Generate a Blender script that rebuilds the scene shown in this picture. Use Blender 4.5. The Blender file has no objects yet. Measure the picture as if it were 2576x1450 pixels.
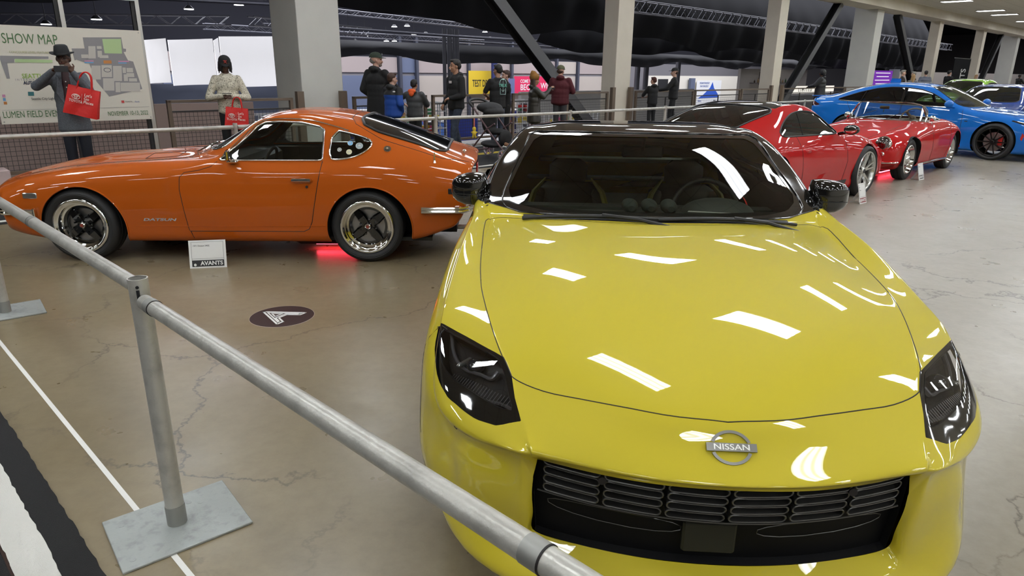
import bpy, math, random
import numpy as np
from mathutils import Vector, Matrix
from mathutils.bvhtree import BVHTree
random.seed(7)
SC = bpy.context.scene
COL = SC.collection
R = math.radians
PI = math.pi

# ------------------------------------------------------------------ camera, world, exposure
cd = bpy.data.cameras.new('camera')
cam = bpy.data.objects.new('camera', cd)
COL.objects.link(cam)
cd.sensor_width = 36.0
cd.lens = 1706.25 / 2576 * 36
cd.clip_start = 0.05
cd.clip_end = 400
_p, _r = R(17.758), R(0.6623)
_F = Vector((0, math.cos(_p), -math.sin(_p)))
_R0 = Vector((1, 0, 0))
_U0 = _R0.cross(_F)
_R2 = _R0 * math.cos(_r) + _U0 * math.sin(_r)
_U2 = -_R0 * math.sin(_r) + _U0 * math.cos(_r)
_m = Matrix((_R2, _U2, -_F)).transposed().to_4x4()
_m.translation = Vector((0, 0, 1.57))
cam.matrix_world = _m
SC.camera = cam
SC.view_settings.view_transform = 'Standard'
SC.view_settings.look = 'None'
SC.view_settings.gamma = 1.0
SC.view_settings.use_curve_mapping = False
SC.view_settings.exposure = 0.35
W = bpy.data.worlds.new('world')
SC.world = W
W.use_nodes = True
W.node_tree.nodes['Background'].inputs[0].default_value = (0.75, 0.85, 1.0, 1)
W.node_tree.nodes['Background'].inputs[1].default_value = 0.05
SC.cycles.max_bounces = 6
SC.cycles.diffuse_bounces = 4
SC.cycles.glossy_bounces = 3
SC.cycles.transmission_bounces = 4
SC.cycles.transparent_max_bounces = 12
SC.cycles.use_adaptive_sampling = True
SC.cycles.adaptive_threshold = 0.05
SC.cycles.caustics_reflective = False
SC.cycles.caustics_refractive = False
SC.cycles.sample_clamp_indirect = 4.0
SC.cycles.use_denoising = True

LAMP = 17.0          # strength of the ceiling light panels
# hall frame: s runs along the row of columns, n across it (n = 0 is the mezzanine railing)
AZ = R(45.4)
US = Vector((math.sin(AZ), math.cos(AZ), 0))
UN = Vector((-math.cos(AZ), math.sin(AZ), 0))
OH = Vector((-0.49, 16.277, 0))
def HW(s, n, z=0.0):
    return OH + US * s + UN * n + Vector((0, 0, z))
HROT = math.atan2(US.y, US.x)      # z rotation of an object whose local x runs along s

# ------------------------------------------------------------------ materials
MATS = {}
def mat(name, col, rough=0.5, metal=0.0, coat=0.0, spec=0.5, emit=None, estr=0.0, noise=None, bump=None, sheen=0.0, coat_rough=0.03):
    if name in MATS: return MATS[name]
    m = bpy.data.materials.new(name); m.use_nodes = True
    nt = m.node_tree; b = nt.nodes['Principled BSDF']
    b.inputs['Base Color'].default_value = (*col, 1)
    b.inputs['Roughness'].default_value = rough
    b.inputs['Metallic'].default_value = metal
    b.inputs['Coat Weight'].default_value = coat
    b.inputs['Coat Roughness'].default_value = coat_rough
    b.inputs['Specular IOR Level'].default_value = spec
    if emit:
        b.inputs['Emission Color'].default_value = (*emit, 1)
        b.inputs['Emission Strength'].default_value = estr
    if noise or bump:
        tc = nt.nodes.new('ShaderNodeTexCoord'); nz = nt.nodes.new('ShaderNodeTexNoise')
        nz.inputs['Detail'].default_value = 5
        nt.links.new(tc.outputs['Object'], nz.inputs['Vector'])
        if noise:        # (scale, second colour, contrast lo, hi)
            nz.inputs['Scale'].default_value = noise[0]
            cr = nt.nodes.new('ShaderNodeValToRGB')
            cr.color_ramp.elements[0].position = noise[2]; cr.color_ramp.elements[1].position = noise[3]
            cr.color_ramp.elements[0].color = (*col, 1); cr.color_ramp.elements[1].color = (*noise[1], 1)
            nt.links.new(nz.outputs['Fac'], cr.inputs[0]); nt.links.new(cr.outputs[0], b.inputs['Base Color'])
        if bump:         # (scale, strength)
            n2 = nz
            if noise:
                n2 = nt.nodes.new('ShaderNodeTexNoise'); nt.links.new(tc.outputs['Object'], n2.inputs['Vector'])
            n2.inputs['Scale'].default_value = bump[0]
            bp = nt.nodes.new('ShaderNodeBump'); bp.inputs['Strength'].default_value = bump[1]; bp.inputs['Distance'].default_value = 0.01
            nt.links.new(n2.outputs['Fac'], bp.inputs['Height']); nt.links.new(bp.outputs[0], b.inputs['Normal'])
    MATS[name] = m
    return m
def glass(name, tint, gloss=1.0, base=0.04):
    """thin automotive glass: tinted see-through with a Fresnel mirror on top"""
    if name in MATS: return MATS[name]
    m = bpy.data.materials.new(name); m.use_nodes = True
    nt = m.node_tree; nt.nodes.clear()
    o = nt.nodes.new('ShaderNodeOutputMaterial'); mx = nt.nodes.new('ShaderNodeMixShader')
    tr = nt.nodes.new('ShaderNodeBsdfTransparent'); tr.inputs[0].default_value = (*tint, 1)
    gl = nt.nodes.new('ShaderNodeBsdfGlossy'); gl.inputs[0].default_value = (gloss,) * 3 + (1,); gl.inputs['Roughness'].default_value = 0.015
    fr = nt.nodes.new('ShaderNodeFresnel'); fr.inputs[0].default_value = 1.5
    ma = nt.nodes.new('ShaderNodeMath'); ma.operation = 'ADD'; ma.inputs[1].default_value = base; ma.use_clamp = True
    nt.links.new(fr.outputs[0], ma.inputs[0]); nt.links.new(ma.outputs[0], mx.inputs[0])
    nt.links.new(tr.outputs[0], mx.inputs[1]); nt.links.new(gl.outputs[0], mx.inputs[2]); nt.links.new(mx.outputs[0], o.inputs[0])
    MATS[name] = m
    return m
def emis(name, col, s):
    if name in MATS: return MATS[name]
    m = bpy.data.materials.new(name); m.use_nodes = True
    nt = m.node_tree; nt.nodes.clear()
    o = nt.nodes.new('ShaderNodeOutputMaterial'); e = nt.nodes.new('ShaderNodeEmission')
    e.inputs[0].default_value = (*col, 1); e.inputs[1].default_value = s
    nt.links.new(e.outputs[0], o.inputs[0]); MATS[name] = m
    return m
def grid_mat(name, wire, cell, thick):
    """welded wire mesh: opaque wires, open cells (object x and z)"""
    m = bpy.data.materials.new(name); m.use_nodes = True
    nt = m.node_tree; b = nt.nodes['Principled BSDF']; b.inputs['Base Color'].default_value = (*wire, 1); b.inputs['Roughness'].default_value = .5
    tc = nt.nodes.new('ShaderNodeTexCoord'); sp = nt.nodes.new('ShaderNodeSeparateXYZ'); nt.links.new(tc.outputs['Object'], sp.inputs[0])
    outs = []
    for ax in (0, 2):
        a = nt.nodes.new('ShaderNodeMath'); a.operation = 'DIVIDE'; a.inputs[1].default_value = cell; nt.links.new(sp.outputs[ax], a.inputs[0])
        f = nt.nodes.new('ShaderNodeMath'); f.operation = 'FRACT'; nt.links.new(a.outputs[0], f.inputs[0])
        l = nt.nodes.new('ShaderNodeMath'); l.operation = 'LESS_THAN'; l.inputs[1].default_value = thick / cell; nt.links.new(f.outputs[0], l.inputs[0])
        outs.append(l)
    mx = nt.nodes.new('ShaderNodeMath'); mx.operation = 'MAXIMUM'; nt.links.new(outs[0].outputs[0], mx.inputs[0]); nt.links.new(outs[1].outputs[0], mx.inputs[1])
    nt.links.new(mx.outputs[0], b.inputs['Alpha'])
    MATS[name] = m
    return m

# ------------------------------------------------------------------ objects and tags
def tag(o, label=None, cat=None, group=None, kind=None):
    if label: o['label'] = label
    if cat: o['category'] = cat
    if group: o['group'] = group
    if kind: o['kind'] = kind
    return o
def empty(name, loc=(0, 0, 0), rz=0.0, label=None, cat=None, group=None):
    o = bpy.data.objects.new(name, None); COL.objects.link(o)
    o.location = loc; o.rotation_euler = (0, 0, rz); o.empty_display_size = .1
    return tag(o, label, cat, group)
def mesh_obj(name, V, F, m=None, parent=None, smooth=False, normals=None, loc=None, rz=None, angle=None):
    me = bpy.data.meshes.new(name)
    me.from_pydata([tuple(v) for v in V], [], F)
    if isinstance(m, (list, tuple)):
        for x in m: me.materials.append(x)
    elif m: me.materials.append(m)
    if smooth: me.polygons.foreach_set('use_smooth', [True] * len(me.polygons))
    me.update()
    if angle: me.set_sharp_from_angle(angle=R(angle))
    if normals is not None: me.normals_split_custom_set_from_vertices([tuple(x) for x in normals])
    o = bpy.data.objects.new(name, me); COL.objects.link(o)
    if parent: o.parent = parent
    if loc is not None: o.location = loc
    if rz is not None: o.rotation_euler = (0, 0, rz)
    return o
def copy_tree(o, parent=None):
    c = o.copy(); COL.objects.link(c)
    if parent: c.parent = parent
    for ch in list(o.children): copy_tree(ch, c)
    return c

class MB:
    def __init__(s): s.V = []; s.F = []
    def add(s, V, F):
        b = len(s.V); s.V += [Vector(v) for v in V]; s.F += [[i + b for i in f] for f in F]; return s
    def box(s, c, d, rz=0.0, m=None, bev=0.0):
        x, y, z = (d[0] / 2, d[1] / 2, d[2] / 2)
        if bev:
            b = min(bev, x * .9, y * .9, z * .9); P = []
            for lx, ly, lz in ((x - b, y - b, z), (x, y, z - b)):
                pass
            V = []
            def ring(hx, hy, hz, cb): return [(hx, -hy + cb, hz), (hx, hy - cb, hz), (hx - cb, hy, hz), (-hx + cb, hy, hz), (-hx, hy - cb, hz), (-hx, -hy + cb, hz), (-hx + cb, -hy, hz), (hx - cb, -hy, hz)]
            V += ring(x - b, y - b, -z, b * .5) + ring(x, y, -z + b, b) + ring(x, y, z - b, b) + ring(x - b, y - b, z, b * .5)
            F = [list(range(7, -1, -1)), list(range(24, 32))]
            for k in range(3):
                for i in range(8): F.append([k * 8 + i, k * 8 + (i + 1) % 8, k * 8 + 8 + (i + 1) % 8, k * 8 + 8 + i])
        else:
            V = [(i, j, k) for k in (-z, z) for j in (-y, y) for i in (-x, x)]
            F = [[0, 2, 3, 1], [4, 5, 7, 6], [0, 1, 5, 4], [2, 6, 7, 3], [0, 4, 6, 2], [1, 3, 7, 5]]
        M = Matrix.Translation(c) @ Matrix.Rotation(rz, 4, 'Z')
        if m is not None: M = Matrix.Translation(c) @ m.to_4x4()
        return s.add([M @ Vector(v) for v in V], F)
    def cyl(s, p0, p1, r0, r1=None, seg=16, caps=True):
        r1 = r0 if r1 is None else r1
        p0 = Vector(p0); p1 = Vector(p1); d = (p1 - p0).normalized()
        a = d.orthogonal().normalized(); b = d.cross(a)
        V = []
        for p, r in ((p0, r0), (p1, r1)):
            for i in range(seg):
                t = 2 * PI * i / seg; V.append(p + a * math.cos(t) * r + b * math.sin(t) * r)
        F = [[i, (i + 1) % seg, seg + (i + 1) % seg, seg + i] for i in range(seg)]
        if caps: F += [list(range(seg - 1, -1, -1)), list(range(seg, 2 * seg))]
        return s.add(V, F)
    def tube(s, pts, r, seg=8, closed=False, caps=True, flat=None):
        pts = [Vector(p) for p in pts]
        q = [pts[0]]
        for p in pts[1:]:
            if (p - q[-1]).length > 1e-6: q.append(p)
        if closed and (q[0] - q[-1]).length < 1e-6: q.pop()
        pts = q; n = len(pts)
        if n < 2: return s
        V = []; prev = None
        for i, p in enumerate(pts):
            if closed: d = pts[(i + 1) % n] - pts[i - 1]
            else: d = pts[min(i + 1, n - 1)] - pts[max(i - 1, 0)]
            if d.length < 1e-9: d = Vector((1, 0, 0))
            d.normalize()
            a = d.orthogonal().normalized() if prev is None else (prev - d * prev.dot(d))
            if a.length < 1e-6: a = d.orthogonal()
            a.normalize(); prev = a; b = d.cross(a)
            rr = r[i] if isinstance(r, (list, tuple)) else r
            for k in range(seg):
                t = 2 * PI * k / seg; V.append(p + a * math.cos(t) * rr + b * math.sin(t) * rr)
        F = []
        for i in range(n if closed else n - 1):
            j = (i + 1) % n
            for k in range(seg): F.append([i * seg + k, i * seg + (k + 1) % seg, j * seg + (k + 1) % seg, j * seg + k])
        if not closed and caps: F += [list(range(seg - 1, -1, -1)), list(range((n - 1) * seg, n * seg))]
        return s.add(V, F)
    def lathe(s, prof, seg=40, m=None, close=False):
        """profile (radius, y) turned about the y axis"""
        V = []
        for rr, y in prof:
            for i in range(seg):
                t = 2 * PI * i / seg; V.append(Vector((rr * math.cos(t), y, rr * math.sin(t))))
        F = []; n = len(prof)
        for k in range(n if close else n - 1):
            k2 = (k + 1) % n
            for i in range(seg): F.append([k * seg + i, k * seg + (i + 1) % seg, k2 * seg + (i + 1) % seg, k2 * seg + i])
        if m is not None: V = [m @ v for v in V]
        return s.add(V, F)
    def prism(s, poly, z0, z1, fn=None):
        """2-D polygon extruded; fn(x, y, z) maps to 3-D"""
        fn = fn or (lambda x, y, z: (x, y, z)); n = len(poly)
        V = [fn(x, y, z0) for x, y in poly] + [fn(x, y, z1) for x, y in poly]
        return s.add(V, [list(range(n - 1, -1, -1)), list(range(n, 2 * n))] + [[i, (i + 1) % n, n + (i + 1) % n, n + i] for i in range(n)])
    def ell(s, c, r, seg=20, rings=12, m=None):
        V = [Vector((0, 0, -1))]; F = []
        for k in range(1, rings):
            ph = -PI / 2 + PI * k / rings
            for i in range(seg): V.append(Vector((math.cos(ph) * math.cos(2 * PI * i / seg), math.cos(ph) * math.sin(2 * PI * i / seg), math.sin(ph))))
        V.append(Vector((0, 0, 1)))
        for i in range(seg): F.append([0, 1 + (i + 1) % seg, 1 + i])
        for k in range(rings - 2):
            for i in range(seg):
                a = 1 + k * seg + i; b = 1 + k * seg + (i + 1) % seg; F.append([a, b, b + seg, a + seg])
        o = 1 + (rings - 2) * seg
        for i in range(seg): F.append([o + i, o + (i + 1) % seg, len(V) - 1])
        V = [Vector((v.x * r[0], v.y * r[1], v.z * r[2])) for v in V]
        if m is not None: V = [m @ v for v in V]
        return s.add([v + Vector(c) for v in V], F)
    def build(s, name, m=None, parent=None, smooth=False, angle=None, loc=None, rz=None):
        if angle is None and smooth: angle = 40
        return mesh_obj(name, s.V, s.F, m, parent, smooth, None, loc, rz, angle if smooth else None)

FONT = None
def text(name, txt, size, m, parent, M, extrude=0.001, align='CENTER', bold=0.0, squash=1.0, spacing=1.0):
    cu = bpy.data.curves.new(name, 'FONT'); cu.body = txt; cu.size = size; cu.extrude = extrude; cu.align_x = align; cu.align_y = 'CENTER'
    cu.offset = bold; cu.resolution_u = 3; cu.space_character = spacing
    to = bpy.data.objects.new(name, cu)
    COL.objects.link(to)
    me = bpy.data.meshes.new_from_object(to.evaluated_get(bpy.context.evaluated_depsgraph_get()))
    bpy.data.objects.remove(to); bpy.data.curves.remove(cu)
    me.transform(Matrix.Diagonal((squash, 1, 1, 1)))
    me.transform(M)
    me.materials.clear(); me.materials.append(m)
    o = bpy.data.objects.new(name, me); COL.objects.link(o); o.parent = parent
    return o
def frame_m(origin, right, up):
    """matrix whose local x is right, y is up, z is the outward normal"""
    r = Vector(right).normalized(); n = r.cross(Vector(up)).normalized(); u = n.cross(r)
    M = Matrix((r, u, n)).transposed().to_4x4(); M.translation = Vector(origin)
    return M
def chaikin(P, k=2, closed=True):
    P = [Vector(p) for p in P]
    for _ in range(k):
        Q = []; n = len(P)
        for i in range(n if closed else n - 1):
            a, b = P[i], P[(i + 1) % n]; Q += [a * .75 + b * .25, a * .25 + b * .75]
        if not closed: Q = [P[0]] + Q + [P[-1]]
        P = Q
    return [tuple(p) for p in P]
def spline(P, k=8, closed=False):
    """Catmull-Rom through the points"""
    P = [Vector(p) for p in P]; n = len(P); Q = []
    for i in range(n if closed else n - 1):
        p1, p2 = P[i], P[(i + 1) % n]
        p0 = P[i - 1] if (closed or i > 0) else p1 * 2 - p2
        p3 = P[(i + 2) % n] if (closed or i < n - 2) else p2 * 2 - p1
        for j in range(k):
            t = j / k
            Q.append(tuple(.5 * ((2 * p1) + (p2 - p0) * t + (2 * p0 - 5 * p1 + 4 * p2 - p3) * t * t + (3 * p1 - p0 - 3 * p2 + p3) * t ** 3)))
    if not closed: Q.append(tuple(P[-1]))
    return Q

# ------------------------------------------------------------------ car shells
def _basis(n, m, periodic):
    """sampling matrix (rows) for a uniform cubic B-spline over n controls, m steps per span"""
    ts = np.arange(n * m) / m if periodic else np.arange((n - 1) * m + 1) / m
    A = np.zeros((len(ts), n)); D = np.zeros((len(ts), n))
    for r, t in enumerate(ts):
        i = int(t)
        if not periodic and i >= n - 1: i = n - 2
        f = t - i
        w = [(1 - f) ** 3 / 6, (3 * f ** 3 - 6 * f * f + 4) / 6, (-3 * f ** 3 + 3 * f * f + 3 * f + 1) / 6, f ** 3 / 6]
        d = [-(1 - f) ** 2 / 2, (9 * f * f - 12 * f) / 6, (-9 * f * f + 6 * f + 3) / 6, f * f / 2]
        for k in range(4):
            j = i - 1 + k
            for M, c in ((A, w[k]), (D, d[k])):
                if periodic: M[r, j % n] += c
                elif j < 0: M[r, 0] += 2 * c; M[r, 1] -= c
                elif j >= n: M[r, n - 1] += 2 * c; M[r, n - 2] -= c
                else: M[r, j] += c
    return A, D
def poly_sdf(poly, X, Y):
    P = np.array([(p[0], p[1]) for p in poly], float); n = len(P)
    d2 = np.full(X.shape, 1e18); inside = np.zeros(X.shape, bool)
    for i in range(n):
        ax, ay = P[i]; bx, by = P[(i + 1) % n]
        ex, ey = bx - ax, by - ay; L = ex * ex + ey * ey + 1e-18
        t = np.clip(((X - ax) * ex + (Y - ay) * ey) / L, 0, 1)
        dx = X - ax - t * ex; dy = Y - ay - t * ey; d2 = np.minimum(d2, dx * dx + dy * dy)
        c = ((ay > Y) != (by > Y))
        with np.errstate(divide='ignore', invalid='ignore'):
            xi = ax + (Y - ay) * ex / (ey if abs(ey) > 1e-12 else 1e-12)
        inside ^= c & (X < xi)
    d = np.sqrt(d2); return np.where(inside, -d, d)
class Shell:
    """closed car body from rings of (x back, y out, z up) half sections; cut into regions along outlines"""
    def __init__(s, rings, mi=6, mj=6, tension=1.0):
        P = np.array(rings, float); NI, NJ, _ = P.shape
        mir = P[:, NJ - 2:0:-1, :] * np.array([1, -1, 1]); full = np.concatenate([P, mir], axis=1)
        nj = full.shape[1]
        Ai, Di = _basis(NI, mi, False); Aj, Dj = _basis(nj, mj, True)
        Ki, _ = _basis(NI, 1, False); Kj, _ = _basis(nj, 1, True)
        C = np.einsum('ab,bcd->acd', np.linalg.inv(Ki), full); C = np.einsum('ab,cbd->cad', np.linalg.inv(Kj), C)
        C = full + tension * (C - full)
        S = np.einsum('ab,bcd,ec->aed', Ai, C, Aj); du = np.einsum('ab,bcd,ec->aed', Di, C, Aj); dv = np.einsum('ab,bcd,ec->aed', Ai, C, Dj)
        S[..., 0] *= -1; du[..., 0] *= -1; dv[..., 0] *= -1           # local X points forward
        N = np.cross(du, dv); ln = np.linalg.norm(N, axis=2, keepdims=True); N = N / np.maximum(ln, 1e-9)
        cen = S.mean(axis=(0, 1)); sgn = np.sign(((S - cen) * N).sum(axis=2).sum()); N *= sgn
        nu, nv, _ = S.shape
        s.V = S.reshape(-1, 3); s.N = N.reshape(-1, 3); s.F = []; s.T = []
        for i in range(nu - 1):
            for j in range(nv):
                a, b = i * nv + j, i * nv + (j + 1) % nv; q = [a, b, b + nv, a + nv]
                s.F.append(q if sgn < 0 else q[::-1]); s.T.append('body')
        f0 = [j for j in range(nv)]; f1 = [(nu - 1) * nv + j for j in range(nv)]
        s.F.append(f0 if sgn > 0 else f0[::-1]); s.T.append('cap_front'); s.F.append(f1 if sgn < 0 else f1[::-1]); s.T.append('cap_rear')
        # make sure faces wind outwards
        k = len(s.F) // 2; f = s.F[k]; v = s.V[f]; fn = np.cross(v[1] - v[0], v[2] - v[0])
        if fn @ s.N[f[0]] < 0: s.F = [x[::-1] for x in s.F]
        s.bvh = BVHTree.FromPolygons([tuple(v) for v in s.V], s.F)
    def cut(s, plane, poly, region, newtag, only=('body',)):
        """plane 'xz' | 'xy' | 'yz' in car coordinates (x back from origin, |y|, z); region(x, y, z) -> bool on face centres"""
        X, Y, Z = -s.V[:, 0], s.V[:, 1], s.V[:, 2]
        a, b = {'xz': (X, Z), 'xy': (X, np.abs(Y)), 'yz': (np.abs(Y), Z)}[plane]
        f = poly_sdf(poly, a, b); f[np.abs(f) < 2e-5] = 2e-5
        splits = {}; NV = []; NN = []; base = len(s.V); todo = {}
        sel = []
        for k, F in enumerate(s.F):
            if s.T[k] not in only: continue
            ff = f[F]
            if ff.min() > 0: continue
            c = s.V[F].mean(axis=0)
            if not region(-c[0], c[1], c[2]): continue
            if ff.max() < 0: s.T[k] = newtag; continue
            sel.append(k); n = len(F)
            for i in range(n):
                p, q = F[i], F[(i + 1) % n]
                if (f[p] < 0) != (f[q] < 0):
                    key = (min(p, q), max(p, q))
                    if key not in splits:
                        p, q = key; t = f[p] / (f[p] - f[q]); splits[key] = base + len(NV)
                        NV.append(s.V[p] * (1 - t) + s.V[q] * t); nn = s.N[p] * (1 - t) + s.N[q] * t; NN.append(nn / max(np.linalg.norm(nn), 1e-9))
        if NV:
            s.V = np.vstack([s.V, NV]); s.N = np.vstack([s.N, NN])
            ss = set(sel); touched = set(x for k in splits for x in k); oF, oT = [], []
            for k, F in enumerate(s.F):
                n = len(F)
                if k not in ss and not any(v in touched for v in F): oF.append(F); oT.append(s.T[k]); continue
                G = []
                for i in range(n):
                    p, q = F[i], F[(i + 1) % n]; G.append(p); e = splits.get((min(p, q), max(p, q)))
                    if e is not None: G.append(e)
                if k in ss:
                    z = [i for i, v in enumerate(G) if v >= base]
                    if len(z) == 2:
                        A = G[z[0]:z[1] + 1]; B = G[z[1]:] + G[:z[0] + 1]
                        for H in (A, B):
                            fv = [f[v] for v in H if v < base]
                            oF.append(H); oT.append(newtag if (fv and sum(fv) < 0) else s.T[k])
                        continue
                    oF.append(G); oT.append(newtag if sum(f[v] for v in F) < 0 else s.T[k]); continue
                oF.append(G); oT.append(s.T[k])
            s.F, s.T = oF, oT
    def geo(s, tags, off=0.0, flip=False, cond=None):
        mp = {}; V = []; N = []; F = []
        for k, f in enumerate(s.F):
            if s.T[k] not in tags: continue
            if cond is not None:
                c = s.V[f].mean(axis=0)
                if not cond(-c[0], c[1], c[2]): continue
            g = []
            for v in f:
                if v not in mp: mp[v] = len(V); V.append(s.V[v] + s.N[v] * off); N.append(-s.N[v] if flip else s.N[v])
                g.append(mp[v])
            F.append(g[::-1] if flip else g)
        return V, F, N
    def part(s, name, tags, m, parent, off=0.0, cond=None, flip=False):
        V, F, N = s.geo(tags, off, flip, cond)
        if not F: return None
        return mesh_obj(name, V, F, m, parent, True, N)
    def border(s, tags, side=0, cond=None):
        """closed chains of points around a tagged region"""
        cnt = {}
        for k, f in enumerate(s.F):
            if s.T[k] not in tags: continue
            if side and s.V[f].mean(axis=0)[1] * side < 0: continue
            for i in range(len(f)):
                e = (f[i], f[(i + 1) % len(f)])
                if (e[1], e[0]) in cnt: del cnt[(e[1], e[0])]
                else: cnt[e] = 1
        nx = {}
        for a, b in cnt: nx.setdefault(a, []).append(b)
        loops = []
        while nx:
            a0 = next(iter(nx)); L = [a0]; a = a0
            while a in nx:
                b = nx[a].pop()
                if not nx[a]: del nx[a]
                if b == a0: break
                L.append(b); a = b
            if len(L) > 8: loops.append([(Vector(s.V[i]), Vector(s.N[i])) for i in L])
        return loops
    def edge(s, name, tags, r, m, parent, off=0.0, side=0, seg=6, cond=None):
        mb = MB()
        for L in s.border(tags, side):
            pts = [p + n * off for p, n in L]
            if cond: 
                runs = []; cur = []
                for p in pts + pts[:1]:
                    if cond(-p.x, p.y, p.z): cur.append(p)
                    else:
                        if len(cur) > 2: runs.append(cur)
                        cur = []
                if len(cur) > 2: runs.append(cur)
                for rn in runs: mb.tube(rn, r, seg)
            else: mb.tube(pts, r, seg, closed=True)
        if not mb.F: return None
        return mb.build(name, m, parent, smooth=True, angle=80)
    def hit(s, plane, a, b, side=1):
        if plane == 'xz': o, d = Vector((-a, side * 3, b)), Vector((0, -side, 0))
        elif plane == 'xy': o, d = Vector((-a, b, 4)), Vector((0, 0, -1))
        else: o, d = Vector((4 * side, a, b)), Vector((-side, 0, 0))      # yz seen from the front (+) or rear (-)
        p, n, _, _ = s.bvh.ray_cast(o, d)
        return p, n
    def line(s, plane, pts, off=0.001, side=1, step=0.03):
        out = []
        for i in range(len(pts) - 1):
            (a0, b0), (a1, b1) = pts[i][:2], pts[i + 1][:2]; n = max(1, int(math.hypot(a1 - a0, b1 - b0) / step))
            for k in range(n + (i == len(pts) - 2)):
                t = k / n; p, nn = s.hit(plane, a0 + (a1 - a0) * t, b0 + (b1 - b0) * t, side)
                if p is not None: out.append(p + nn.normalized() * off * (1 if nn.dot(Vector((0, side if plane == 'xz' else 0, 1 if plane == 'xy' else 0)) if plane != 'yz' else Vector((side, 0, 0))) > 0 else -1))
        return out
    def seam(s, mb, plane, pts, r=0.0028, sides=(1, -1), off=-0.0005):
        for sd in sides:
            q = pts if plane != 'xy' else [(a, b * sd) for a, b in [p[:2] for p in pts]]
            L = s.line(plane, q, off, sd)
            if len(L) > 1: mb.tube(L, r, 5)

# ------------------------------------------------------------------ shared materials
CHROME = mat('chrome', (.82, .82, .80), .06, 1)
ALU = mat('brushed_aluminium', (.55, .55, .53), .32, 1)
STEEL = mat('galvanised_steel', (.50, .50, .475), .36, .85, noise=(26, (.33, .33, .32), .35, .75), bump=(60, .15))
RUBBER = mat('tyre_rubber', (.018, .018, .019), .62)
BLACK = mat('satin_black', (.012, .012, .013), .45)
GBLACK = mat('gloss_black', (.006, .006, .006), .05, 0, 1.0)
DARK = mat('dark_void', (.004, .004, .005), .8)
TRIM = mat('rubber_seam', (.008, .006, .006), .6)
INTER = mat('cabin_black', (.022, .024, .022), .6)
DISC = mat('brake_steel', (.35, .34, .33), .35, .9)
WHITE = mat('white_card', (.80, .80, .78), .5)
INK = mat('printed_black', (.02, .02, .022), .5)
GL_CLEAR = glass('side_glass', (.80, .86, .83))
GL_WIND = glass('windshield_glass', (.66, .70, .64), .9, .0)
GL_DARK = glass('privacy_glass', (.10, .11, .10))
GL_LAMP = glass('lamp_glass', (.86, .86, .86))


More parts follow.
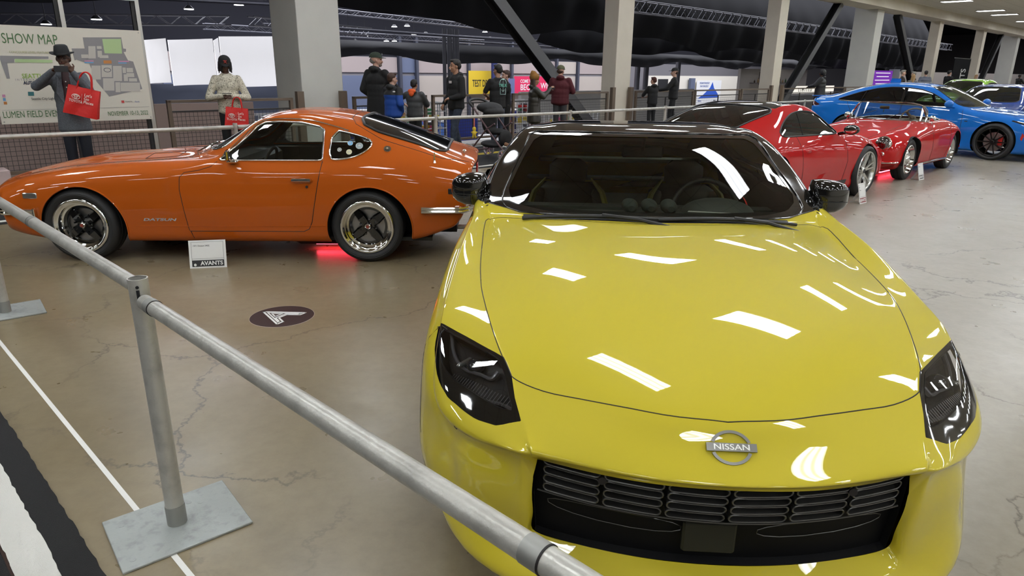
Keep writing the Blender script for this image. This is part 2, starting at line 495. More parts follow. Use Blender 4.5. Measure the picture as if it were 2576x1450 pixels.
# ------------------------------------------------------------------ floor, ceiling, columns
def floor_mat():
    m = bpy.data.materials.new('polished_concrete'); m.use_nodes = True; nt = m.node_tree; b = nt.nodes['Principled BSDF']; L = nt.links.new
    tc = nt.nodes.new('ShaderNodeTexCoord')
    def noise(scale, det=4, rough=.55, vec=None):
        n = nt.nodes.new('ShaderNodeTexNoise'); n.inputs['Scale'].default_value = scale; n.inputs['Detail'].default_value = det; n.inputs['Roughness'].default_value = rough
        L(vec or tc.outputs['Object'], n.inputs['Vector']); return n
    def ramp(src, stops):
        r = nt.nodes.new('ShaderNodeValToRGB'); e = r.color_ramp.elements
        while len(e) < len(stops): e.new(.5)
        for k, (p, c) in enumerate(stops): e[k].position = p; e[k].color = (*c, 1)
        L(src, r.inputs[0]); return r
    def mix(kind, fac, a, c):
        x = nt.nodes.new('ShaderNodeMix'); x.data_type = 'RGBA'; x.blend_type = kind
        if isinstance(fac, float): x.inputs[0].default_value = fac
        else: L(fac, x.inputs[0])
        for i, v in ((6, a), (7, c)):
            if isinstance(v, tuple): x.inputs[i].default_value = (*v, 1)
            else: L(v, x.inputs[i])
        return x.outputs[2]
    big = ramp(noise(.55, 5).outputs['Fac'], [(.30, (.190, .148, .084)), (.52, (.238, .192, .118)), (.72, (.295, .255, .182))])
    # the slab is greyer towards the right-hand aisle
    sp = nt.nodes.new('ShaderNodeSeparateXYZ'); L(tc.outputs['Object'], sp.inputs[0])
    mr = nt.nodes.new('ShaderNodeMapRange'); mr.inputs[1].default_value = -1.0; mr.inputs[2].default_value = 3.0; L(sp.outputs[0], mr.inputs[0])
    col = mix('MIX', mr.outputs[0], big.outputs[0], mix('MIX', .6, big.outputs[0], (.37, .35, .31)))
    fine = ramp(noise(14, 6, .7).outputs['Fac'], [(.30, (.80, .79, .77)), (.62, (1, 1, 1))]); col = mix('MULTIPLY', .8, col, fine.outputs[0])
    pits = ramp(noise(60, 3, .6).outputs['Fac'], [(.22, (.62, .58, .52)), (.27, (1, 1, 1))]); col = mix('MULTIPLY', .8, col, pits.outputs[0])
    # cracks: warped cell edges, broken up
    wn = noise(1.7, 6, .65); sub = nt.nodes.new('ShaderNodeVectorMath'); sub.operation = 'SCALE'; sub.inputs['Scale'].default_value = .55; L(wn.outputs['Color'], sub.inputs[0])
    ad = nt.nodes.new('ShaderNodeVectorMath'); L(tc.outputs['Object'], ad.inputs[0]); L(sub.outputs[0], ad.inputs[1])
    vo = nt.nodes.new('ShaderNodeTexVoronoi'); vo.feature = 'DISTANCE_TO_EDGE'; vo.inputs['Scale'].default_value = .62; L(ad.outputs[0], vo.inputs['Vector'])
    ln = ramp(vo.outputs['Distance'], [(.0, (1, 1, 1)), (.007, (0, 0, 0))]); br = ramp(noise(.9, 2).outputs['Fac'], [(.40, (0, 0, 0)), (.52, (1, 1, 1))])
    cr = nt.nodes.new('ShaderNodeMath'); cr.operation = 'MULTIPLY'; L(ln.outputs[0], cr.inputs[0]); L(br.outputs[0], cr.inputs[1])
    c2 = nt.nodes.new('ShaderNodeMath'); c2.operation = 'MULTIPLY'; c2.inputs[1].default_value = .85; L(cr.outputs[0], c2.inputs[0])
    col = mix('MIX', c2.outputs[0], col, (.07, .055, .04)); L(col, b.inputs['Base Color'])
    rr = nt.nodes.new('ShaderNodeMapRange'); rr.inputs[3].default_value = .20; rr.inputs[4].default_value = .42; L(noise(3, 4).outputs['Fac'], rr.inputs[0]); L(rr.outputs[0], b.inputs['Roughness'])
    bp = nt.nodes.new('ShaderNodeBump'); bp.inputs['Strength'].default_value = .12; bp.inputs['Distance'].default_value = .004; L(noise(5, 5).outputs['Fac'], bp.inputs['Height']); L(bp.outputs[0], b.inputs['Normal'])
    b.inputs['Specular IOR Level'].default_value = .6
    return m
def slab(name, s0, s1, n0, n1, z0, z1, m, kind='structure', parent=None):
    mb = MB(); mb.box(((s0 + s1) / 2, (n0 + n1) / 2, (z0 + z1) / 2), (s1 - s0, n1 - n0, z1 - z0))
    o = mb.build(name, m, parent, loc=OH if parent is None else None, rz=HROT if parent is None else None)
    if kind: o['kind'] = kind
    return o
FM = floor_mat()
q = [HW(-34, -27), HW(145, -27), HW(145, .42), HW(-34, .42)]
fl = MB(); fl.add([v + Vector((0, 0, -.25)) for v in q] + q, [[0, 3, 2, 1], [4, 5, 6, 7], [0, 1, 5, 4], [1, 2, 6, 5], [2, 3, 7, 6], [3, 0, 4, 7]])
tag(fl.build('floor', FM), kind='structure')
CEILM = bpy.data.materials.new('acoustic_tile'); CEILM.use_nodes = True
nt = CEILM.node_tree; b = nt.nodes['Principled BSDF']; tc = nt.nodes.new('ShaderNodeTexCoord'); br = nt.nodes.new('ShaderNodeTexBrick')
br.offset = 0; br.inputs['Scale'].default_value = 1; br.inputs['Brick Width'].default_value = .61; br.inputs['Row Height'].default_value = .61; br.inputs['Mortar Size'].default_value = .006
br.inputs['Color1'].default_value = (.66, .63, .57, 1); br.inputs['Color2'].default_value = (.64, .61, .55, 1); br.inputs['Mortar'].default_value = (.30, .27, .23, 1)
nt.links.new(tc.outputs['Object'], br.inputs['Vector']); nt.links.new(br.outputs[0], b.inputs['Base Color']); b.inputs['Roughness'].default_value = .9
slab('ceiling', -34, 145, -27, -.35, 4.86, 5.0, CEILM)
CREAM = mat('cream_paint', (.66, .60, .50), .6, noise=(2.0, (.60, .54, .45), .35, .8))
GREYP = mat('grey_paint', (.58, .57, .53), .6, noise=(2.0, (.54, .53, .50), .35, .8))
slab('trim_1', -34, 145, -.35, .62, 4.42, 5.0, CREAM)
slab('wall_back', -34, 145, -27.2, -27, 0, 5, mat('back_wall', (.66, .62, .55), .8))
slab('wall_left', -34.2, -34, -27, 50, -4.7, 9, mat('end_wall', (.20, .18, .17), .9))
slab('wall_right', 145, 145.2, -27, 50, -4.7, 9, mat('end_wall', (.20, .18, .17), .9))
LOWER = mat('lower_floor', (.16, .15, .16), .4)
slab('floor_lower', -34, 145, .42, 50, -4.8, -4.6, LOWER)
slab('ceiling_upper', -34, 145, .6, 50, 9.0, 9.2, mat('black_ceiling', (.010, .010, .016), .9))
cols = [(-4.717, .862, 1.01, GREYP, 'widest grey column, behind the orange coupe roof'), (4.70, .70, .48, CREAM, 'cream column rising behind the roof of the yellow coupe'),
        (14.2, .64, .50, CREAM, 'cream column between the trucker-cap man and the woman at the bar'), (23.81, .86, 1.0, GREYP, 'wide grey column directly behind the blue sedan rear roof'),
        (33.49, .70, .48, CREAM, 'cream column beside the man in the striped jacket'), (43.16, .68, .47, CREAM, 'slim cream column to the right of the black upright banner'), (53.2, .86, 1.0, GREYP, 'grey column at the far right end of the row')]
for s, w, d, m, lb in cols:
    c = MB(); c.box((0, 0, 2.35), (w, d, 14.0))
    p = HW(s + w / 2, .1 + d / 2); c2 = MB(); c2.box((0, 0, 1.2), (w, d, 11.8), bev=.008)
    o = c2.build('column', m, None, loc=(p.x, p.y, 0), rz=HROT); tag(o, lb, 'column', 'columns along the railing')
    o['kind'] = 'structure'; del o['group']
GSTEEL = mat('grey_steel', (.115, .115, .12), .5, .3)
def brace(s0, z0, s1, z1, lb):
    a = Vector((s0, 0, z0)); b = Vector((s1, 0, z1)); d = (b - a).normalized(); w = Vector((-d.z, 0, d.x))
    r = empty('diagonal_brace', HW(0, .48), HROT, lb, 'beam')
    for nm, n0, n1, hw, m in (('front_flange', -.16, -.14, .135, GSTEEL), ('web', -.14, .14, .012, BLACK), ('back_flange', .14, .16, .135, mat('shaded_steel', (.03, .03, .033), .5, .3))):  # web and back flange coloured darker: shade behind the front flange is painted
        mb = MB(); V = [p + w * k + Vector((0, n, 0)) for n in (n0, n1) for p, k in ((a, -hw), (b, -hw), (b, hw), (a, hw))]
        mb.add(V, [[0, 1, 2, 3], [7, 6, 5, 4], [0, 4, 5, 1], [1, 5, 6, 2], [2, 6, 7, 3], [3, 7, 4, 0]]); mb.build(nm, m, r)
brace(4.25, 0, -1.05, 4.42, 'grey steel diagonal brace crossing behind the couple in brown and maroon')
brace(15.4, 0, 20.3, 4.42, 'dark steel diagonal brace leaning right beside the woman in the puffer coat')
brace(33.2, 0, 27.6, 4.42, 'dark steel diagonal brace standing behind the long-haired woman')
brace(45.2, 0, 49.7, 4.42, 'thin-looking diagonal brace at the far right by the smiling woman')

# ------------------------------------------------------------------ ceiling lamps
TUBE = bpy.data.materials.new('lamp_diffuser'); TUBE.use_nodes = True
nt = TUBE.node_tree; nt.nodes.clear(); o_ = nt.nodes.new('ShaderNodeOutputMaterial'); e_ = nt.nodes.new('ShaderNodeEmission')
tc = nt.nodes.new('ShaderNodeTexCoord'); sp = nt.nodes.new('ShaderNodeSeparateXYZ'); nt.links.new(tc.outputs['Object'], sp.inputs[0])
w_ = nt.nodes.new('ShaderNodeMath'); w_.operation = 'MULTIPLY'; w_.inputs[1].default_value = 2 * PI / .19; nt.links.new(sp.outputs[0], w_.inputs[0])
c_ = nt.nodes.new('ShaderNodeMath'); c_.operation = 'COSINE'; nt.links.new(w_.outputs[0], c_.inputs[0])
r_ = nt.nodes.new('ShaderNodeMapRange'); r_.inputs[1].default_value = -1; r_.inputs[2].default_value = 1; r_.inputs[3].default_value = LAMP * .55; r_.inputs[4].default_value = LAMP * 1.45; nt.links.new(c_.outputs[0], r_.inputs[0])
e_.inputs[0].default_value = (.93, .97, 1.0, 1); nt.links.new(r_.outputs[0], e_.inputs[1]); nt.links.new(e_.outputs[0], o_.inputs[0])
def troffer(lb):
    r = empty('ceiling_light', (0, 0, 0), HROT, lb, 'light', 'fluorescent ceiling lights')
    d = MB(); d.box((0, 0, -.012), (.56, 1.20, .012)); d.build('diffuser', TUBE, r)
    f = MB()
    for x in (-.295, .295): f.box((x, 0, -.018), (.03, 1.26, .036))
    for y in (-.615, .615): f.box((0, y, -.018), (.60, .03, .036))
    f.build('frame', mat('lamp_frame', (.45, .43, .40), .5), r)
    return r
t0 = troffer('white fluorescent ceiling light seen at the upper right'); first = True
SPOTS = []
for i in range(-15, 12):
    for j in range(8):
        s = 27.0 + i * 3.2; n = -2.15 - j * 3.8
        if (j == 0 and i in (1, 4)) or (s > 36 and j > 1): continue
        SPOTS.append((s, n))
vis = {0: 0}
for s, n in SPOTS:
    o = t0 if first else copy_tree(t0); first = False; o.location = HW(s, n, 4.86)

# ------------------------------------------------------------------ railing along the mezzanine edge
BRN = mat('brown_rail', (.155, .115, .085), .5, .2); MESHM = grid_mat('wire_mesh', (.05, .045, .045), .066, .0065)
def rail_panel(s0, s1, lb, mid=True):
    w = s1 - s0; r = empty('railing', HW(s0, 0), HROT, lb, 'railing', None)
    k = MB(); k.box((w / 2, 0, 1.04), (w, .06, .045)); k.build('top_rail', BRN, r)
    k = MB(); k.box((w / 2, 0, .88), (w, .035, .022)); k.build('middle_rail', mat('dark_rail', (.03, .026, .024), .5), r)
    k = MB(); k.box((w / 2, 0, .10), (w, .05, .05)); k.build('bottom_rail', BRN, r)
    for x in (.03, w - .03): k = MB(); k.box((x, 0, .53), (.06, .06, 1.06)); k.build('post', BRN, r)
    if w > 1.8: k = MB(); k.box((w / 2, 0, .48), (.022, .03, .78)); k.build('baluster', mat('dark_rail', (.03, .026, .024), .5), r)
    k = MB(); k.add([(.06, 0, .12), (w - .06, 0, .12), (w - .06, 0, .87), (.06, 0, .87)], [[0, 1, 2, 3]])
    k.build('mesh_infill', MESHM, r)
PAN = [(-12.2, -9.75), (-9.6, -7.35), (-7.15, -4.98), (-3.72, -1.93), (-1.78, .55), (.62, 2.5), (2.57, 4.28), (5.55, 8.66), (8.74, 11.68), (11.76, 13.85), (15.0, 18.0), (18.1, 21.0), (21.1, 23.5), (24.9, 28), (28.1, 31), (31.1, 33.2), (34.4, 38), (38.1, 42.8), (44.1, 48), (48.1, 52.8)]
PL = ['at the far left edge', 'directly behind the show map board', 'behind the man with the patterned sweater', 'behind the man in the green cap and the boys', 'behind the man in the black hoodie and the stroller',
      'behind the woman in the mustard beanie', 'left of the cream column behind the yellow coupe', 'right of the cream column, with two people leaning on it', 'in front of the blue poster', 'ending at the cream column past the blue poster',
      'right after the third column, by the puffer coat', 'behind the woman in the puffer coat', 'ending at the wide grey column over the blue sedan', 'behind the grey-haired man', 'behind the long-haired woman', 'behind the striped jacket',
      'behind the upright black banner', 'behind the smiling blonde woman', 'second to last at the right end', 'last at the far right end']
for (a, b_), lb in zip(PAN, PL): rail_panel(a, b_, 'brown mesh railing ' + lb)
for s, lb in ((-4.83, 'left side of the widest grey column'), (-3.93, 'right side of the widest grey column'), (4.50, 'left side of the cream column behind the yellow coupe'), (5.32, 'right side of the cream column behind the yellow coupe'), (14.0, 'left side of the third column'), (14.9, 'right side of the third column')):
    k = MB(); k.box((0, 0, .585), (.13, .10, 1.17)); p = HW(s, .0); tag(k.build('railing_post', BRN, None, loc=p, rz=HROT), 'tall brown railing post at the ' + lb, 'post')

# ------------------------------------------------------------------ road-patterned carpet strip, tape and rug
def flat(name, pts, z, m, parent=None, th=.006):
    k = MB(); k.add([Vector((p[0], p[1], z)) for p in pts] + [Vector((p[0], p[1], z + th)) for p in pts], [list(range(len(pts))), list(range(len(pts), 2 * len(pts)))] + [[i, (i + 1) % len(pts), len(pts) + (i + 1) % len(pts), len(pts) + i] for i in range(len(pts))])
    return k.build(name, m, parent)
CARP = mat('carpet_black', (.010, .010, .011), .95, bump=(300, .5)); CW = mat('carpet_white', (.62, .61, .57), .9, bump=(300, .4)); CY = mat('carpet_yellow', (.62, .47, .03), .9)
H2 = lambda s, n: (HW(s, n).x, HW(s, n).y)
rd = empty('road_carpet', HW(0, -2), 0, 'black carpet runner printed like a road with yellow and white lines along the railing', 'carpet')
def strip_n(name, n0, n1, m, z, s0=-20, s1=12): 
    o = flat(name, [H2(s0, n0), H2(s1, n0), H2(s1, n1), H2(s0, n1)], z, m, None, .003); o.parent = rd; o.matrix_parent_inverse = Matrix.Translation(HW(0, -2)).inverted()
strip_n('carpet_pile', -3.36, -.52, CARP, .0005); strip_n('edge_line', -3.24, -3.15, CW, .0037); strip_n('edge_line', -.74, -.66, CW, .0037); strip_n('centre_line', -1.92, -1.86, CY, .0037); strip_n('centre_line', -1.80, -1.74, CY, .0037)
e0, e1 = Vector((-2.43, 2.887, 0)), Vector((-1.303, 1.799, 0)); ed = (e1 - e0).normalized(); en = Vector((ed.y, -ed.x, 0)); en = en if en.x < 0 else -en
rg = empty('foreground_carpet', e1, 0, 'black and white striped carpet edge in the lower left corner', 'carpet')
def rugband(name, a, b, m, z, seed=1):
    rnd = random.Random(seed); A = e0 - ed * 4; n = 260; L = 9.0; V = []
    for i in range(n + 1):
        p = A + ed * (L * i / n); V += [p + en * (a + rnd.uniform(-.004, .004)) + Vector((0, 0, z)), p + en * b + Vector((0, 0, z)), p + en * a + Vector((0, 0, z - .004)) if a > .01 else p + en * a + Vector((0, 0, .001))]
    F = [[3 * i, 3 * i + 3, 3 * i + 4, 3 * i + 1] for i in range(n)] + [[3 * i, 3 * i + 2, 3 * i + 5, 3 * i + 3] for i in range(n)]
    mb = MB(); mb.add(V, F); o = mb.build(name, m); o.parent = rg; o.matrix_parent_inverse = Matrix.Translation(e1).inverted()
rugband('pile_black', 0, 3.2, CARP, .010, 1); rugband('pile_white', .098, .206, CW, .0112, 2); rugband('pile_dark', .206, .214, mat('carpet_brown', (.03, .012, .006), .9), .0114, 3)
t0_, t1_ = Vector((-3.037, 3.727, 0)), Vector((-1.029, 1.803, 0)); td = (t1_ - t0_).normalized(); tn = Vector((-td.y, td.x, 0)) * .0095
o = flat('floor_tape', [(t0_ - td * 2 - tn)[:2], (t1_ + td * 2 - tn)[:2], (t1_ + td * 2 + tn)[:2], (t0_ - td * 2 + tn)[:2]], .0006, mat('white_tape', (.72, .71, .68), .5), None, .0006)
tag(o, 'thin white tape line on the concrete running under the barrier base', 'tape')
# round floor decal
dc = empty('floor_decal', (-1.524, 4.228, 0), R(62), 'round dark floor sticker with a white outlined letter A', 'sticker')
k = MB(); k.cyl((0, 0, .0006), (0, 0, .0016), .205, seg=72); k.build('disc', mat('decal_brown', (.022, .010, .011), .45), dc)
k = MB(); k.tube([(.2055 * math.cos(a), .2055 * math.sin(a), .001) for a in [i * PI / 36 for i in range(72)]], .0016, 4, closed=True); k.build('disc_edge', mat('decal_edge', (.45, .38, .36), .5), dc)
k = MB()
def aline(P, w=.0065):
    n = len(P)
    for i in range(n):
        a = Vector((*P[i], 0)); b_ = Vector((*P[(i + 1) % n], 0)); d = (b_ - a).normalized(); u = Vector((-d.y, d.x, 0)) * w
        q = [a - d * w - u, b_ + d * w - u, b_ + d * w + u, a - d * w + u]; k.add([v + Vector((0, 0, .0017)) for v in q] + [v + Vector((0, 0, .0024)) for v in q], [[0, 1, 2, 3], [4, 5, 6, 7], [0, 1, 5, 4], [1, 2, 6, 5], [2, 3, 7, 6], [3, 0, 4, 7]])
aline([(-.125, -.085), (-.075, -.085), (-.035, -.005), (.035, -.005), (.075, -.085), (.125, -.085), (.005, .165), (-.005, .165)])
aline([(-.098, -.068), (-.086, -.068), (-.047, .012), (.047, .012), (.086, -.068), (.098, -.068), (.0, .132), (-.0, .132)], .005)
aline([(-.030, .034), (.030, .034), (0, .092)], .005)
k.build('letter', WHITE, dc)

def add_wheel(parent, x, y, R0, width, rim, style, side, steer=0.0, face=0.0, body='wheel'):
    """tyre with rim, spokes, brake disc and hub cap as sub-parts; side = +1 left, -1 right"""
    tyre = MB(); w = width / 2; rs = rim + .012
    prof = [(rs, -w * .86), (rs + .015, -w * .97), (rs + (R0 - rs) * .45, -w), (R0 - .022, -w * .93), (R0 - .006, -w * .80), (R0, -w * .6), (R0, -w * .32), (R0 - .006, -w * .3), (R0 - .006, -w * .26), (R0, -w * .24), (R0, 0),
            (R0, w * .24), (R0 - .006, w * .26), (R0 - .006, w * .3), (R0, w * .32), (R0, w * .6), (R0 - .006, w * .80), (R0 - .022, w * .93), (rs + (R0 - rs) * .55, w), (rs + (R0 - rs) * .5, w - .002), (rs + (R0 - rs) * .45, w), (rs + .015, w * .97), (rs, w * .86)]
    tyre.lathe(prof, 56)
    t = tyre.build(body, RUBBER, parent, True, 35)
    t.matrix_local = Matrix.Translation((-x, y * side, R0)) @ Matrix.Rotation(steer, 4, 'Z') @ Matrix.Rotation(0 if side > 0 else PI, 4, 'Z')
    o = w * .95
    def child(mb, name, m, ang=30):
        return mb.build(name, m, t, True, ang)
    def spoke(mb, a, r0, r1, w0, w1, y0, y1, th=.018):
        ca, sa = math.cos(a), math.sin(a)
        def P(r, u, yy): return (ca * r - sa * u, yy, sa * r + ca * u)
        V = [P(r0, -w0, y0), P(r0, w0, y0), P(r1, w1, y1), P(r1, -w1, y1), P(r0, -w0 * .7, y0 + th), P(r0, w0 * .7, y0 + th), P(r1, w1 * .7, y1 + th), P(r1, -w1 * .7, y1 + th)]
        mb.add(V, [[0, 3, 2, 1], [4, 5, 6, 7], [0, 1, 5, 4], [1, 2, 6, 5], [2, 3, 7, 6], [3, 0, 4, 7]])
    d = MB(); d.lathe([(.03, 0), (rim * .68, 0), (rim * .68, .012), (.03, .012)], 40, Matrix.Translation((0, o - .115, 0)))
    child(d, 'brake_disc', DISC)
    if style == 'dish':                     # deep polished lip round a gloss black four-lobed centre
        rr = MB(); rr.lathe([(rim + .012, o - .004), (rim + .004, o + .004), (rim - .010, o + .002), (rim - .016, o - .012), (rim - .030, o - .016), (rim - .036, o - .05), (rim - .05, o - .055), (rim - .055, o - .10), (rim - .06, -o)], 64)
        child(rr, 'rim', CHROME, 60)
        c = MB(); yb = o - .085
        c.lathe([(rim - .052, yb - .012), (rim - .052, yb + .006), (rim - .075, yb + .006), (rim - .075, yb - .012)], 56, close=True)
        for k in range(4):
            a = PI / 4 + k * PI / 2 + .12
            spoke(c, a, .03, rim * .42, .034, .043, yb + .012, yb + .016, .022); spoke(c, a, rim * .40, rim * .80, .043, .030, yb + .012, yb - .002, .022)
        c.lathe([(.0, yb + .045), (.028, yb + .045), (.034, yb + .03), (.052, yb + .028), (.056, yb)], 32)
        for k in range(8):
            a = k * PI / 4 + .3; p = Vector((math.cos(a) * .068, yb + .03, math.sin(a) * .068)); c.cyl(p - Vector((0, .01, 0)), p + Vector((0, .012, 0)), .008, seg=6)
        child(c, 'rim_centre', GBLACK)
        h = MB(); h.lathe([(0, yb + .062), (.018, yb + .062), (.024, yb + .056), (.026, yb + .03)], 24); child(h, 'hub_cap', CHROME)
        h = MB(); h.lathe([(0, yb + .0635), (.014, yb + .0635)], 20); child(h, 'hub_badge', mat('hub_red', (.25, .05, .03), .3))
    elif style == 'split':                  # silver wheel of five split spokes
        m = mat('silver_alloy', (.62, .62, .60), .22, 1)
        rr = MB(); rr.lathe([(rim + .012, o - .004), (rim + .004, o + .004), (rim - .008, o), (rim - .016, o - .02), (rim - .022, o - .09), (rim - .03, -o)], 64)
        yb = o - .03
        for k in range(5):
            a = k * 2 * PI / 5 + PI / 2
            for q in (-1, 1): spoke(rr, a + q * .16, .045, rim - .012, .020, .011, yb - .035, yb, .022)
            spoke(rr, a, .02, .11, .034, .028, yb - .035, yb - .02, .02)
        rr.lathe([(0, yb), (.035, yb), (.06, yb - .02), (.075, yb - .06)], 30); child(rr, 'rim', m)
        c = MB(); c.lathe([(0, yb + .006), (.026, yb + .006), (.03, yb - .002)], 20); child(c, 'hub_cap', BLACK)
        c = MB()
        for k in range(9):
            a = .6 + k * .16
            c.box((math.cos(a) * rim * .62, yb - .075, math.sin(a) * rim * .62), (.05, .05, .05))
        child(c, 'brake_caliper', mat('caliper_yellow', (.5, .06, .02), .4))
    elif style == 'slot':                   # chromed drag wheel with slots
        rr = MB(); rr.lathe([(rim + .012, o - .004), (rim + .004, o + .006), (rim - .010, o + .004), (rim - .02, o - .03), (rim - .035, o - .06), (rim * .62, o - .045), (rim * .50, o - .02), (.07, o - .03), (.06, o - .005), (.03, o + .004), (0, o + .006)], 64)
        child(rr, 'rim', CHROME, 60)
        c = MB()
        for k in range(10):
            a = k * PI / 5; c.ell((math.cos(a) * rim * .72, o - .056, math.sin(a) * rim * .72), (.022, .006, .022), 10, 6)
        child(c, 'rim_slots', DARK)
    elif style == 'ten':                    # black wheel of ten thin spokes
        m = mat('black_alloy', (.02, .019, .018), .28, .6)
        rr = MB(); rr.lathe([(rim + .012, o - .004), (rim + .002, o + .004), (rim - .010, o), (rim - .018, o - .02), (rim - .025, -o)], 64)
        for k in range(10): spoke(rr, k * PI / 5, .03, rim - .01, .014, .009 if k % 2 else .013, o - .035, o - .012, .016)
        rr.lathe([(0, o - .012), (.03, o - .012), (.05, o - .03), (.06, o - .06)], 30); child(rr, 'rim', m)
        c = MB(); c.box((-.12, o - .09, .02), (.07, .06, .16)); child(c, 'brake_caliper', mat('caliper_red', (.5, .02, .015), .4))
    return t

def arch(sh, x, z, r, xr=None):
    poly = [(x + (xr or r) * math.cos(2 * PI * k / 48), z + r * math.sin(2 * PI * k / 48)) for k in range(48)]
    sh.cut('xz', poly, lambda X, Y, Z: abs(Y) > .45, 'hole', only=('body', 'lower'))
def wells(sh, parent, arches, yi, yo):
    for x, z, r in arches:
        for s in (-1, 1):
            mb = MB(); V = []; n = 20
            for k in range(n + 1):
                a = PI * 1.14 * k / n - PI * .07
                px, pz = -(x + (r + .012) * math.cos(a)), z + (r + .012) * math.sin(a)
                V += [(px, s * yi, pz), (px, s * yo, pz)]
            F = [[2 * k, 2 * k + 1, 2 * k + 3, 2 * k + 2] for k in range(n)]
            b = len(V); V.append((-x, s * yi, z)); F += [[2 * k, b, 2 * k + 2] for k in range(n)]
            mb.add(V, F); mb.build('wheel_well', DARK, parent, True)
def bucket_seat(parent, x, y, m, mtrim=None, z=.2, h=.62, w=.25):
    s = MB()
    s.box((-x + .02, y, z + .06), (.5, w * 2, .14), bev=.05)
    for k in (-1, 1): s.tube([(-x + .22, y + k * (w - .03), z + .15), (-x - .1, y + k * (w - .02), z + .16)], .045, 8)
    s.box((-x - .27, y, z + .36), (.13, w * 1.7, h), bev=.055, m=Matrix.Rotation(R(-14), 3, 'Y'))
    for k in (-1, 1): s.tube([(-x - .14, y + k * (w - .03), z + .12), (-x - .22, y + k * (w - .01), z + .45), (-x - .31, y + k * (w - .07), z + .62)], .05, 8)
    s.box((-x - .38, y, z + .36 + h / 2 + .05), (.09, w, .17), bev=.04, m=Matrix.Rotation(R(-10), 3, 'Y'))
    o = s.build('seat', m, parent, True, 50)
    if mtrim:
        t = MB()
        for k in (-1, 1): t.tube([(-x - .09, y + k * (w + .012), z + .25), (-x - .16, y + k * (w + .022), z + .45), (-x - .25, y + k * (w - .03), z + .62), (-x - .30, y + k * (w - .10), z + .70)], [.010, .018, .018, .006], 8)
        t.build('seat_piping', mtrim, o, True)
    return o
def steering(parent, x, y, z, r, m, tilt=22):
    s = MB(); M = Matrix.Translation((-x, y, z)) @ Matrix.Rotation(R(-tilt), 4, 'Y')
    s.tube([M @ Vector((0, math.cos(a) * r, math.sin(a) * r)) for a in [k * PI / 16 for k in range(32)]], .014, 8, closed=True)
    for a in (R(0), R(180), R(270)): s.tube([M @ Vector((.02, 0, 0)), M @ Vector((0, math.cos(a) * r, math.sin(a) * r))], .012, 6)
    s.ell(M @ Vector((.03, 0, 0)), (.03, .06, .06), 12, 8)
    s.tube([M @ Vector((.03, 0, 0)), M @ Vector((.4, 0, -.05))], .02, 6)
    return s.build('steering_wheel', m, parent, True, 60)
def underbody(sh, parent, m=None):
    pass
def info_card(loc, rz, w, h, lines, label, acc=INK, tilt=14, big=None):
    """folded card sign standing on the floor"""
    r = empty('sign_card', loc, rz, label, 'sign', 'information cards in front of the cars')
    M = Matrix.Rotation(R(-tilt), 4, 'X')
    b = MB(); b.box((0, 0, h / 2), (w, .004, h)); b2 = MB(); b2.V = [M @ v for v in b.V]; b2.F = b.F
    b2.build('panel', WHITE, r)
    bk = MB(); bk.add([M @ Vector((-w * .3, 0.002, h * .7)), M @ Vector((w * .3, .002, h * .7)), (w * .3, h * .55, 0), (-w * .3, h * .55, 0)], [[0, 1, 2, 3]]); bk.build('easel_back', WHITE, r)
    T = lambda x, z, off=.0025: M @ Matrix.Translation((x, -off, z)) @ Matrix.Rotation(PI / 2, 4, 'X')
    f = MB()
    for a, c in (((0, h * .94), (w * .86, .0015)), ((0, h * .34), (w * .86, .0015))): f.box((a[0], -.003, a[1]), (c[0], .001, c[1]))
    for q in (-1, 1): f.box((q * w * .43, -.003, h * .5), (.0015, .001, h * .88))
    g = MB(); g.V = [M @ v for v in f.V]; g.F = f.F; g.build('border_line', INK, r)
    f = MB(); f.box((0, -.003, h * .17), (w * .86, .001, h * .23)); g = MB(); g.V = [M @ v for v in f.V]; g.F = f.F; g.build('footer_band', acc, r)
    for k, (tx, sz) in enumerate(lines): text('lettering', tx, sz, INK, r, T(-w * .39, h * (.80 - k * .14)), .0006, 'LEFT')
    text('footer_lettering', 'AVANTS', h * .20, WHITE, r, T(w * .40, h * .165, .004), .0008, 'RIGHT', bold=h * .006)
    f = MB(); f.ell((-w * .35, -.004, h * .12), (h * .045, .001, h * .05), 10, 6); g = MB(); g.V = [M @ v for v in f.V]; g.F = f.F; g.build('footer_dot', WHITE, r)
    return r

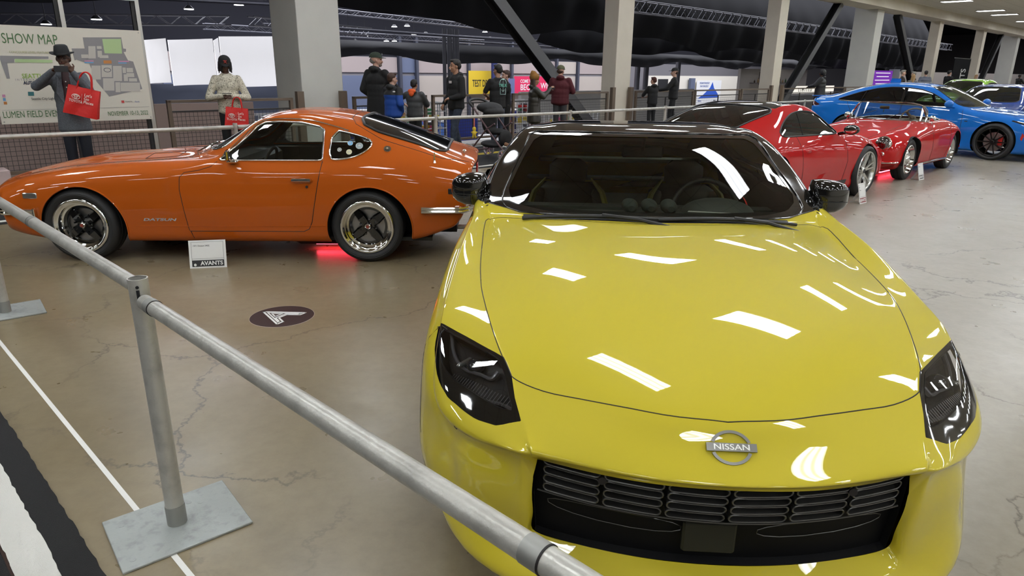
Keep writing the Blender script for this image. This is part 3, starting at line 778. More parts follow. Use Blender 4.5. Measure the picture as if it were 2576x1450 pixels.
# ------------------------------------------------------------------ the yellow coupe (x = 0 at the nose)
def z_rings():
    return [
     [(-.043,0,.588),(-.025,.2,.586),(.030,.37,.580),(.085,.487,.573),(.09,.497,.52),(.10,.50,.45),(.115,.497,.37),(.127,.489,.310),(.085,.37,.306),(.045,.2,.305),(.029,0,.305)],
     [(-.058,0,.607),(-.040,.2,.606),(.010,.37,.603),(.058,.50,.597),(.070,.523,.585),(.090,.53,.45),(.098,.525,.36),(.095,.51,.285),(.035,.39,.268),(-.020,.2,.262),(-.045,0,.262)],
     [(-.050,0,.622),(-.034,.2,.622),(.012,.37,.622),(.047,.505,.622),(.060,.545,.608),(.125,.60,.48),(.13,.60,.37),(.10,.56,.265),(.028,.42,.238),(-.040,.22,.232),(-.062,0,.232)],
     [(.020,0,.669),(.036,.2,.668),(.080,.38,.666),(.118,.525,.655),(.132,.632,.597),(.200,.70,.49),(.185,.70,.37),(.12,.65,.245),(.02,.46,.205),(-.05,.24,.198),(-.072,0,.198)],
     [(.070,0,.716),(.095,.2,.717),(.165,.38,.718),(.245,.562,.722),(.236,.728,.598),(.300,.755,.49),(.275,.755,.39),(.20,.74,.235),(.06,.52,.165),(-.015,.26,.16),(-.04,0,.16)],
     [(.205,0,.772),(.225,.2,.776),(.285,.41,.777),(.345,.60,.765),(.372,.802,.655),(.415,.838,.575),(.41,.84,.43),(.38,.83,.26),(.2,.6,.125),(.1,.3,.12),(.08,0,.12)],
     [(.42,0,.832),(.435,.2,.836),(.475,.43,.832),(.516,.655,.802),(.60,.815,.772),(.60,.882,.68),(.56,.90,.48),(.60,.90,.25),(.5,.7,.12),(.5,.35,.12),(.5,0,.12)],
     [(.70,0,.884),(.715,.22,.888),(.74,.46,.880),(.765,.709,.840),(.80,.825,.822),(.82,.895,.73),(.82,.915,.48),(.85,.905,.25),(.85,.75,.12),(.85,.35,.12),(.85,0,.12)],
     [(1.05,0,.920),(1.07,.23,.924),(1.10,.50,.915),(1.169,.752,.866),(1.20,.825,.898),(1.2,.895,.80),(1.2,.912,.5),(1.2,.90,.25),(1.2,.75,.12),(1.2,.35,.12),(1.2,0,.12)],
     [(1.40,0,.940),(1.42,.25,.941),(1.48,.52,.930),(1.60,.755,.905),(1.56,.825,.935),(1.56,.885,.83),(1.6,.905,.52),(1.6,.895,.25),(1.6,.75,.12),(1.6,.35,.12),(1.6,0,.12)],
     [(1.50,0,.968),(1.52,.27,.968),(1.58,.52,.962),(1.731,.765,.962),(1.76,.845,.945),(1.78,.88,.84),(1.8,.90,.55),(1.8,.89,.25),(1.8,.75,.12),(1.8,.35,.12),(1.8,0,.12)],
     [(1.76,0,1.100),(1.775,.27,1.097),(1.82,.50,1.088),(1.99,.732,1.085),(2.02,.855,.952),(2.02,.885,.85),(2.02,.90,.55),(2.02,.89,.25),(2.02,.75,.12),(2.02,.35,.12),(2.02,0,.12)],
     [(2.00,0,1.215),(2.01,.27,1.211),(2.05,.47,1.200),(2.17,.678,1.198),(2.2,.86,.955),(2.2,.89,.85),(2.2,.90,.55),(2.2,.89,.25),(2.2,.75,.12),(2.2,.35,.12),(2.2,0,.12)],
     [(2.20,0,1.280),(2.21,.27,1.277),(2.25,.46,1.268),(2.34,.632,1.262),(2.4,.86,.96),(2.4,.89,.85),(2.4,.90,.55),(2.4,.89,.25),(2.4,.75,.12),(2.4,.35,.12),(2.4,0,.12)],
     [(2.48,0,1.302),(2.49,.27,1.300),(2.50,.45,1.296),(2.55,.60,1.272),(2.7,.865,.965),(2.7,.895,.86),(2.7,.905,.55),(2.7,.89,.25),(2.7,.75,.12),(2.7,.35,.12),(2.7,0,.12)],
     [(2.90,0,1.275),(2.90,.27,1.272),(2.90,.44,1.262),(2.92,.58,1.225),(3.0,.865,.975),(3.0,.905,.87),(3.0,.915,.55),(3.0,.89,.25),(3.0,.75,.12),(3.0,.35,.12),(3.0,0,.12)],
     [(3.30,0,1.185),(3.30,.27,1.18),(3.30,.42,1.165),(3.30,.56,1.11),(3.35,.83,.985),(3.35,.91,.87),(3.35,.925,.55),(3.35,.90,.25),(3.35,.75,.13),(3.35,.35,.13),(3.35,0,.13)],
     [(3.75,0,1.06),(3.75,.27,1.055),(3.75,.42,1.04),(3.75,.58,1.0),(3.75,.80,.94),(3.75,.89,.84),(3.75,.92,.55),(3.75,.90,.27),(3.75,.75,.17),(3.75,.35,.17),(3.75,0,.17)],
     [(4.15,0,.965),(4.15,.3,.96),(4.15,.5,.95),(4.14,.65,.92),(4.12,.78,.88),(4.1,.86,.78),(4.1,.88,.55),(4.1,.86,.32),(4.12,.7,.24),(4.12,.35,.24),(4.12,0,.24)],
     [(4.30,0,.93),(4.30,.3,.925),(4.29,.5,.91),(4.27,.65,.88),(4.24,.74,.82),(4.22,.80,.72),(4.22,.81,.55),(4.22,.78,.38),(4.23,.65,.32),(4.24,.35,.32),(4.24,0,.32)],
     [(4.31,0,.80),(4.31,.2,.80),(4.30,.35,.79),(4.29,.45,.77),(4.28,.5,.72),(4.28,.52,.65),(4.28,.52,.58),(4.28,.48,.52),(4.28,.35,.5),(4.28,.2,.5),(4.28,0,.5)]]
def insert_cols(rings, spec):
    """add section columns between j and j+1 (fraction t), from the last to the first"""
    out = []
    for r in rings:
        r = list(r)
        for j, t in sorted(spec, reverse=True):
            a, b = r[j], r[j + 1]; r.insert(j + 1, tuple(a[q] + (b[q] - a[q]) * t for q in range(3)))
        out.append(r)
    return out
def build_z():
    root = empty('sports_coupe', (0.555, 1.4875, 0), 0, 'bright yellow modern sports coupe with black roof in the foreground', 'car')
    yaw = .0588; root.rotation_euler.z = math.atan2(-math.cos(yaw), -math.sin(yaw))
    YEL = mat('yellow_paint', (.53, .44, .028), .45, .0, 1.0, .12, coat_rough=.012)
    rg = insert_cols(z_rings(), [(2, .80), (3, .15), (4, .22)])
    # columns are now 0 1 2 2b 3 3b 4 4b 5 ...; keep the lip over the grille and the ridge below the lamps crisp
    for i, p in ((1, (.080, .530, .552)), (2, (.100, .560, .570)), (3, (.165, .650, .566)), (4, (.270, .738, .560)), (5, (.405, .815, .615))): rg[i][7] = p
    for i, p in ((2, (.054, .515, .617)), (3, (.122, .560, .640)), (4, (.245, .600, .700)), (5, (.345, .640, .748))): rg[i][5] = p
    for i in range(10, 20):          # even out the columns around the cabin rails
        r = rg[i]; L = lambda a, b, t: tuple(a[q] + (b[q] - a[q]) * t for q in range(3))
        r[3] = L(r[2], r[4], .55); r[5] = L(r[4], r[6], .33); r[7] = L(r[6], r[8], .45)
        if i > 10: r[5] = (r[5][0], r[5][1] + .018, r[5][2] + .012)
    sh = Shell(rg, 8, 5, .97)
    hood = [(.070,-.05),(.070,0),(.085,.14),(.12,.26),(.165,.38),(.205,.48),(.262,.569),(.329,.600),(.41,.627),(.516,.656),(.624,.682),(.765,.710),(.953,.733),(1.169,.752),(1.40,.768),(1.56,.772),(1.60,.755),(1.60,.70),(1.54,.60),(1.47,.42),(1.42,.22),(1.405,0),(1.405,-.05)]
    hood = spline(hood[1:10], 4) + spline(hood[9:15], 5)[1:] + spline(hood[14:22], 4)[1:]
    hood = [(.070,-.05)] + [(a, b) for a, b, *_ in [tuple(q) for q in hood]] + [(1.405,-.05)]
    hl = [(.132,.534),(.20,.556),(.262,.569),(.329,.598),(.395,.655),(.465,.713),(.535,.775),(.607,.838),(.54,.842),(.476,.830),(.411,.815),(.360,.796),(.302,.762),(.250,.713),(.200,.664),(.150,.602)]
    inner = [(.165,.556),(.22,.574),(.28,.590),(.335,.615),(.40,.670),(.47,.730),(.535,.790),(.575,.825),(.52,.825),(.47,.813),(.415,.797),(.372,.773),(.325,.736),(.278,.688),(.235,.642),(.190,.594)]
    cab = [(1.30,.948),(1.48,.955),(1.60,.942),(1.74,.960),(2.2,.966),(3.1,.984),(3.6,1.005),(3.95,1.03),(3.9,1.6),(1.0,1.6),(1.0,.948)]
    wf = [(-.1,.9),(.55,.9),(.66,.935),(.712,.975),(.707,1.01),(.676,1.083),(.638,1.161),(.603,1.240),(.57,1.258),(.3,1.266),(-.1,1.268)]
    wi = [(-.1,.962),(.50,.960),(.62,.970),(.672,.992),(.684,1.02),(.655,1.08),(.618,1.155),(.575,1.222),(.535,1.243),(.3,1.250),(-.1,1.252)]
    sw = [(1.84,.985),(2.02,1.075),(2.30,1.195),(2.60,1.228),(2.95,1.20),(3.15,1.13),(3.27,1.03),(3.22,.995),(2.6,.978)]
    sh.cut('xz', cab, lambda x, y, z: z > .93, 'roof')
    sh.cut('yz', wf, lambda x, y, z: x < 2.33, 'frit', only=('roof',))
    sh.cut('yz', wi, lambda x, y, z: x < 2.33, 'windshield', only=('frit',))
    sh.cut('xz', sw, lambda x, y, z: abs(y) > .5, 'side_window', only=('roof',))
    sh.cut('xy', [(3.05,-.1),(3.05,.35),(3.1,.45),(3.55,.5),(3.62,.45),(3.66,-.1)], lambda x, y, z: z > 1.0, 'rear_window', only=('roof',))
    sh.cut('xy', hl, lambda x, y, z: z > .585 and x < .8, 'headlight')
    sh.cut('xy', inner, lambda x, y, z: z > .585, 'lens', only=('headlight',))
    sh.cut('xy', hood, lambda x, y, z: z > .66 and x < 1.7, 'hood')
    sh.cut('xz', [(-.2,-.1),(.60,-.1),(.60,.74),(.5,.80),(.1,.80),(-.2,.80)], lambda x, y, z: True, 'bumper')
    sh.cut('yz', [(-.1,.17),(.93,.17),(.95,.05),(-.1,.05)], lambda x, y, z: x < .6, 'lip', only=('bumper',))
    AR = [(.86, .345, .375), (3.41, .345, .385)]
    for a in AR: arch(sh, *a)
    sh.part('body_panels', ('body', 'cap_rear'), YEL, root)
    sh.part('front_bumper', ('bumper',), YEL, root)
    sh.part('bumper_lip', ('lip',), YEL, root)
    sh.part('hood', ('hood',), YEL, root)
    sh.part('roof', ('roof',), GBLACK, root)
    wind = sh.part('windshield', ('windshield',), GL_WIND, root, -.002)
    sh.part('windshield_border', ('frit',), mat('frit_black', (.010, .010, .010), .04, 0, 1), root)
    for s in (1, -1): sh.part('side_window', ('side_window',), glass('z_side_glass', (.45, .48, .45)), root, -.003, lambda x, y, z, s=s: y * s > 0)
    sh.part('rear_window', ('rear_window',), GL_DARK, root, -.003)
    sm = MB()
    for L in sh.border(('hood',)): sm.tube([p - n * .0006 for p, n in L], .0020, 5, closed=True)
    sh.seam(sm, 'xy', [(.55, .80), (.607, .842)], .002)
    sh.seam(sm, 'xz', [(.60, .74), (.62, .64), (.56, .50), (.50, .40)], .002)
    sh.seam(sm, 'xz', [(1.72, .95), (1.68, .80), (1.66, .5), (1.72, .22)], .003)
    sh.seam(sm, 'xz', [(3.05, .97), (3.1, .7), (3.0, .4), (2.9, .22), (1.72, .22)], .003)
    sm.build('panel_gap', TRIM, root, True)
    sh.edge('windshield_moulding', ('windshield', 'frit'), .004, GBLACK, root, .002)
    sh.edge('roof_moulding', ('roof', 'frit', 'windshield', 'side_window', 'rear_window'), .003, GBLACK, root, .0)
    # headlights
    for s, q in ((1, 'l'), (-1, 'r')):
        c = lambda x, y, z, s=s: y * s > 0
        h = sh.part('headlight', ('headlight',), GBLACK, root, .0, c)
        sh.part('lamp_glass', ('lens',), GL_LAMP, h, .001, c)
        hz = sh.part('reflector_bowl', ('lens',), mat('lamp_inner', (.025, .025, .027), .25, .4), h, -.045, c)
        sh.edge('lamp_rim', ('lens',), .004, mat('lamp_grey', (.05, .05, .055), .25, .6), h, -.004, s)
        def at(x, y, d):
            p, n = sh.hit('xy', x, y * s); return p - n.normalized() * d
        g = MB()
        for d, r in ((.026, .006), (.034, .004)):
            g.tube([at(x, y, d) for x, y in spline([(.55,.80),(.45,.775),(.38,.735),(.33,.68),(.30,.645),(.31,.625)], 6)], r, 8)
            g.tube([at(x, y, d) for x, y in spline([(.30,.715),(.26,.67),(.22,.61),(.19,.575)], 6)], r, 8)
        g.build('light_guide', mat('guide_grey', (.16, .16, .17), .2, .3), h, True)
        p = at(.375, .70, .03); pr = MB(); pr.ell(p, (.030, .030, .022), 20, 12); pr.build('projector_lens', mat('projector', (.03, .03, .035), .02, 0, 1), h, True)
        p = at(.40, .735, .022); pr = MB(); pr.box(p, (.07, .018, .012), rz=s * .5, bev=.004); pr.build('lamp_bar', mat('bar_glass', (.3, .3, .28), .1, .5), h, True)
        tm = MB()
        for k in range(22):
            t = k / 21; x = .205 + .16 * t; y = .585 + .19 * t ** .9
            a0 = at(x + .012, y - .012, .020); a1 = at(x - .004, y + .006, .016); tm.tube([a0, a1], .0016, 4)
        tm.build('lamp_fins', mat('fin_grey', (.22, .22, .23), .25, .6), h)
        am = MB(); am.tube([at(x, y, .006) for x, y in spline([(.53,.826),(.47,.815),(.41,.798),(.37,.775)], 6)], .004, 6)
        am.build('side_reflector', mat('amber_reflector', (.45, .09, .02), .2), h, True)
    # grille
    def gx(y, z, d=.0):
        t = (.588 - z) / .283; a = abs(y) / .489
        return -((-.043 + .128 * a ** 1.9) * (1 - t) + (.029 + .098 * a ** 2.1) * t) - d
    G = MB(); ny, nz = 20, 6; V = []; F = []
    for j in range(nz + 1):
        for i in range(ny + 1):
            y = -.50 + 1.0 * i / ny; z = .598 - .30 * j / nz; V.append((gx(y, z, .034), y, z))
    for j in range(nz):
        for i in range(ny): a = j * (ny + 1) + i; F.append([a, a + 1, a + ny + 2, a + ny + 1])
    G.add(V, F); G.build('grille', mat('grille_matt', (.004, .004, .0045), .7, spec=.15), root, True)
    fr = MB(); fx = Matrix.Identity(4)
    rim_pts = [(y, .590) for y in np.linspace(-.49, .49, 15)] + [(.495, .45), (.488, .309)] + [(y, .307) for y in np.linspace(.47, -.47, 15)] + [(-.488, .309), (-.495, .45)]
    fr2 = MB(); n = len(rim_pts); V = []
    for d in (.0, .036): V += [(gx(y, z, d + .001), y, z) for y, z in rim_pts]
    fr2.add(V, [[i, (i + 1) % n, n + (i + 1) % n, n + i] for i in range(n)]); fr2.build('grille_surround', BLACK, root)
    sl = MB(); GRY = mat('slot_edge_grey', (.085, .083, .078), .30, .5)
    rows = [.5735, .5435, .5135, .4835]
    for c in range(6):
        y0 = -.475 + c * .1588 + .006; y1 = y0 + .147
        for k, z in enumerate(rows):
            hh = .0122; pts = []
            sk = -.004
            for a in np.linspace(PI / 2, 3 * PI / 2, 7): pts.append((y0 + hh + math.cos(a) * hh, z + math.sin(a) * hh))
            for a in np.linspace(-PI / 2, PI / 2, 7): pts.append((y1 - hh + math.cos(a) * hh, z + math.sin(a) * hh))
            dense = []
            for q in range(len(pts)):
                a, b = pts[q], pts[(q + 1) % len(pts)]; m = 5 if abs(a[0] - b[0]) > .05 else 1
                for e in range(m): dense.append((a[0] + (b[0] - a[0]) * e / m, a[1] + (b[1] - a[1]) * e / m))
            L = [Vector((gx(y, zz, .006), y, zz)) for y, zz in dense]; sl.tube(L, .0024, 5, closed=True)
            nn = len(dense); V = [(gx(y, zz, .006), y, zz) for y, zz in dense] + [(gx(y, zz, .033), y, zz) for y, zz in dense]
            b = MB(); sl.add(V, [[i, (i + 1) % nn, nn + (i + 1) % nn, nn + i] for i in range(nn)])
    sl.build('grille_slots', GRY, root, True)
    ln = MB(); ln.tube([(gx(y, .4655, .005), y, .4655) for y in np.linspace(-.485, .485, 21)], .0025, 5)
    for s in (-1, 1):
        ln.tube([Vector((gx(s * y, z, .030), s * y, z)) for y, z in chaikin([(.10, .440), (.46, .440), (.45, .395), (.10, .385)], 2)], .0012, 4, closed=True)
    ln.build('grille_divider', GRY, root, True)
    rd = MB(); rd.box((gx(0, .40, .014), -.03, .405), (.02, .14, .095), bev=.006); rd.build('radar_cover', mat('radar_grey', (.022, .022, .015), .5, spec=.2), root, True)
    sn = MB()
    for y in (-.317, .317): p = Vector((gx(y, .56, .004), y, .560)); sn.cyl(p, p + Vector((.008, 0, 0)), .011, seg=18)
    for s in (-1, 1):
        p, nn = sh.hit('yz', s * .737, .560)
        if p is not None:
            a = nn.orthogonal().normalized(); b = nn.cross(a)
            sn.tube([p + nn * .0005 + (a * math.cos(t) + b * math.sin(t)) * .011 for t in [k * PI / 12 for k in range(24)]], .0011, 4, closed=True)
    sn.build('parking_sensor', TRIM, root, True)
    # emblem
    p, nn = sh.hit('yz', 0, .669)
    Fm = frame_m(p + nn * .004, (0, 1, 0), Vector((0, 0, 1)) - nn * nn.z)
    em = MB(); M3 = Fm.to_3x3()
    def E(x, y, z=0): return Fm @ Vector((x, y, z))
    for sgn in (1, -1):
        arc = [(.052 * math.cos(a), .052 * math.sin(a) ) for a in np.linspace(R(19), R(161), 28)]
        for q in range(len(arc) - 1):
            (x0, y0), (x1, y1) = arc[q], arc[q + 1]; y0 *= sgn * .86; y1 *= sgn * .86
            k0, k1 = .84, .84
            em.add([E(x0, y0), E(x1, y1), E(x1 * k1, y1 * k1), E(x0 * k0, y0 * k0), E(x0, y0, .004), E(x1, y1, .004), E(x1 * k1, y1 * k1, .004), E(x0 * k0, y0 * k0, .004)], [[4, 5, 6, 7], [0, 1, 5, 4], [3, 7, 6, 2]])
    em.prism([(-.0625, -.0105), (.0625, -.0105), (.0625, .0105), (-.0625, .0105)], .001, .0065, E)
    e = em.build('emblem', mat('emblem_grey', (.27, .265, .25), .28, .9), root)
    text('emblem_lettering', 'NISSAN', .0205, mat('emblem_letters', (.85, .85, .82), .3, .4), e, Fm @ Matrix.Translation((0, -.0005, .0068)), .0006, bold=.0002, squash=1.32)
    em = MB(); em.tube([E(.0565 * math.cos(t), .0475 * math.sin(t), .002) for t in [k * PI / 20 for k in range(40)] if abs(math.sin(t)) > .32], .0004, 4) if False else None
    # mirrors
    for s in (1, -1):
        mm = MB(); c = Vector((-1.875, s * .885, 1.005))
        P = []
        for i in range(9):
            t = i / 8; a = PI * t
            w = .5 - .5 * math.cos(a)
        secs = [(-.084, .034, .050, -.002), (-.076, .056, .076, -.004), (-.04, .068, .082, -.004), (.02, .066, .078, -.004), (.062, .058, .064, -.004), (.086, .040, .044, -.004), (.095, .016, .018, -.004)]
        V = []; ns = 20
        for dy, rx, rz_, dz in secs:
            for k in range(ns):
                a = 2 * PI * k / ns; ca, sa = math.cos(a), math.sin(a)
                ex = .6; X = math.copysign(abs(ca) ** ex, ca) * rx; Z = math.copysign(abs(sa) ** ex, sa) * rz_
                V.append(c + Vector((X - abs(dy) * .25, s * dy, Z + dz)))
        F = [[k * ns + i, k * ns + (i + 1) % ns, (k + 1) * ns + (i + 1) % ns, (k + 1) * ns + i] for k in range(len(secs) - 1) for i in range(ns)] + [list(range(ns)), list(range((len(secs) - 1) * ns, len(secs) * ns))]
        mm.add(V, F); mo = mm.build('door_mirror', GBLACK, root, True, 50)
        st = MB(); st.tube(spline([(-1.74, s * .775, .950), (-1.80, s * .80, .953), (-1.86, s * .86, .955)], 5), [.022] * 5 + [.018] * 6, 10); st.build('mirror_stem', BLACK, mo, True)
        ch = MB(); ch.tube([c + Vector((.0655 - abs(d) * .2, s * d, -.022)) for d in np.linspace(-.07, .07, 8)], .0018, 5); ch.build('mirror_line', BLACK, mo, True)
    # wipers
    for y0, y1, nm in ((-.60, .06, 0), (.0, .62, 1)):
        L = []
        for t in np.linspace(0, 1, 14):
            y = y0 + (y1 - y0) * t; xx = 1.452 + .20 * abs(y) ** 2.2 + (.012 * math.sin(PI * t))
            p, nn = sh.hit('xy', xx, y)
            L.append(p + nn * (.010 + .004 * math.sin(PI * t)))
        w = MB(); w.tube(L, [.009] * 9 + [.007] * 5, 8); wo = w.build('wiper', BLACK, root, True)
        a = MB(); a.tube([L[7] + Vector((0, 0, .006)), L[10] + Vector((.03, 0, 0)), L[-1] + Vector((.06, .03, -.03))], .008, 6); a.build('wiper_arm', BLACK, wo, True)
    cw = MB(); ny = 24; V = []; F = []
    for i in range(ny + 1):
        y = -.60 + 1.20 * i / ny; xx = 1.405 + .17 * (abs(y) / .7) ** 2.2
        for d, dz in ((-.03, -.012), (.13, -.03)): 
            p, nn = sh.hit('xy', xx + d, y); V.append((p.x, y, p.z + dz if d < 0 else p.z - .02))
    cw.add(V, [[2 * i, 2 * i + 1, 2 * i + 3, 2 * i + 2] for i in range(ny)]); cw.build('cowl_panel', BLACK, root, True)
    # cabin
    dsh = MB(); V = []; F = []; nx, ny = 6, 16
    for j in range(ny + 1):
        y = -.66 + 1.32 * j / ny
        for i in range(nx + 1):
            t = i / nx; x = 1.62 + .10 * (abs(y) / .66) ** 2 + .50 * t; z = .905 - .02 * t - (.10 * t ** 6) + .012 * math.cos(y * 3)
            V.append((-x, y, z))
    for j in range(ny):
        for i in range(nx): a = j * (nx + 1) + i; F.append([a, a + 1, a + nx + 2, a + nx + 1])
    dsh.add(V, F); dsh.box((-2.16, 0, .74), (.10, 1.40, .28)); DM = mat('dash_grey', (.05, .056, .052), .6)
    dsh.build('dashboard', DM, root, True)
    gp = MB()
    for y in (-.085, .01, .105):
        V = []; ns = 18
        for dx, rr in ((-.078, .016), (-.070, .027), (-.04, .036), (.01, .040), (.04, .037), (.045, .024)):
            for k in range(ns):
                a = 2 * PI * k / ns; V.append((-1.83 - dx, y + math.cos(a) * rr, .930 + .012 + math.sin(a) * rr * .85))
        gp.add(V, [[k * ns + i, k * ns + (i + 1) % ns, (k + 1) * ns + (i + 1) % ns, (k + 1) * ns + i] for k in range(5) for i in range(ns)] + [list(range(ns)), list(range(5 * ns, 6 * ns))])
    gp.build('gauge_pods', mat('pod_grey', (.07, .08, .073), .7, spec=.2), root, True)
    bn = MB(); bn.ell((-1.90, .36, .900), (.15, .18, .075), 24, 12); bn.build('instrument_hood', DM, root, True)
    pp = MB(); V = [(-1.585, .15, .965), (-1.66, .17, .955), (-1.68, .37, .945), (-1.61, .40, .955)]; pp.add(V + [(a, b, c + .001) for a, b, c in V], [[0, 1, 2, 3], [4, 5, 6, 7]]); pp.build('paper_sheet', WHITE, root)
    YT = mat('seat_yellow', (.32, .29, .04), .5)
    for y in (-.37, .37): bucket_seat(root, 2.55, y, mat('seat_black', (.016, .016, .015), .6), YT, .22, .64, .245)
    steering(root, 2.22, .37, .84, .18, BLACK)
    br = MB(); br.box((-3.42, 0, .975), (.05, 1.15, .040), bev=.012); br.build('strut_bar', mat('bar_satin', (.42, .47, .42), .35, .3), root, True)
    br = MB(); br.box((-3.30, 0, .86), (.06, 1.3, .03), bev=.01); br.box((-3.3, 0, .70), (.5, 1.5, .03)); br.build('cargo_shelf', mat('shelf_grey', (.10, .11, .10), .6), root, True)
    lin = sh.part('cabin_lining', ('roof', 'body'), INTER, root, -.03, lambda x, y, z: 2.3 < x < 4.0 and z > .35, True)
    sh.part('door_lining', ('body',), INTER, root, -.03, lambda x, y, z: 1.45 < x <= 2.3 and z > .35, True)
    rm = MB(); rm.box((-2.16, 0, 1.17), (.02, .22, .06), bev=.01); rm.tube([(-2.15, 0, 1.18), (-2.12, 0, 1.24)], .01, 6); rm.build('rear_view_mirror', BLACK, root, True)
    fl = MB(); fl.box((-2.5, 0, .20), (1.9, 1.5, .03)); fl.box((-2.5, 0, .38), (1.6, .22, .32)); fl.build('cabin_floor', INTER, root)
    wells(sh, root, AR, .55, .875)
    for x in (.86, 3.41):
        for s in (1, -1): add_wheel(root, x, .755, .335, .24, .245, 'ten', s)
    return root
build_z()

def car_root(name, x, y, az, label):
    """car origin at the front axle centre on the floor, nose pointing along compass angle az"""
    a = R(az); f = Vector((math.sin(a), math.cos(a), 0))
    return empty(name, (x, y, 0), math.atan2(f.y, f.x), label, 'car')
def low(x, w, zl=.17, j6=None, j7=None, j8=None):
    return [(x, j6 or w, .45), (x, j7 or w - .015, .29), (x, j8 or w - .07, zl), (x, w * .55, zl - .01), (x, 0, zl - .01)]
def sides(sh, name, tagname, m, root, off=-.003):
    for s in (1, -1): sh.part(name, (tagname,), m, root, off, lambda x, y, z, s=s: y * s > 0)
def gaps(sh, root, specs, r=.003, m=None):
    """each entry (plane, points) becomes one dark panel gap per side"""
    for plane, pts in specs:
        for s in (1, -1):
            mb = MB(); sh.seam(mb, plane, pts, r, (s,))
            if mb.F: mb.build('panel_gap', m or TRIM, root, True)
def strip(sh, name, pts, r, m, root, side=1, off=.004, plane='xz'):
    L = sh.line(plane, pts, off, side)
    if len(L) > 1: mb = MB(); mb.tube(L, r, 8); return mb.build(name, m, root, True)

# ------------------------------------------------------------------ orange fastback of the seventies
def build_datsun():
    az = math.degrees(math.atan2(-.99947, -.03258))
    root = car_root('vintage_coupe', -3.6124, 6.2906, az, 'orange vintage fastback coupe with chrome bumpers, side on to the left')
    ORG = mat('orange_paint', (.47, .092, .005), .5, .0, .8, .08, coat_rough=.012)
    Q = lambda x, a, w, zl=.17: a + low(x, w, zl)
    rings = [
     [(-.80,0,.57),(-.80,.2,.57),(-.79,.34,.565),(-.75,.47,.56),(-.72,.53,.50),(-.72,.54,.45),(-.72,.53,.40),(-.73,.48,.36),(-.78,.34,.35),(-.79,.2,.35),(-.79,0,.35)],
     [(-.86,0,.60),(-.85,.2,.60),(-.82,.38,.597),(-.735,.59,.588),(-.665,.70,.545),(-.645,.74,.47),(-.64,.745,.40),(-.65,.70,.31),(-.76,.5,.26),(-.80,.25,.25),(-.81,0,.25)],
     [(-.80,0,.645),(-.79,.22,.645),(-.74,.42,.637),(-.635,.615,.625),(-.57,.735,.585),(-.55,.785,.50),(-.54,.79,.42),(-.55,.77,.29),(-.62,.6,.21),(-.68,.3,.2),(-.7,0,.2)],
     [(-.58,0,.712),(-.57,.22,.708),(-.53,.44,.690),(-.45,.625,.690),(-.40,.745,.65),(-.38,.795,.56),(-.38,.803,.45),(-.38,.79,.29),(-.4,.7,.19),(-.4,.4,.18),(-.4,0,.18)],
     Q(-.15,[(-.22,0,.792),(-.22,.22,.786),(-.20,.43,.758),(-.16,.63,.748),(-.15,.752,.70),(-.15,.802,.60)],.812),
     Q(.15,[(.12,0,.826),(.12,.22,.820),(.13,.44,.790),(.15,.635,.790),(.15,.757,.735),(.15,.806,.63)],.815),
     Q(.5,[(.48,0,.848),(.48,.22,.842),(.48,.44,.812),(.5,.64,.822),(.5,.76,.765),(.5,.807,.65)],.815),
     Q(.8,[(.76,0,.860),(.77,.25,.856),(.80,.46,.838),(.84,.635,.838),(.83,.757,.785),(.82,.805,.67)],.815),
     Q(1.02,[(.88,0,.872),(.89,.27,.870),(.94,.48,.862),(1.04,.63,.858),(1.05,.735,.83),(1.03,.797,.70)],.815),
     Q(1.18,[(.97,0,.915),(.98,.27,.911),(1.03,.47,.905),(1.17,.625,.900),(1.18,.722,.852),(1.18,.795,.72)],.815),
     Q(1.37,[(1.20,0,1.052),(1.21,.27,1.047),(1.25,.46,1.030),(1.36,.60,1.028),(1.37,.722,.853),(1.37,.795,.72)],.815),
     Q(1.57,[(1.40,0,1.162),(1.41,.27,1.157),(1.44,.45,1.142),(1.54,.575,1.135),(1.57,.722,.855),(1.57,.795,.72)],.815),
     Q(1.75,[(1.60,0,1.218),(1.61,.27,1.213),(1.64,.44,1.194),(1.72,.565,1.167),(1.75,.724,.857),(1.75,.796,.72)],.815),
     Q(1.98,[(1.90,0,1.230),(1.90,.27,1.225),(1.91,.43,1.205),(1.95,.56,1.163),(1.98,.726,.862),(1.98,.797,.72)],.815),
     Q(2.22,[(2.22,0,1.196),(2.22,.27,1.190),(2.22,.43,1.168),(2.20,.56,1.118),(2.22,.730,.872),(2.22,.802,.71)],.818),
     Q(2.5,[(2.5,0,1.122),(2.5,.27,1.117),(2.5,.44,1.095),(2.46,.575,1.040),(2.5,.725,.878),(2.5,.803,.71)],.82),
     Q(2.8,[(2.8,0,1.018),(2.8,.27,1.013),(2.8,.46,.993),(2.8,.60,.945),(2.8,.720,.850),(2.8,.795,.70)],.815,.2),
     [(3.06,0,.915),(3.06,.27,.912),(3.06,.47,.898),(3.06,.62,.868),(3.05,.72,.80),(3.05,.782,.68),(3.05,.795,.50),(3.04,.78,.34),(3.02,.72,.27),(3.0,.4,.25),(3.0,0,.25)],
     [(3.27,0,.842),(3.27,.26,.840),(3.265,.46,.832),(3.245,.63,.812),(3.22,.715,.75),(3.20,.758,.65),(3.19,.763,.50),(3.15,.745,.37),(3.10,.68,.31),(3.08,.4,.29),(3.08,0,.29)],
     [(3.25,0,.80),(3.25,.22,.80),(3.245,.40,.795),(3.23,.54,.78),(3.215,.62,.72),(3.20,.64,.63),(3.19,.63,.52),(3.17,.57,.44),(3.16,.40,.41),(3.16,.2,.41),(3.16,0,.41)]]
    sh = Shell(rings, 8, 7, .94)
    door = [(1.175,.846),(1.40,1.035),(1.475,1.112),(1.535,1.140),(1.66,1.150),(1.84,1.143),(2.025,1.104),(2.018,.852)]
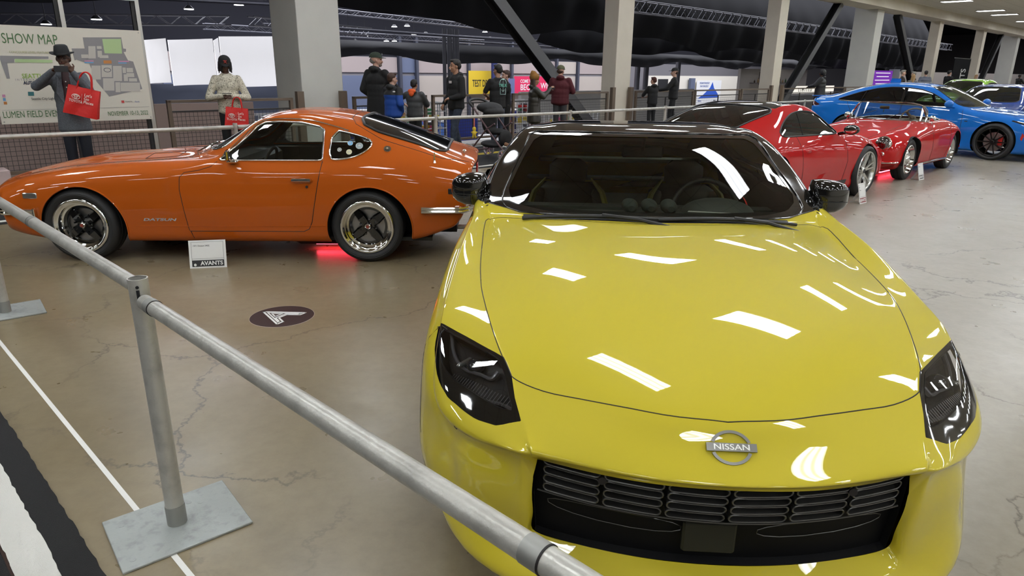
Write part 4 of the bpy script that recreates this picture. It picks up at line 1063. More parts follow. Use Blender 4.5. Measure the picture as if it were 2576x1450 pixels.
    quart = [(2.062,.853),(2.100,1.088),(2.256,1.058),(2.375,1.022),(2.418,.995),(2.418,.975),(2.395,.940),(2.31,.890),(2.21,.864)]
    sh.cut('xz', door, lambda x, y, z: abs(y) > .4, 'door_window'); sh.cut('xz', chaikin(quart, 1), lambda x, y, z: abs(y) > .4, 'quarter')
    sh.cut('yz', [(-.1,.908),(.44,.905),(.545,.912),(.572,.945),(.525,1.08),(.485,1.138),(.4,1.152),(-.1,1.166)], lambda x, y, z: x < 1.6 and z > .88, 'windshield')
    sh.cut('xy', [(2.30,-.1),(2.30,.38),(2.335,.50),(2.45,.535),(2.95,.56),(3.01,.52),(3.03,.42),(3.03,-.1)], lambda x, y, z: z > .8, 'hatch')
    sh.cut('yz', [(-.1,.57),(.40,.57),(.46,.53),(.46,.40),(.40,.36),(-.1,.36)], lambda x, y, z: x < -.5, 'grille')
    sh.cut('yz', chaikin([(.47,.60),(.68,.60),(.68,.44),(.50,.44)], 2), lambda x, y, z: x < -.55, 'scoop')
    sh.cut('yz', [(-.1,.74),(.60,.73),(.66,.68),(.66,.60),(.60,.56),(-.1,.56)], lambda x, y, z: x > 3.1, 'tailpanel', only=('body', 'cap_rear'))
    AR = [(.04, .285, .347), (2.39, .287, .355)]
    arch(sh, .04, .285, .347); arch(sh, 2.39, .287, .355, .362)
    sh.part('body', ('body', 'cap_rear', 'scoop'), ORG, root)
    sh.part('grille', ('grille', 'cap_front'), BLACK, root)
    sh.part('tail_panel', ('tailpanel',), mat('tail_grey', (.05, .05, .05), .4), root)
    sides(sh, 'door_window', 'door_window', GL_CLEAR, root); sides(sh, 'quarter_window', 'quarter', GL_CLEAR, root)
    sh.part('windshield', ('windshield',), GL_CLEAR, root, -.002); sh.part('hatch_window', ('hatch',), mat('hatch_glass', (.010, .011, .012), .05, 0, 1), root, .003)
    sh.part('cabin_lining', ('body',), INTER, root, -.022, lambda x, y, z: 1.0 < x < 3.1 and z > .25, True)
    for s in (1, -1):
        sh.edge('window_trim', ('door_window',), .008, CHROME, root, .002, s); sh.edge('quarter_trim', ('quarter',), .008, CHROME, root, .002, s)
    sh.edge('windshield_seal', ('windshield',), .009, CHROME, root, .001)
    sh.edge('hatch_seal', ('hatch',), .012, BLACK, root, .003)
    for s in (1, -1):
        strip(sh, 'drip_rail', spline([(1.20,.880),(1.36,1.03),(1.50,1.142),(1.66,1.168),(1.9,1.160),(2.10,1.115),(2.22,1.08)], 6), .0055, CHROME, root, s, .004)
        e = MB(); p, n = sh.hit('xz', 2.545, .940, s); e.cyl(p - n * .004, p + n * .006, .030, seg=28); e.cyl(p, p + n * .012, .016, seg=24); eo = e.build('pillar_emblem', CHROME, root, True)
        e = MB(); e.cyl(p + n * .0, p + n * .0085, .020, seg=24); e.build('emblem_field', INK, eo); e = MB(); e.box(p + n * .011, (.014, .006, .010)); e.build('emblem_bar', WHITE, eo)
    D = [(1.165,.838),(1.12,.800),(1.02,.770),(.905,.752),(.868,.715),(.860,.62),(.872,.50),(.893,.28),(.90,.268),(1.84,.268),(1.885,.29),(1.915,.35),(2.02,.845)]
    gaps(sh, root, [('xz', D), ('xz', [(.905,.27),(.925,.18)]), ('xy', [(-.55,.45),(-.2,.50),(.3,.53),(.75,.57),(.86,.55),(.875,.3),(.86,0)]), ('xy', [(2.22,0),(2.22,.40),(2.27,.52),(2.5,.60),(3.0,.655),(3.22,.60)])])
    strip(sh, 'sill_crease', [(.46,.310),(.90,.310),(2.03,.318)], .003, ORG, root, 1, .0)
    # arch flanges
    for x, z, r in AR:
        for s in (1, -1):
            pts = [(x + (r + .004) * math.cos(a), z + (r + .004) * math.sin(a)) for a in np.linspace(R(-18), R(198), 40)]
            strip(sh, 'arch_flange', pts, .006, ORG, root, s, .0)
    # near-side fittings
    for s in (1, -1):
        h = MB(); L = sh.line('xz', [(1.785,.697),(1.925,.697)], .022, s)
        h.tube([L[0] - Vector((0, s * .02, 0))] + L + [L[-1] - Vector((0, s * .02, 0))], .015, 8); ho = h.build('door_handle', CHROME, root, True)
        p, n = sh.hit('xz', 1.895, .645, s); k = MB(); k.cyl(p, p + n * .008, .011, seg=16); k.build('door_lock', CHROME, ho, True)
        b = MB(); L = sh.line('xz', [(2.825,.46),(3.16,.458)], .018, s); L += [Vector((-3.235, s * .70, .455)), Vector((-3.29, s * .60, .453))]
        for dz in (-.013, .013): b.tube([p + Vector((0, 0, dz)) for p in L], .016, 8)
        b.build('rear_bumper_end', CHROME, root, True)
        b = MB(); L = sh.line('xz', [(-.33,.422),(-.60,.425)], .016, s); L += [Vector((.76, s * .62, .43)), Vector((.86, s * .40, .43))]
        for dz in (-.013, .013): b.tube([p + Vector((0, 0, dz)) for p in L], .016, 8)
        p = L[0]; b.box(p, (.018, .035, .07), bev=.005); b.build('front_bumper_end', CHROME, root, True)
        p, n = sh.hit('xz', -.352, .556, s); q, _ = sh.hit('xz', -.40, .556, s)
        M = frame_m(p + n * .004, (1, 0, 0), (0, 0, 1)); k = MB(); k.box((0, 0, 0), (.115, .048, .014), bev=.006); k.V = [M @ v for v in k.V]
        ko = k.build('side_marker', mat('marker_chrome', (.45, .44, .42), .2, .9), root, True); k = MB(); k.box((0, 0, .004), (.098, .034, .012), bev=.004); k.V = [M @ v for v in k.V]; k.build('marker_lens', mat('marker_lens', (.46, .43, .38), .2), ko, True)
        p, n = sh.hit('xz', 3.08, .612, s); M = frame_m(p + n * .004, (1, 0, 0), (0, 0, 1)); k = MB(); k.box((0, 0, 0), (.062, .048, .012), bev=.006); k.V = [M @ v for v in k.V]
        ko = k.build('rear_side_marker', BLACK, root, True); k = MB(); k.box((0, 0, .005), (.046, .032, .012), bev=.004); k.V = [M @ v for v in k.V]; k.build('marker_lens', mat('amber_lens', (.6, .16, .02), .2), ko, True)
        k = MB(); M = frame_m(Vector((.70, s * .56, .53)), (0, 1, 0), (0, 0, 1)); k.lathe([(0, .03), (.05, .025), (.085, .0), (.092, -.01)], 28, Matrix.Translation((.66, s * .56, .53)) @ Matrix.Rotation(-PI / 2, 4, 'Z')); k.build('headlamp', GL_LAMP, root, True)
        k = MB(); k.box((-3.265, s * .50, .65), (.02, .26, .10), bev=.01); k.build('tail_lamp', mat('tail_red', (.35, .01, .01), .15, 0, .6), root, True)
    # badge on the fender
    p, n = sh.hit('xz', .67, .366, 1); q, _ = sh.hit('xz', .80, .366, 1)
    rt = Vector((-(.13), 0, 0)); rt = (q - p).normalized()
    M = frame_m(p + n * .003, rt, (0, 0, 1))
    if M.col[2][1] < 0: pass
    Sh = Matrix(((1, .45, 0, 0), (0, 1, 0, 0), (0, 0, 1, 0), (0, 0, 0, 1)))
    text('fender_lettering', 'DATSUN', .030, mat('badge_silver', (.75, .75, .73), .25, .6), root, M @ Sh, .0015, squash=2.25, bold=.0006)
    # door mirror on the near side
    mm = MB(); p, n = sh.hit('xz', 1.30, .838, 1)
    mm.box(p + Vector((0, .035, .002)), (.085, .055, .02), bev=.008); mm.tube([p + Vector((0, .05, .005)), p + Vector((.012, .075, .04))], .010, 8)
    c = p + Vector((.012, .10, .062)); V = []; ns = 14
    mm.V += []; mm.box(c, (.022, .12, .082), bev=.011, rz=R(12)); mm.build('door_mirror', CHROME, root, True)
    k = MB(); p, n = sh.hit('xy', 2.935, .70); k.cyl(p - Vector((0, 0, .01)), p + Vector((0, 0, .012)), .014, .009); k.tube([p, p + Vector((0, 0, .075))], .006, 6); k.build('aerial', CHROME, root, True)
    k = MB(); p, n = sh.hit('xy', 3.17, .33); k.tube([p + Vector((0, -.05, .012)), p + Vector((0, -.05, .025)), p + Vector((0, .05, .025)), p + Vector((0, .05, .012))], .008, 6); k.ell(p + Vector((0, 0, .02)), (.02, .02, .014), 10, 6); k.build('hatch_latch', CHROME, root, True)
    k = MB(); L = sh.line('xy', [(2.9, .68), (3.1, .70)], .012); k.tube(L, .004, 6); 
    for y0, y1 in ((-.05, -.48), (.46, .08)):
        k = MB(); a, na = sh.hit('xy', .91, y0 if y0 > 0 else y0); L = []
        for t in np.linspace(0, 1, 8):
            yy = y0 + (y1 - y0) * t; q, nq = sh.hit('xy', .955 + .06 * abs(yy) + .035 * math.sin(PI * t), yy); L.append(q + Vector((.01, 0, .02)))
        k.tube(L, .007, 6); k.tube([a, a + Vector((.01, 0, .03)), L[4]], .006, 6); k.build('wiper', CHROME, root, True)
    # hood vents: two low flat lids in the hood surface
    for y in (.30, -.30):
        k = MB(); pts = [(.42, y - .09), (.42, y + .09), (.70, y + .09), (.70, y - .09), (.42, y - .09)]; L = sh.line('xy', pts, .0005, 1)
        k.tube(L, .0028, 5); k.build('hood_lid_gap', TRIM, root, True)
    # quarter-window stickers
    STK = [(2.24, .985, .022, (.16, .42, .72)), (2.315, .965, .030, (.30, .36, .38)), (2.235, .918, .024, (.62, .60, .38)), (2.155, .935, .018, (.30, .33, .33))]
    for x, z, r, c in STK:
        p, n = sh.hit('xz', x, z, 1)
        k = MB(); k.cyl(p - n * .0005, p + n * .0012, r, seg=26); ko = k.build('window_sticker', mat('sticker_%02d%02d' % (x * 10, z * 100), c, .5), root)
        k = MB(); a = n.orthogonal().normalized(); b = n.cross(a); k.tube([p + n * .0015 + (a * math.cos(t) + b * math.sin(t)) * r * .93 for t in [q * PI / 12 for q in range(24)]], .0012, 4, closed=True); k.build('sticker_ring', WHITE, ko)
        k = MB(); k.ell(p + n * .0018, (r * .4, .0008, r * .35), 8, 6); k.build('sticker_mark', WHITE, ko)
    # cabin
    SM = mat('vinyl_black', (.012, .012, .013), .45)
    for y in (.34, -.34): bucket_seat(root, 1.92, y, SM, None, .10, .42, .22)
    steering(root, 1.45, .34, .74, .18, SM, 20)
    k = MB(); k.box((-1.12, 0, .72), (.36, 1.30, .22), bev=.05); k.build('dashboard', SM, root, True)
    k = MB(); k.box((-1.95, 0, .18), (1.9, 1.36, .03)); k.box((-2.55, 0, .52), (.75, 1.2, .04)); k.build('cabin_floor', INTER, root)
    for s in (1, -1):
        k = MB(); L = [Vector((-1.20, s * .66, .86)), Vector((-1.30, s * .62, .93))]; k.box((-1.6, s * .70, .64), (.85, .03, .36), bev=.01); k.build('door_card', SM, root, True)
    wells(sh, root, AR, .50, .785)
    for x in (.0, 2.365):
        for s in (1, -1): add_wheel(root, x, .690, .304, .215, .214, 'dish', s)
    k = MB(); k.tube([(-2.5, .25, .14), (-3.1, .28, .2), (-3.30, .28, .2)], .022, 10); k.build('exhaust_pipe', STEEL, root, True)
    k = MB(); k.box((-2.75, 0, .22), (.7, .9, .06)); k.box((-1.3, 0, .16), (2.4, .7, .05)); k.build('underbody', DARK, root)
    return root
build_datsun()

# ------------------------------------------------------------------ red rear-engined coupe seen from its rear right
def build_911():
    root = car_root('sports_car', 4.17, 9.87, 49, 'red rear-engined sports coupe with black roof, behind the yellow coupe')
    RED = mat('red_paint', (.44, .003, .004), .5, .0, .65, .05, coat_rough=.012)
    RED2 = RED
    Q = lambda x, a, w, zl=.13: a + [(x, w, .48), (x, w - .02, .28), (x, w - .07, zl), (x, w * .55, zl - .01), (x, 0, zl - .01)]
    rings = [
     [(-.98,0,.42),(-.98,.12,.42),(-.975,.22,.415),(-.96,.32,.41),(-.95,.36,.38),(-.95,.37,.34),(-.95,.36,.30),(-.955,.32,.26),(-.96,.22,.25),(-.965,.12,.25),(-.965,0,.25)],
     [(-.96,0,.50),(-.955,.2,.50),(-.94,.38,.495),(-.88,.56,.485),(-.80,.70,.45),(-.76,.75,.38),(-.76,.75,.31),(-.78,.70,.22),(-.86,.5,.14),(-.93,.25,.13),(-.95,0,.13)],
     [(-.86,0,.585),(-.85,.22,.583),(-.80,.42,.585),(-.72,.60,.60),(-.66,.74,.55),(-.62,.80,.46),(-.61,.81,.37),(-.62,.80,.24),(-.7,.6,.13),(-.75,.3,.12),(-.78,0,.12)],
     [(-.62,0,.665),(-.62,.22,.665),(-.58,.42,.675),(-.50,.61,.715),(-.44,.76,.655),(-.42,.845,.56),(-.42,.86,.44),(-.42,.85,.26),(-.45,.7,.13),(-.45,.4,.12),(-.45,0,.12)],
     Q(-.1,[(-.2,0,.735),(-.2,.24,.737),(-.18,.44,.748),(-.1,.64,.800),(-.1,.795,.745),(-.1,.885,.62)],.895),
     Q(.3,[(.2,0,.795),(.2,.26,.797),(.22,.46,.800),(.27,.66,.826),(.3,.80,.775),(.3,.865,.64)],.875),
     Q(.55,[(.40,0,.832),(.41,.28,.832),(.44,.50,.830),(.52,.68,.832),(.55,.79,.79),(.55,.85,.65)],.865),
     Q(.75,[(.52,0,.872),(.53,.30,.870),(.57,.53,.868),(.72,.705,.890),(.75,.785,.815),(.75,.845,.66)],.86),
     Q(1.0,[(.78,0,1.045),(.79,.28,1.040),(.83,.49,1.030),(.96,.655,1.030),(1.0,.78,.835),(1.0,.845,.67)],.86),
     Q(1.25,[(1.08,0,1.185),(1.09,.27,1.180),(1.12,.46,1.165),(1.22,.61,1.142),(1.25,.78,.85),(1.25,.85,.68)],.865),
     Q(1.6,[(1.45,0,1.248),(1.45,.27,1.242),(1.47,.45,1.225),(1.53,.59,1.175),(1.6,.785,.862),(1.6,.86,.69)],.875),
     Q(1.95,[(1.85,0,1.232),(1.85,.27,1.226),(1.86,.45,1.207),(1.88,.60,1.140),(1.95,.80,.875),(1.95,.89,.71)],.90,.14),
     Q(2.25,[(2.25,0,1.165),(2.25,.28,1.158),(2.25,.46,1.135),(2.22,.63,1.045),(2.25,.82,.885),(2.25,.915,.73)],.925,.15),
     Q(2.6,[(2.62,0,1.055),(2.62,.29,1.048),(2.61,.48,1.025),(2.58,.67,.950),(2.6,.82,.875),(2.6,.92,.73)],.93,.16),
     Q(2.95,[(2.98,0,.93),(2.98,.3,.928),(2.97,.50,.915),(2.95,.69,.875),(2.95,.81,.81),(2.95,.89,.68)],.90,.2),
     [(3.28,0,.85),(3.28,.3,.85),(3.26,.5,.835),(3.22,.68,.80),(3.18,.77,.74),(3.16,.83,.62),(3.15,.84,.48),(3.15,.82,.32),(3.16,.7,.22),(3.18,.4,.2),(3.18,0,.2)],
     [(3.50,0,.74),(3.50,.3,.735),(3.47,.5,.72),(3.42,.64,.69),(3.38,.70,.63),(3.36,.74,.54),(3.35,.74,.44),(3.35,.70,.34),(3.37,.6,.27),(3.4,.3,.26),(3.4,0,.26)],
     [(3.53,0,.62),(3.53,.2,.62),(3.52,.34,.61),(3.50,.45,.59),(3.49,.5,.55),(3.49,.51,.5),(3.49,.5,.45),(3.49,.46,.40),(3.49,.34,.38),(3.5,.2,.38),(3.5,0,.38)]]
    sh = Shell(rings, 7, 6, .94)
    sw = spline([(.78,.866),(.90,.965),(1.06,1.065),(1.25,1.128),(1.5,1.148),(1.76,1.120),(1.98,1.045),(2.15,.965),(2.22,.922),(2.18,.895),(2.0,.885),(1.4,.872)], 4, True)
    sh.cut('xz', sw, lambda x, y, z: abs(y) > .42, 'side_window')
    sh.cut('yz', [(-.1,.885),(.50,.882),(.62,.895),(.645,.93),(.56,1.08),(.50,1.165),(.4,1.185),(-.1,1.20)], lambda x, y, z: x < 1.3 and z > .86, 'windshield')
    sh.cut('xy', [(1.15,-.1),(1.15,.46),(1.25,.505),(1.95,.52),(1.98,.40),(2.0,-.1)], lambda x, y, z: z > 1.1, 'roof')
    sh.cut('xy', [(2.0,-.1),(1.98,.42),(1.99,.515),(2.08,.545),(2.7,.50),(2.80,.42),(2.84,-.1)], lambda x, y, z: z > .9, 'rear_window')
    sh.cut('xy', [(3.02,-.1),(3.02,.55),(3.2,.60),(3.28,.55),(3.30,-.1)], lambda x, y, z: z > .7, 'deck')
    AR = [(0, .335, .355), (2.45, .345, .368)]
    for a in AR: arch(sh, *a)
    sh.part('body', ('body', 'cap_rear', 'cap_front'), RED, root)
    sh.part('roof_panel', ('roof',), GBLACK, root); sh.part('engine_lid', ('deck',), BLACK, root)
    sides(sh, 'side_window', 'side_window', glass('dark_side_glass', (.34, .37, .36)), root)
    sh.part('windshield', ('windshield',), GL_CLEAR, root); sh.part('rear_window', ('rear_window',), glass('rear_glass', (.30, .30, .27)), root, -.002)
    for s in (1, -1): sh.edge('window_trim', ('side_window',), .009, BLACK, root, .001, s)
    sh.edge('rear_window_seal', ('rear_window',), .010, BLACK, root, .001); sh.edge('windshield_seal', ('windshield',), .010, BLACK, root)
    sh.part('cabin_lining', ('body', 'roof'), INTER, root, -.022, lambda x, y, z: .6 < x < 2.9 and z > .25, True)
    gaps(sh, root, [('xz', [(.62,.855),(.60,.75),(.57,.5),(.60,.30),(.64,.21),(1.70,.20),(1.74,.30),(1.80,.55),(1.86,.875)]), ('xy', [(-.82,.40),(-.5,.56),(0,.60),(.35,.62),(.42,.5),(.38,0)]), ('xz', [(1.60,1.14),(1.68,.875)])], .0035)
    for s in (1, -1):
        k = MB(); p, n = sh.hit('xz', 1.66, .70, s); k.ell(p, (.075, .012, .022), 14, 8); k.build('door_handle', RED, root, True)
        k = MB(); L = sh.line('xz', [(.02, .23), (.02, .23)], 0); pts = [(.50,.215),(.78,.225),(.78,.27),(.48,.268)]
        V = [sh.hit('xz', a, b, s)[0] + Vector((0, s * .003, 0)) for a, b in pts]; k.add(V, [[0, 1, 2, 3]]); k.build('side_stripe', INK, root)
        k = MB(); c = Vector((-.86, s * .98, .925)); k.ell(c, (.055, .095, .062), 20, 12); k.tube([(-.80, s * .80, .86), (-.84, s * .90, .885)], .020, 8)
        for v in k.V:
            if v.x < -.885: v.x = -.885
        mo = k.build('door_mirror', GBLACK, root, True)
        k = MB(); k.ell(c + Vector((-.028, 0, .0)), (.002, .075, .045), 16, 8); k.build('mirror_glass', CHROME, mo, True)
        k = MB(); k.ell((.60, s * .62, .575), (.09, .085, .085), 20, 12); k.build('headlamp', GL_LAMP, root, True)
    # rear spoiler blade standing above the engine lid
    k = MB(); ny = 18; V = []
    for i in range(ny + 1):
        y = -.78 + 1.56 * i / ny; e = 1 - (abs(y) / .78) ** 6
        x = 3.42 - .10 * (y / .78) ** 2; z = .985 - .02 * (y / .78) ** 2
        V += [(-(x - .10), y, z - .012), (-(x + .13), y, z + .022), (-(x + .135), y, z + .004), (-(x - .08), y, z - .030)]
    F = [[4 * i + a, 4 * i + (a + 1) % 4, 4 * i + 4 + (a + 1) % 4, 4 * i + 4 + a] for i in range(ny) for a in range(4)] + [[0, 1, 2, 3], [4 * ny + 3, 4 * ny + 2, 4 * ny + 1, 4 * ny]]
    k.add(V, F); so = k.build('rear_spoiler', RED, root, True)
    k = MB()
    for y in (-.35, .35): k.box((-3.36, y, .90), (.10, .02, .16))
    k.build('spoiler_strut', BLACK, so)
    for y in (.36, -.36): bucket_seat(root, 1.50, y, mat('seat_grey', (.05, .055, .055), .5), None, .10, .50, .23)
    steering(root, 1.02, .36, .72, .18, BLACK); k = MB(); k.box((-.72, 0, .72), (.35, 1.35, .2), bev=.05); k.build('dashboard', BLACK, root, True)
    k = MB(); k.box((-1.5, 0, .16), (2.0, 1.5, .03)); k.box((-2.4, 0, .6), (.6, 1.3, .05)); k.build('cabin_floor', INTER, root)
    wells(sh, root, AR, .50, .86)
    for s in (1, -1): add_wheel(root, 0, .775, .335, .25, .255, 'split', s)
    for s in (1, -1): add_wheel(root, 2.45, .79, .345, .30, .265, 'split', s)
    return root
build_911()

# ------------------------------------------------------------------ red open roadster
def build_356():
    root = car_root('roadster', 5.68, 11.30, 226.6, 'small red open vintage roadster with round headlamps and chrome windshield frame', )
    RED = mat('red_paint', (.52, .006, .008), .5)
    Q = lambda x, a, w, zl=.17: a + [(x, w, .45), (x, w - .02, .30), (x, w - .08, zl), (x, w * .55, zl - .01), (x, 0, zl - .01)]
    rings = [
     [(-.80,0,.44),(-.80,.08,.44),(-.798,.15,.438),(-.795,.2,.43),(-.79,.23,.41),(-.79,.235,.38),(-.79,.23,.35),(-.79,.2,.32),(-.79,.15,.31),(-.79,.08,.31),(-.79,0,.31)],
     [(-.76,0,.52),(-.76,.16,.52),(-.745,.32,.52),(-.70,.50,.51),(-.64,.62,.47),(-.62,.65,.40),(-.62,.65,.34),(-.64,.6,.26),(-.7,.4,.2),(-.74,.2,.19),(-.75,0,.19)],
     [(-.64,0,.60),(-.64,.17,.60),(-.61,.33,.61),(-.52,.545,.655),(-.46,.68,.58),(-.44,.725,.49),(-.44,.73,.40),(-.45,.71,.28),(-.5,.5,.18),(-.55,.25,.17),(-.58,0,.17)],
     [(-.40,0,.68),(-.40,.18,.68),(-.38,.35,.685),(-.30,.56,.725),(-.28,.70,.65),(-.26,.765,.56),(-.26,.775,.44),(-.26,.76,.28),(-.28,.65,.17),(-.28,.35,.16),(-.28,0,.16)],
     Q(.05,[(-.1,0,.755),(-.1,.19,.755),(-.08,.37,.752),(0,.58,.765),(.05,.72,.70),(.05,.80,.60)],.80),
     Q(.4,[(.3,0,.815),(.3,.21,.815),(.32,.40,.808),(.37,.59,.795),(.4,.72,.735),(.4,.795,.63)],.80),
     Q(.75,[(.65,0,.850),(.66,.23,.850),(.68,.43,.842),(.73,.60,.825),(.75,.72,.77),(.75,.795,.65)],.81),
     Q(1.1,[(1.05,0,.855),(1.05,.24,.855),(1.07,.44,.852),(1.1,.61,.842),(1.1,.725,.785),(1.1,.80,.66)],.815),
     Q(1.5,[(1.5,0,.855),(1.5,.24,.855),(1.5,.44,.852),(1.5,.61,.842),(1.5,.725,.79),(1.5,.80,.67)],.82),
     Q(1.9,[(1.9,0,.87),(1.9,.24,.87),(1.9,.44,.862),(1.9,.61,.842),(1.9,.73,.79),(1.9,.81,.67)],.83),
     Q(2.3,[(2.3,0,.85),(2.3,.24,.85),(2.3,.42,.835),(2.28,.59,.805),(2.28,.72,.745),(2.28,.80,.64)],.82,.18),
     [(2.68,0,.74),(2.68,.22,.735),(2.66,.38,.72),(2.62,.55,.685),(2.60,.67,.63),(2.58,.74,.54),(2.58,.75,.43),(2.58,.73,.31),(2.6,.6,.22),(2.62,.3,.21),(2.62,0,.21)],
     [(2.95,0,.58),(2.95,.18,.575),(2.93,.32,.565),(2.88,.46,.54),(2.85,.56,.50),(2.83,.61,.44),(2.83,.61,.38),(2.84,.57,.32),(2.86,.45,.28),(2.88,.2,.27),(2.88,0,.27)],
     [(3.0,0,.48),(3.0,.12,.48),(2.99,.2,.475),(2.98,.28,.46),(2.97,.32,.44),(2.97,.33,.41),(2.97,.32,.38),(2.97,.28,.36),(2.98,.2,.35),(2.98,.12,.35),(2.98,0,.35)]]
    sh = Shell(rings, 7, 6, .94)
    sh.cut('xy', spline([(.98,0),(1.0,.35),(1.08,.54),(1.3,.60),(1.7,.60),(1.88,.52),(1.95,.3),(1.96,0),(1.95,-.1),(1.0,-.1)], 4, True), lambda x, y, z: z > .7, 'hole')
    AR = [(0, .32, .34), (2.1, .32, .345)]
    for a in AR: arch(sh, *a)
    sh.part('body', ('body', 'cap_rear', 'cap_front'), RED, root)
    sh.part('cabin_lining', ('body',), INTER, root, -.02, lambda x, y, z: .9 < x < 2.0 and z > .2, True)
    sh.edge('cockpit_trim', ('hole',), .010, CHROME, root, .002, cond=lambda x, y, z: z > .7)
    gaps(sh, root, [('xz', [(.82,.80),(.84,.5),(.88,.24),(1.62,.24),(1.70,.5),(1.74,.80)]), ('xy', [(-.55,.25),(-.2,.42),(.5,.50),(.78,.45),(.84,0)])], .0035)
    for s in (1, -1):
        strip(sh, 'sill_trim', [(.40,.225),(1.70,.225)], .016, CHROME, root, s, .010)
        strip(sh, 'side_moulding', [(.30,.66),(.9,.69),(1.8,.70),(2.3,.67)], .005, RED, root, s, .003)
        k = MB(); M = Matrix.Translation((sh.hit('yz', s * .545, .575)[0].x + .012, s * .548, .585)) @ Matrix.Rotation(R(-14), 4, 'Y') @ Matrix.Rotation(-PI / 2, 4, 'Z')
        k.lathe([(.108, -.06), (.112, .0), (.108, .014), (.092, .018)], 32, M); ho = k.build('headlamp', CHROME, root, True)
        k = MB(); k.lathe([(0, .048), (.045, .042), (.078, .029), (.094, .014)], 32, M); k.build('lamp_glass', glass('fluted_glass', (.75, .76, .74)), ho, True)
        k = MB(); k.lathe([(0, -.03), (.05, -.02), (.094, .012)], 28, M); k.build('reflector', mat('lamp_silver', (.6, .6, .58), .3, 1, bump=(160, .5)), ho, True)
        k = MB()
        for a, rr in [(0, 0)] + [(i * PI / 3, .046) for i in range(6)]:
            k.ell(M @ Vector((rr * math.cos(a), .022, rr * math.sin(a))), (.017, .017, .017), 10, 6)
        k.build('lamp_cells', GL_LAMP, ho, True)
        p, n = sh.hit('yz', s * .56, .43, 1)
        if p is not None: k = MB(); k.lathe([(.0, .02), (.022, .018), (.036, .0), (.038, -.02)], 22, Matrix.Translation(p) @ Matrix.Rotation(-PI / 2, 4, 'Z')); k.build('turn_signal', CHROME, root, True)
        k = MB(); q, n = sh.hit('xy', 1.02, s * .68); k.tube([q, q + Vector((0, 0, .05))], .009, 8); k.ell(q + Vector((0, 0, .085)), (.025, .058, .048), 16, 10); k.build('door_mirror', CHROME, root, True)
    k = MB(); k.tube(spline([(.44, -.72, .30), (.60, -.66, .30), (.76, -.45, .30), (.84, 0, .30), (.76, .45, .30), (.60, .66, .30), (.44, .72, .30)], 6), .030, 10); bo = k.build('front_bumper', RED, root, True)
    k = MB(); k.tube(spline([(.46, -.745, .305), (.62, -.69, .305), (.79, -.47, .305), (.872, 0, .305), (.79, .47, .305), (.62, .69, .305), (.46, .745, .305)], 6), .011, 8); k.build('bumper_trim', CHROME, bo, True)
    k = MB(); k.tube(spline([(-2.6, -.73, .36), (-2.85, -.6, .36), (-3.02, 0, .36), (-2.85, .6, .36), (-2.6, .73, .36)], 6), .03, 10); k.build('rear_bumper', RED, root, True)
    # curved windshield with slim frame
    V = []; n = 24; top = []; bot = []
    for i in range(n + 1):
        a = -1.0 + 2.0 * i / n; y = .635 * math.sin(a * 1.05) / math.sin(1.05); x = .66 + .34 * (1 - math.cos(a * 1.05)) / (1 - math.cos(1.05))
        h = .285 * (1 - abs(a) ** 5) ** .5
        bot.append(Vector((-x, y, sh.hit('xy', x, y)[0].z + .004))); top.append(Vector((-x - .16 * h / .285 + .0, y * .97, bot[-1].z + h + .002)))
    g = MB(); g.add(bot + top, [[i, i + 1, n + 2 + i, n + 1 + i] for i in range(n)]); go = g.build('windshield', glass('roadster_glass', (.50, .56, .58)), root, True)
    f = MB(); f.tube(bot, .010, 8); f.tube(top, .008, 8); f.build('windshield_frame', CHROME, go, True)
    for s in (0, 1):
        k = MB(); i = n - 1 if s else 1; k.tube(spline([bot[i] + Vector((0, 0, -.01)), bot[i] * .5 + top[i] * .5 + Vector((-.0, 0, .02)), top[i - 2 if s else i + 2]], 6), .016, 8); k.build('windshield_post', CHROME, go, True)
    k = MB(); p = Vector((-.78, 0, 1.055)); k.box(p, (.012, .15, .05), bev=.01); k.tube([(-.76, 0, 1.03), (-.74, 0, .98)], .006, 6); k.build('rear_view_mirror', mat('mirror_olive', (.10, .10, .06), .3, .4), root, True)
    for y0, y1 in ((-.1, -.42), (.4, .06)):
        k = MB(); k.tube([(-.66, y1, sh.hit('xy', .66, y1)[0].z + .01), (-.70, (y0 + y1) / 2, .95), (-.72, y0, 1.01)], .005, 6); k.build('wiper', BLACK, root, True)
    steering(root, 1.20, .33, .86, .20, mat('cream_wheel', (.30, .22, .14), .4), 28)
    for y in (-.32, .32): bucket_seat(root, 1.62, y, mat('leather_black', (.02, .018, .018), .5), None, .15, .32, .22)
    k = MB(); k.box((-1.5, 0, .2), (1.2, 1.4, .03)); k.box((-.99, 0, .75), (.04, 1.2, .16)); k.build('cabin_floor', INTER, root)
    wells(sh, root, AR, .45, .78)
    for x in (0, 2.1):
        for s in (1, -1): add_wheel(root, x, .665, .315, .185, .215, 'slot', s)
    return root
build_356()

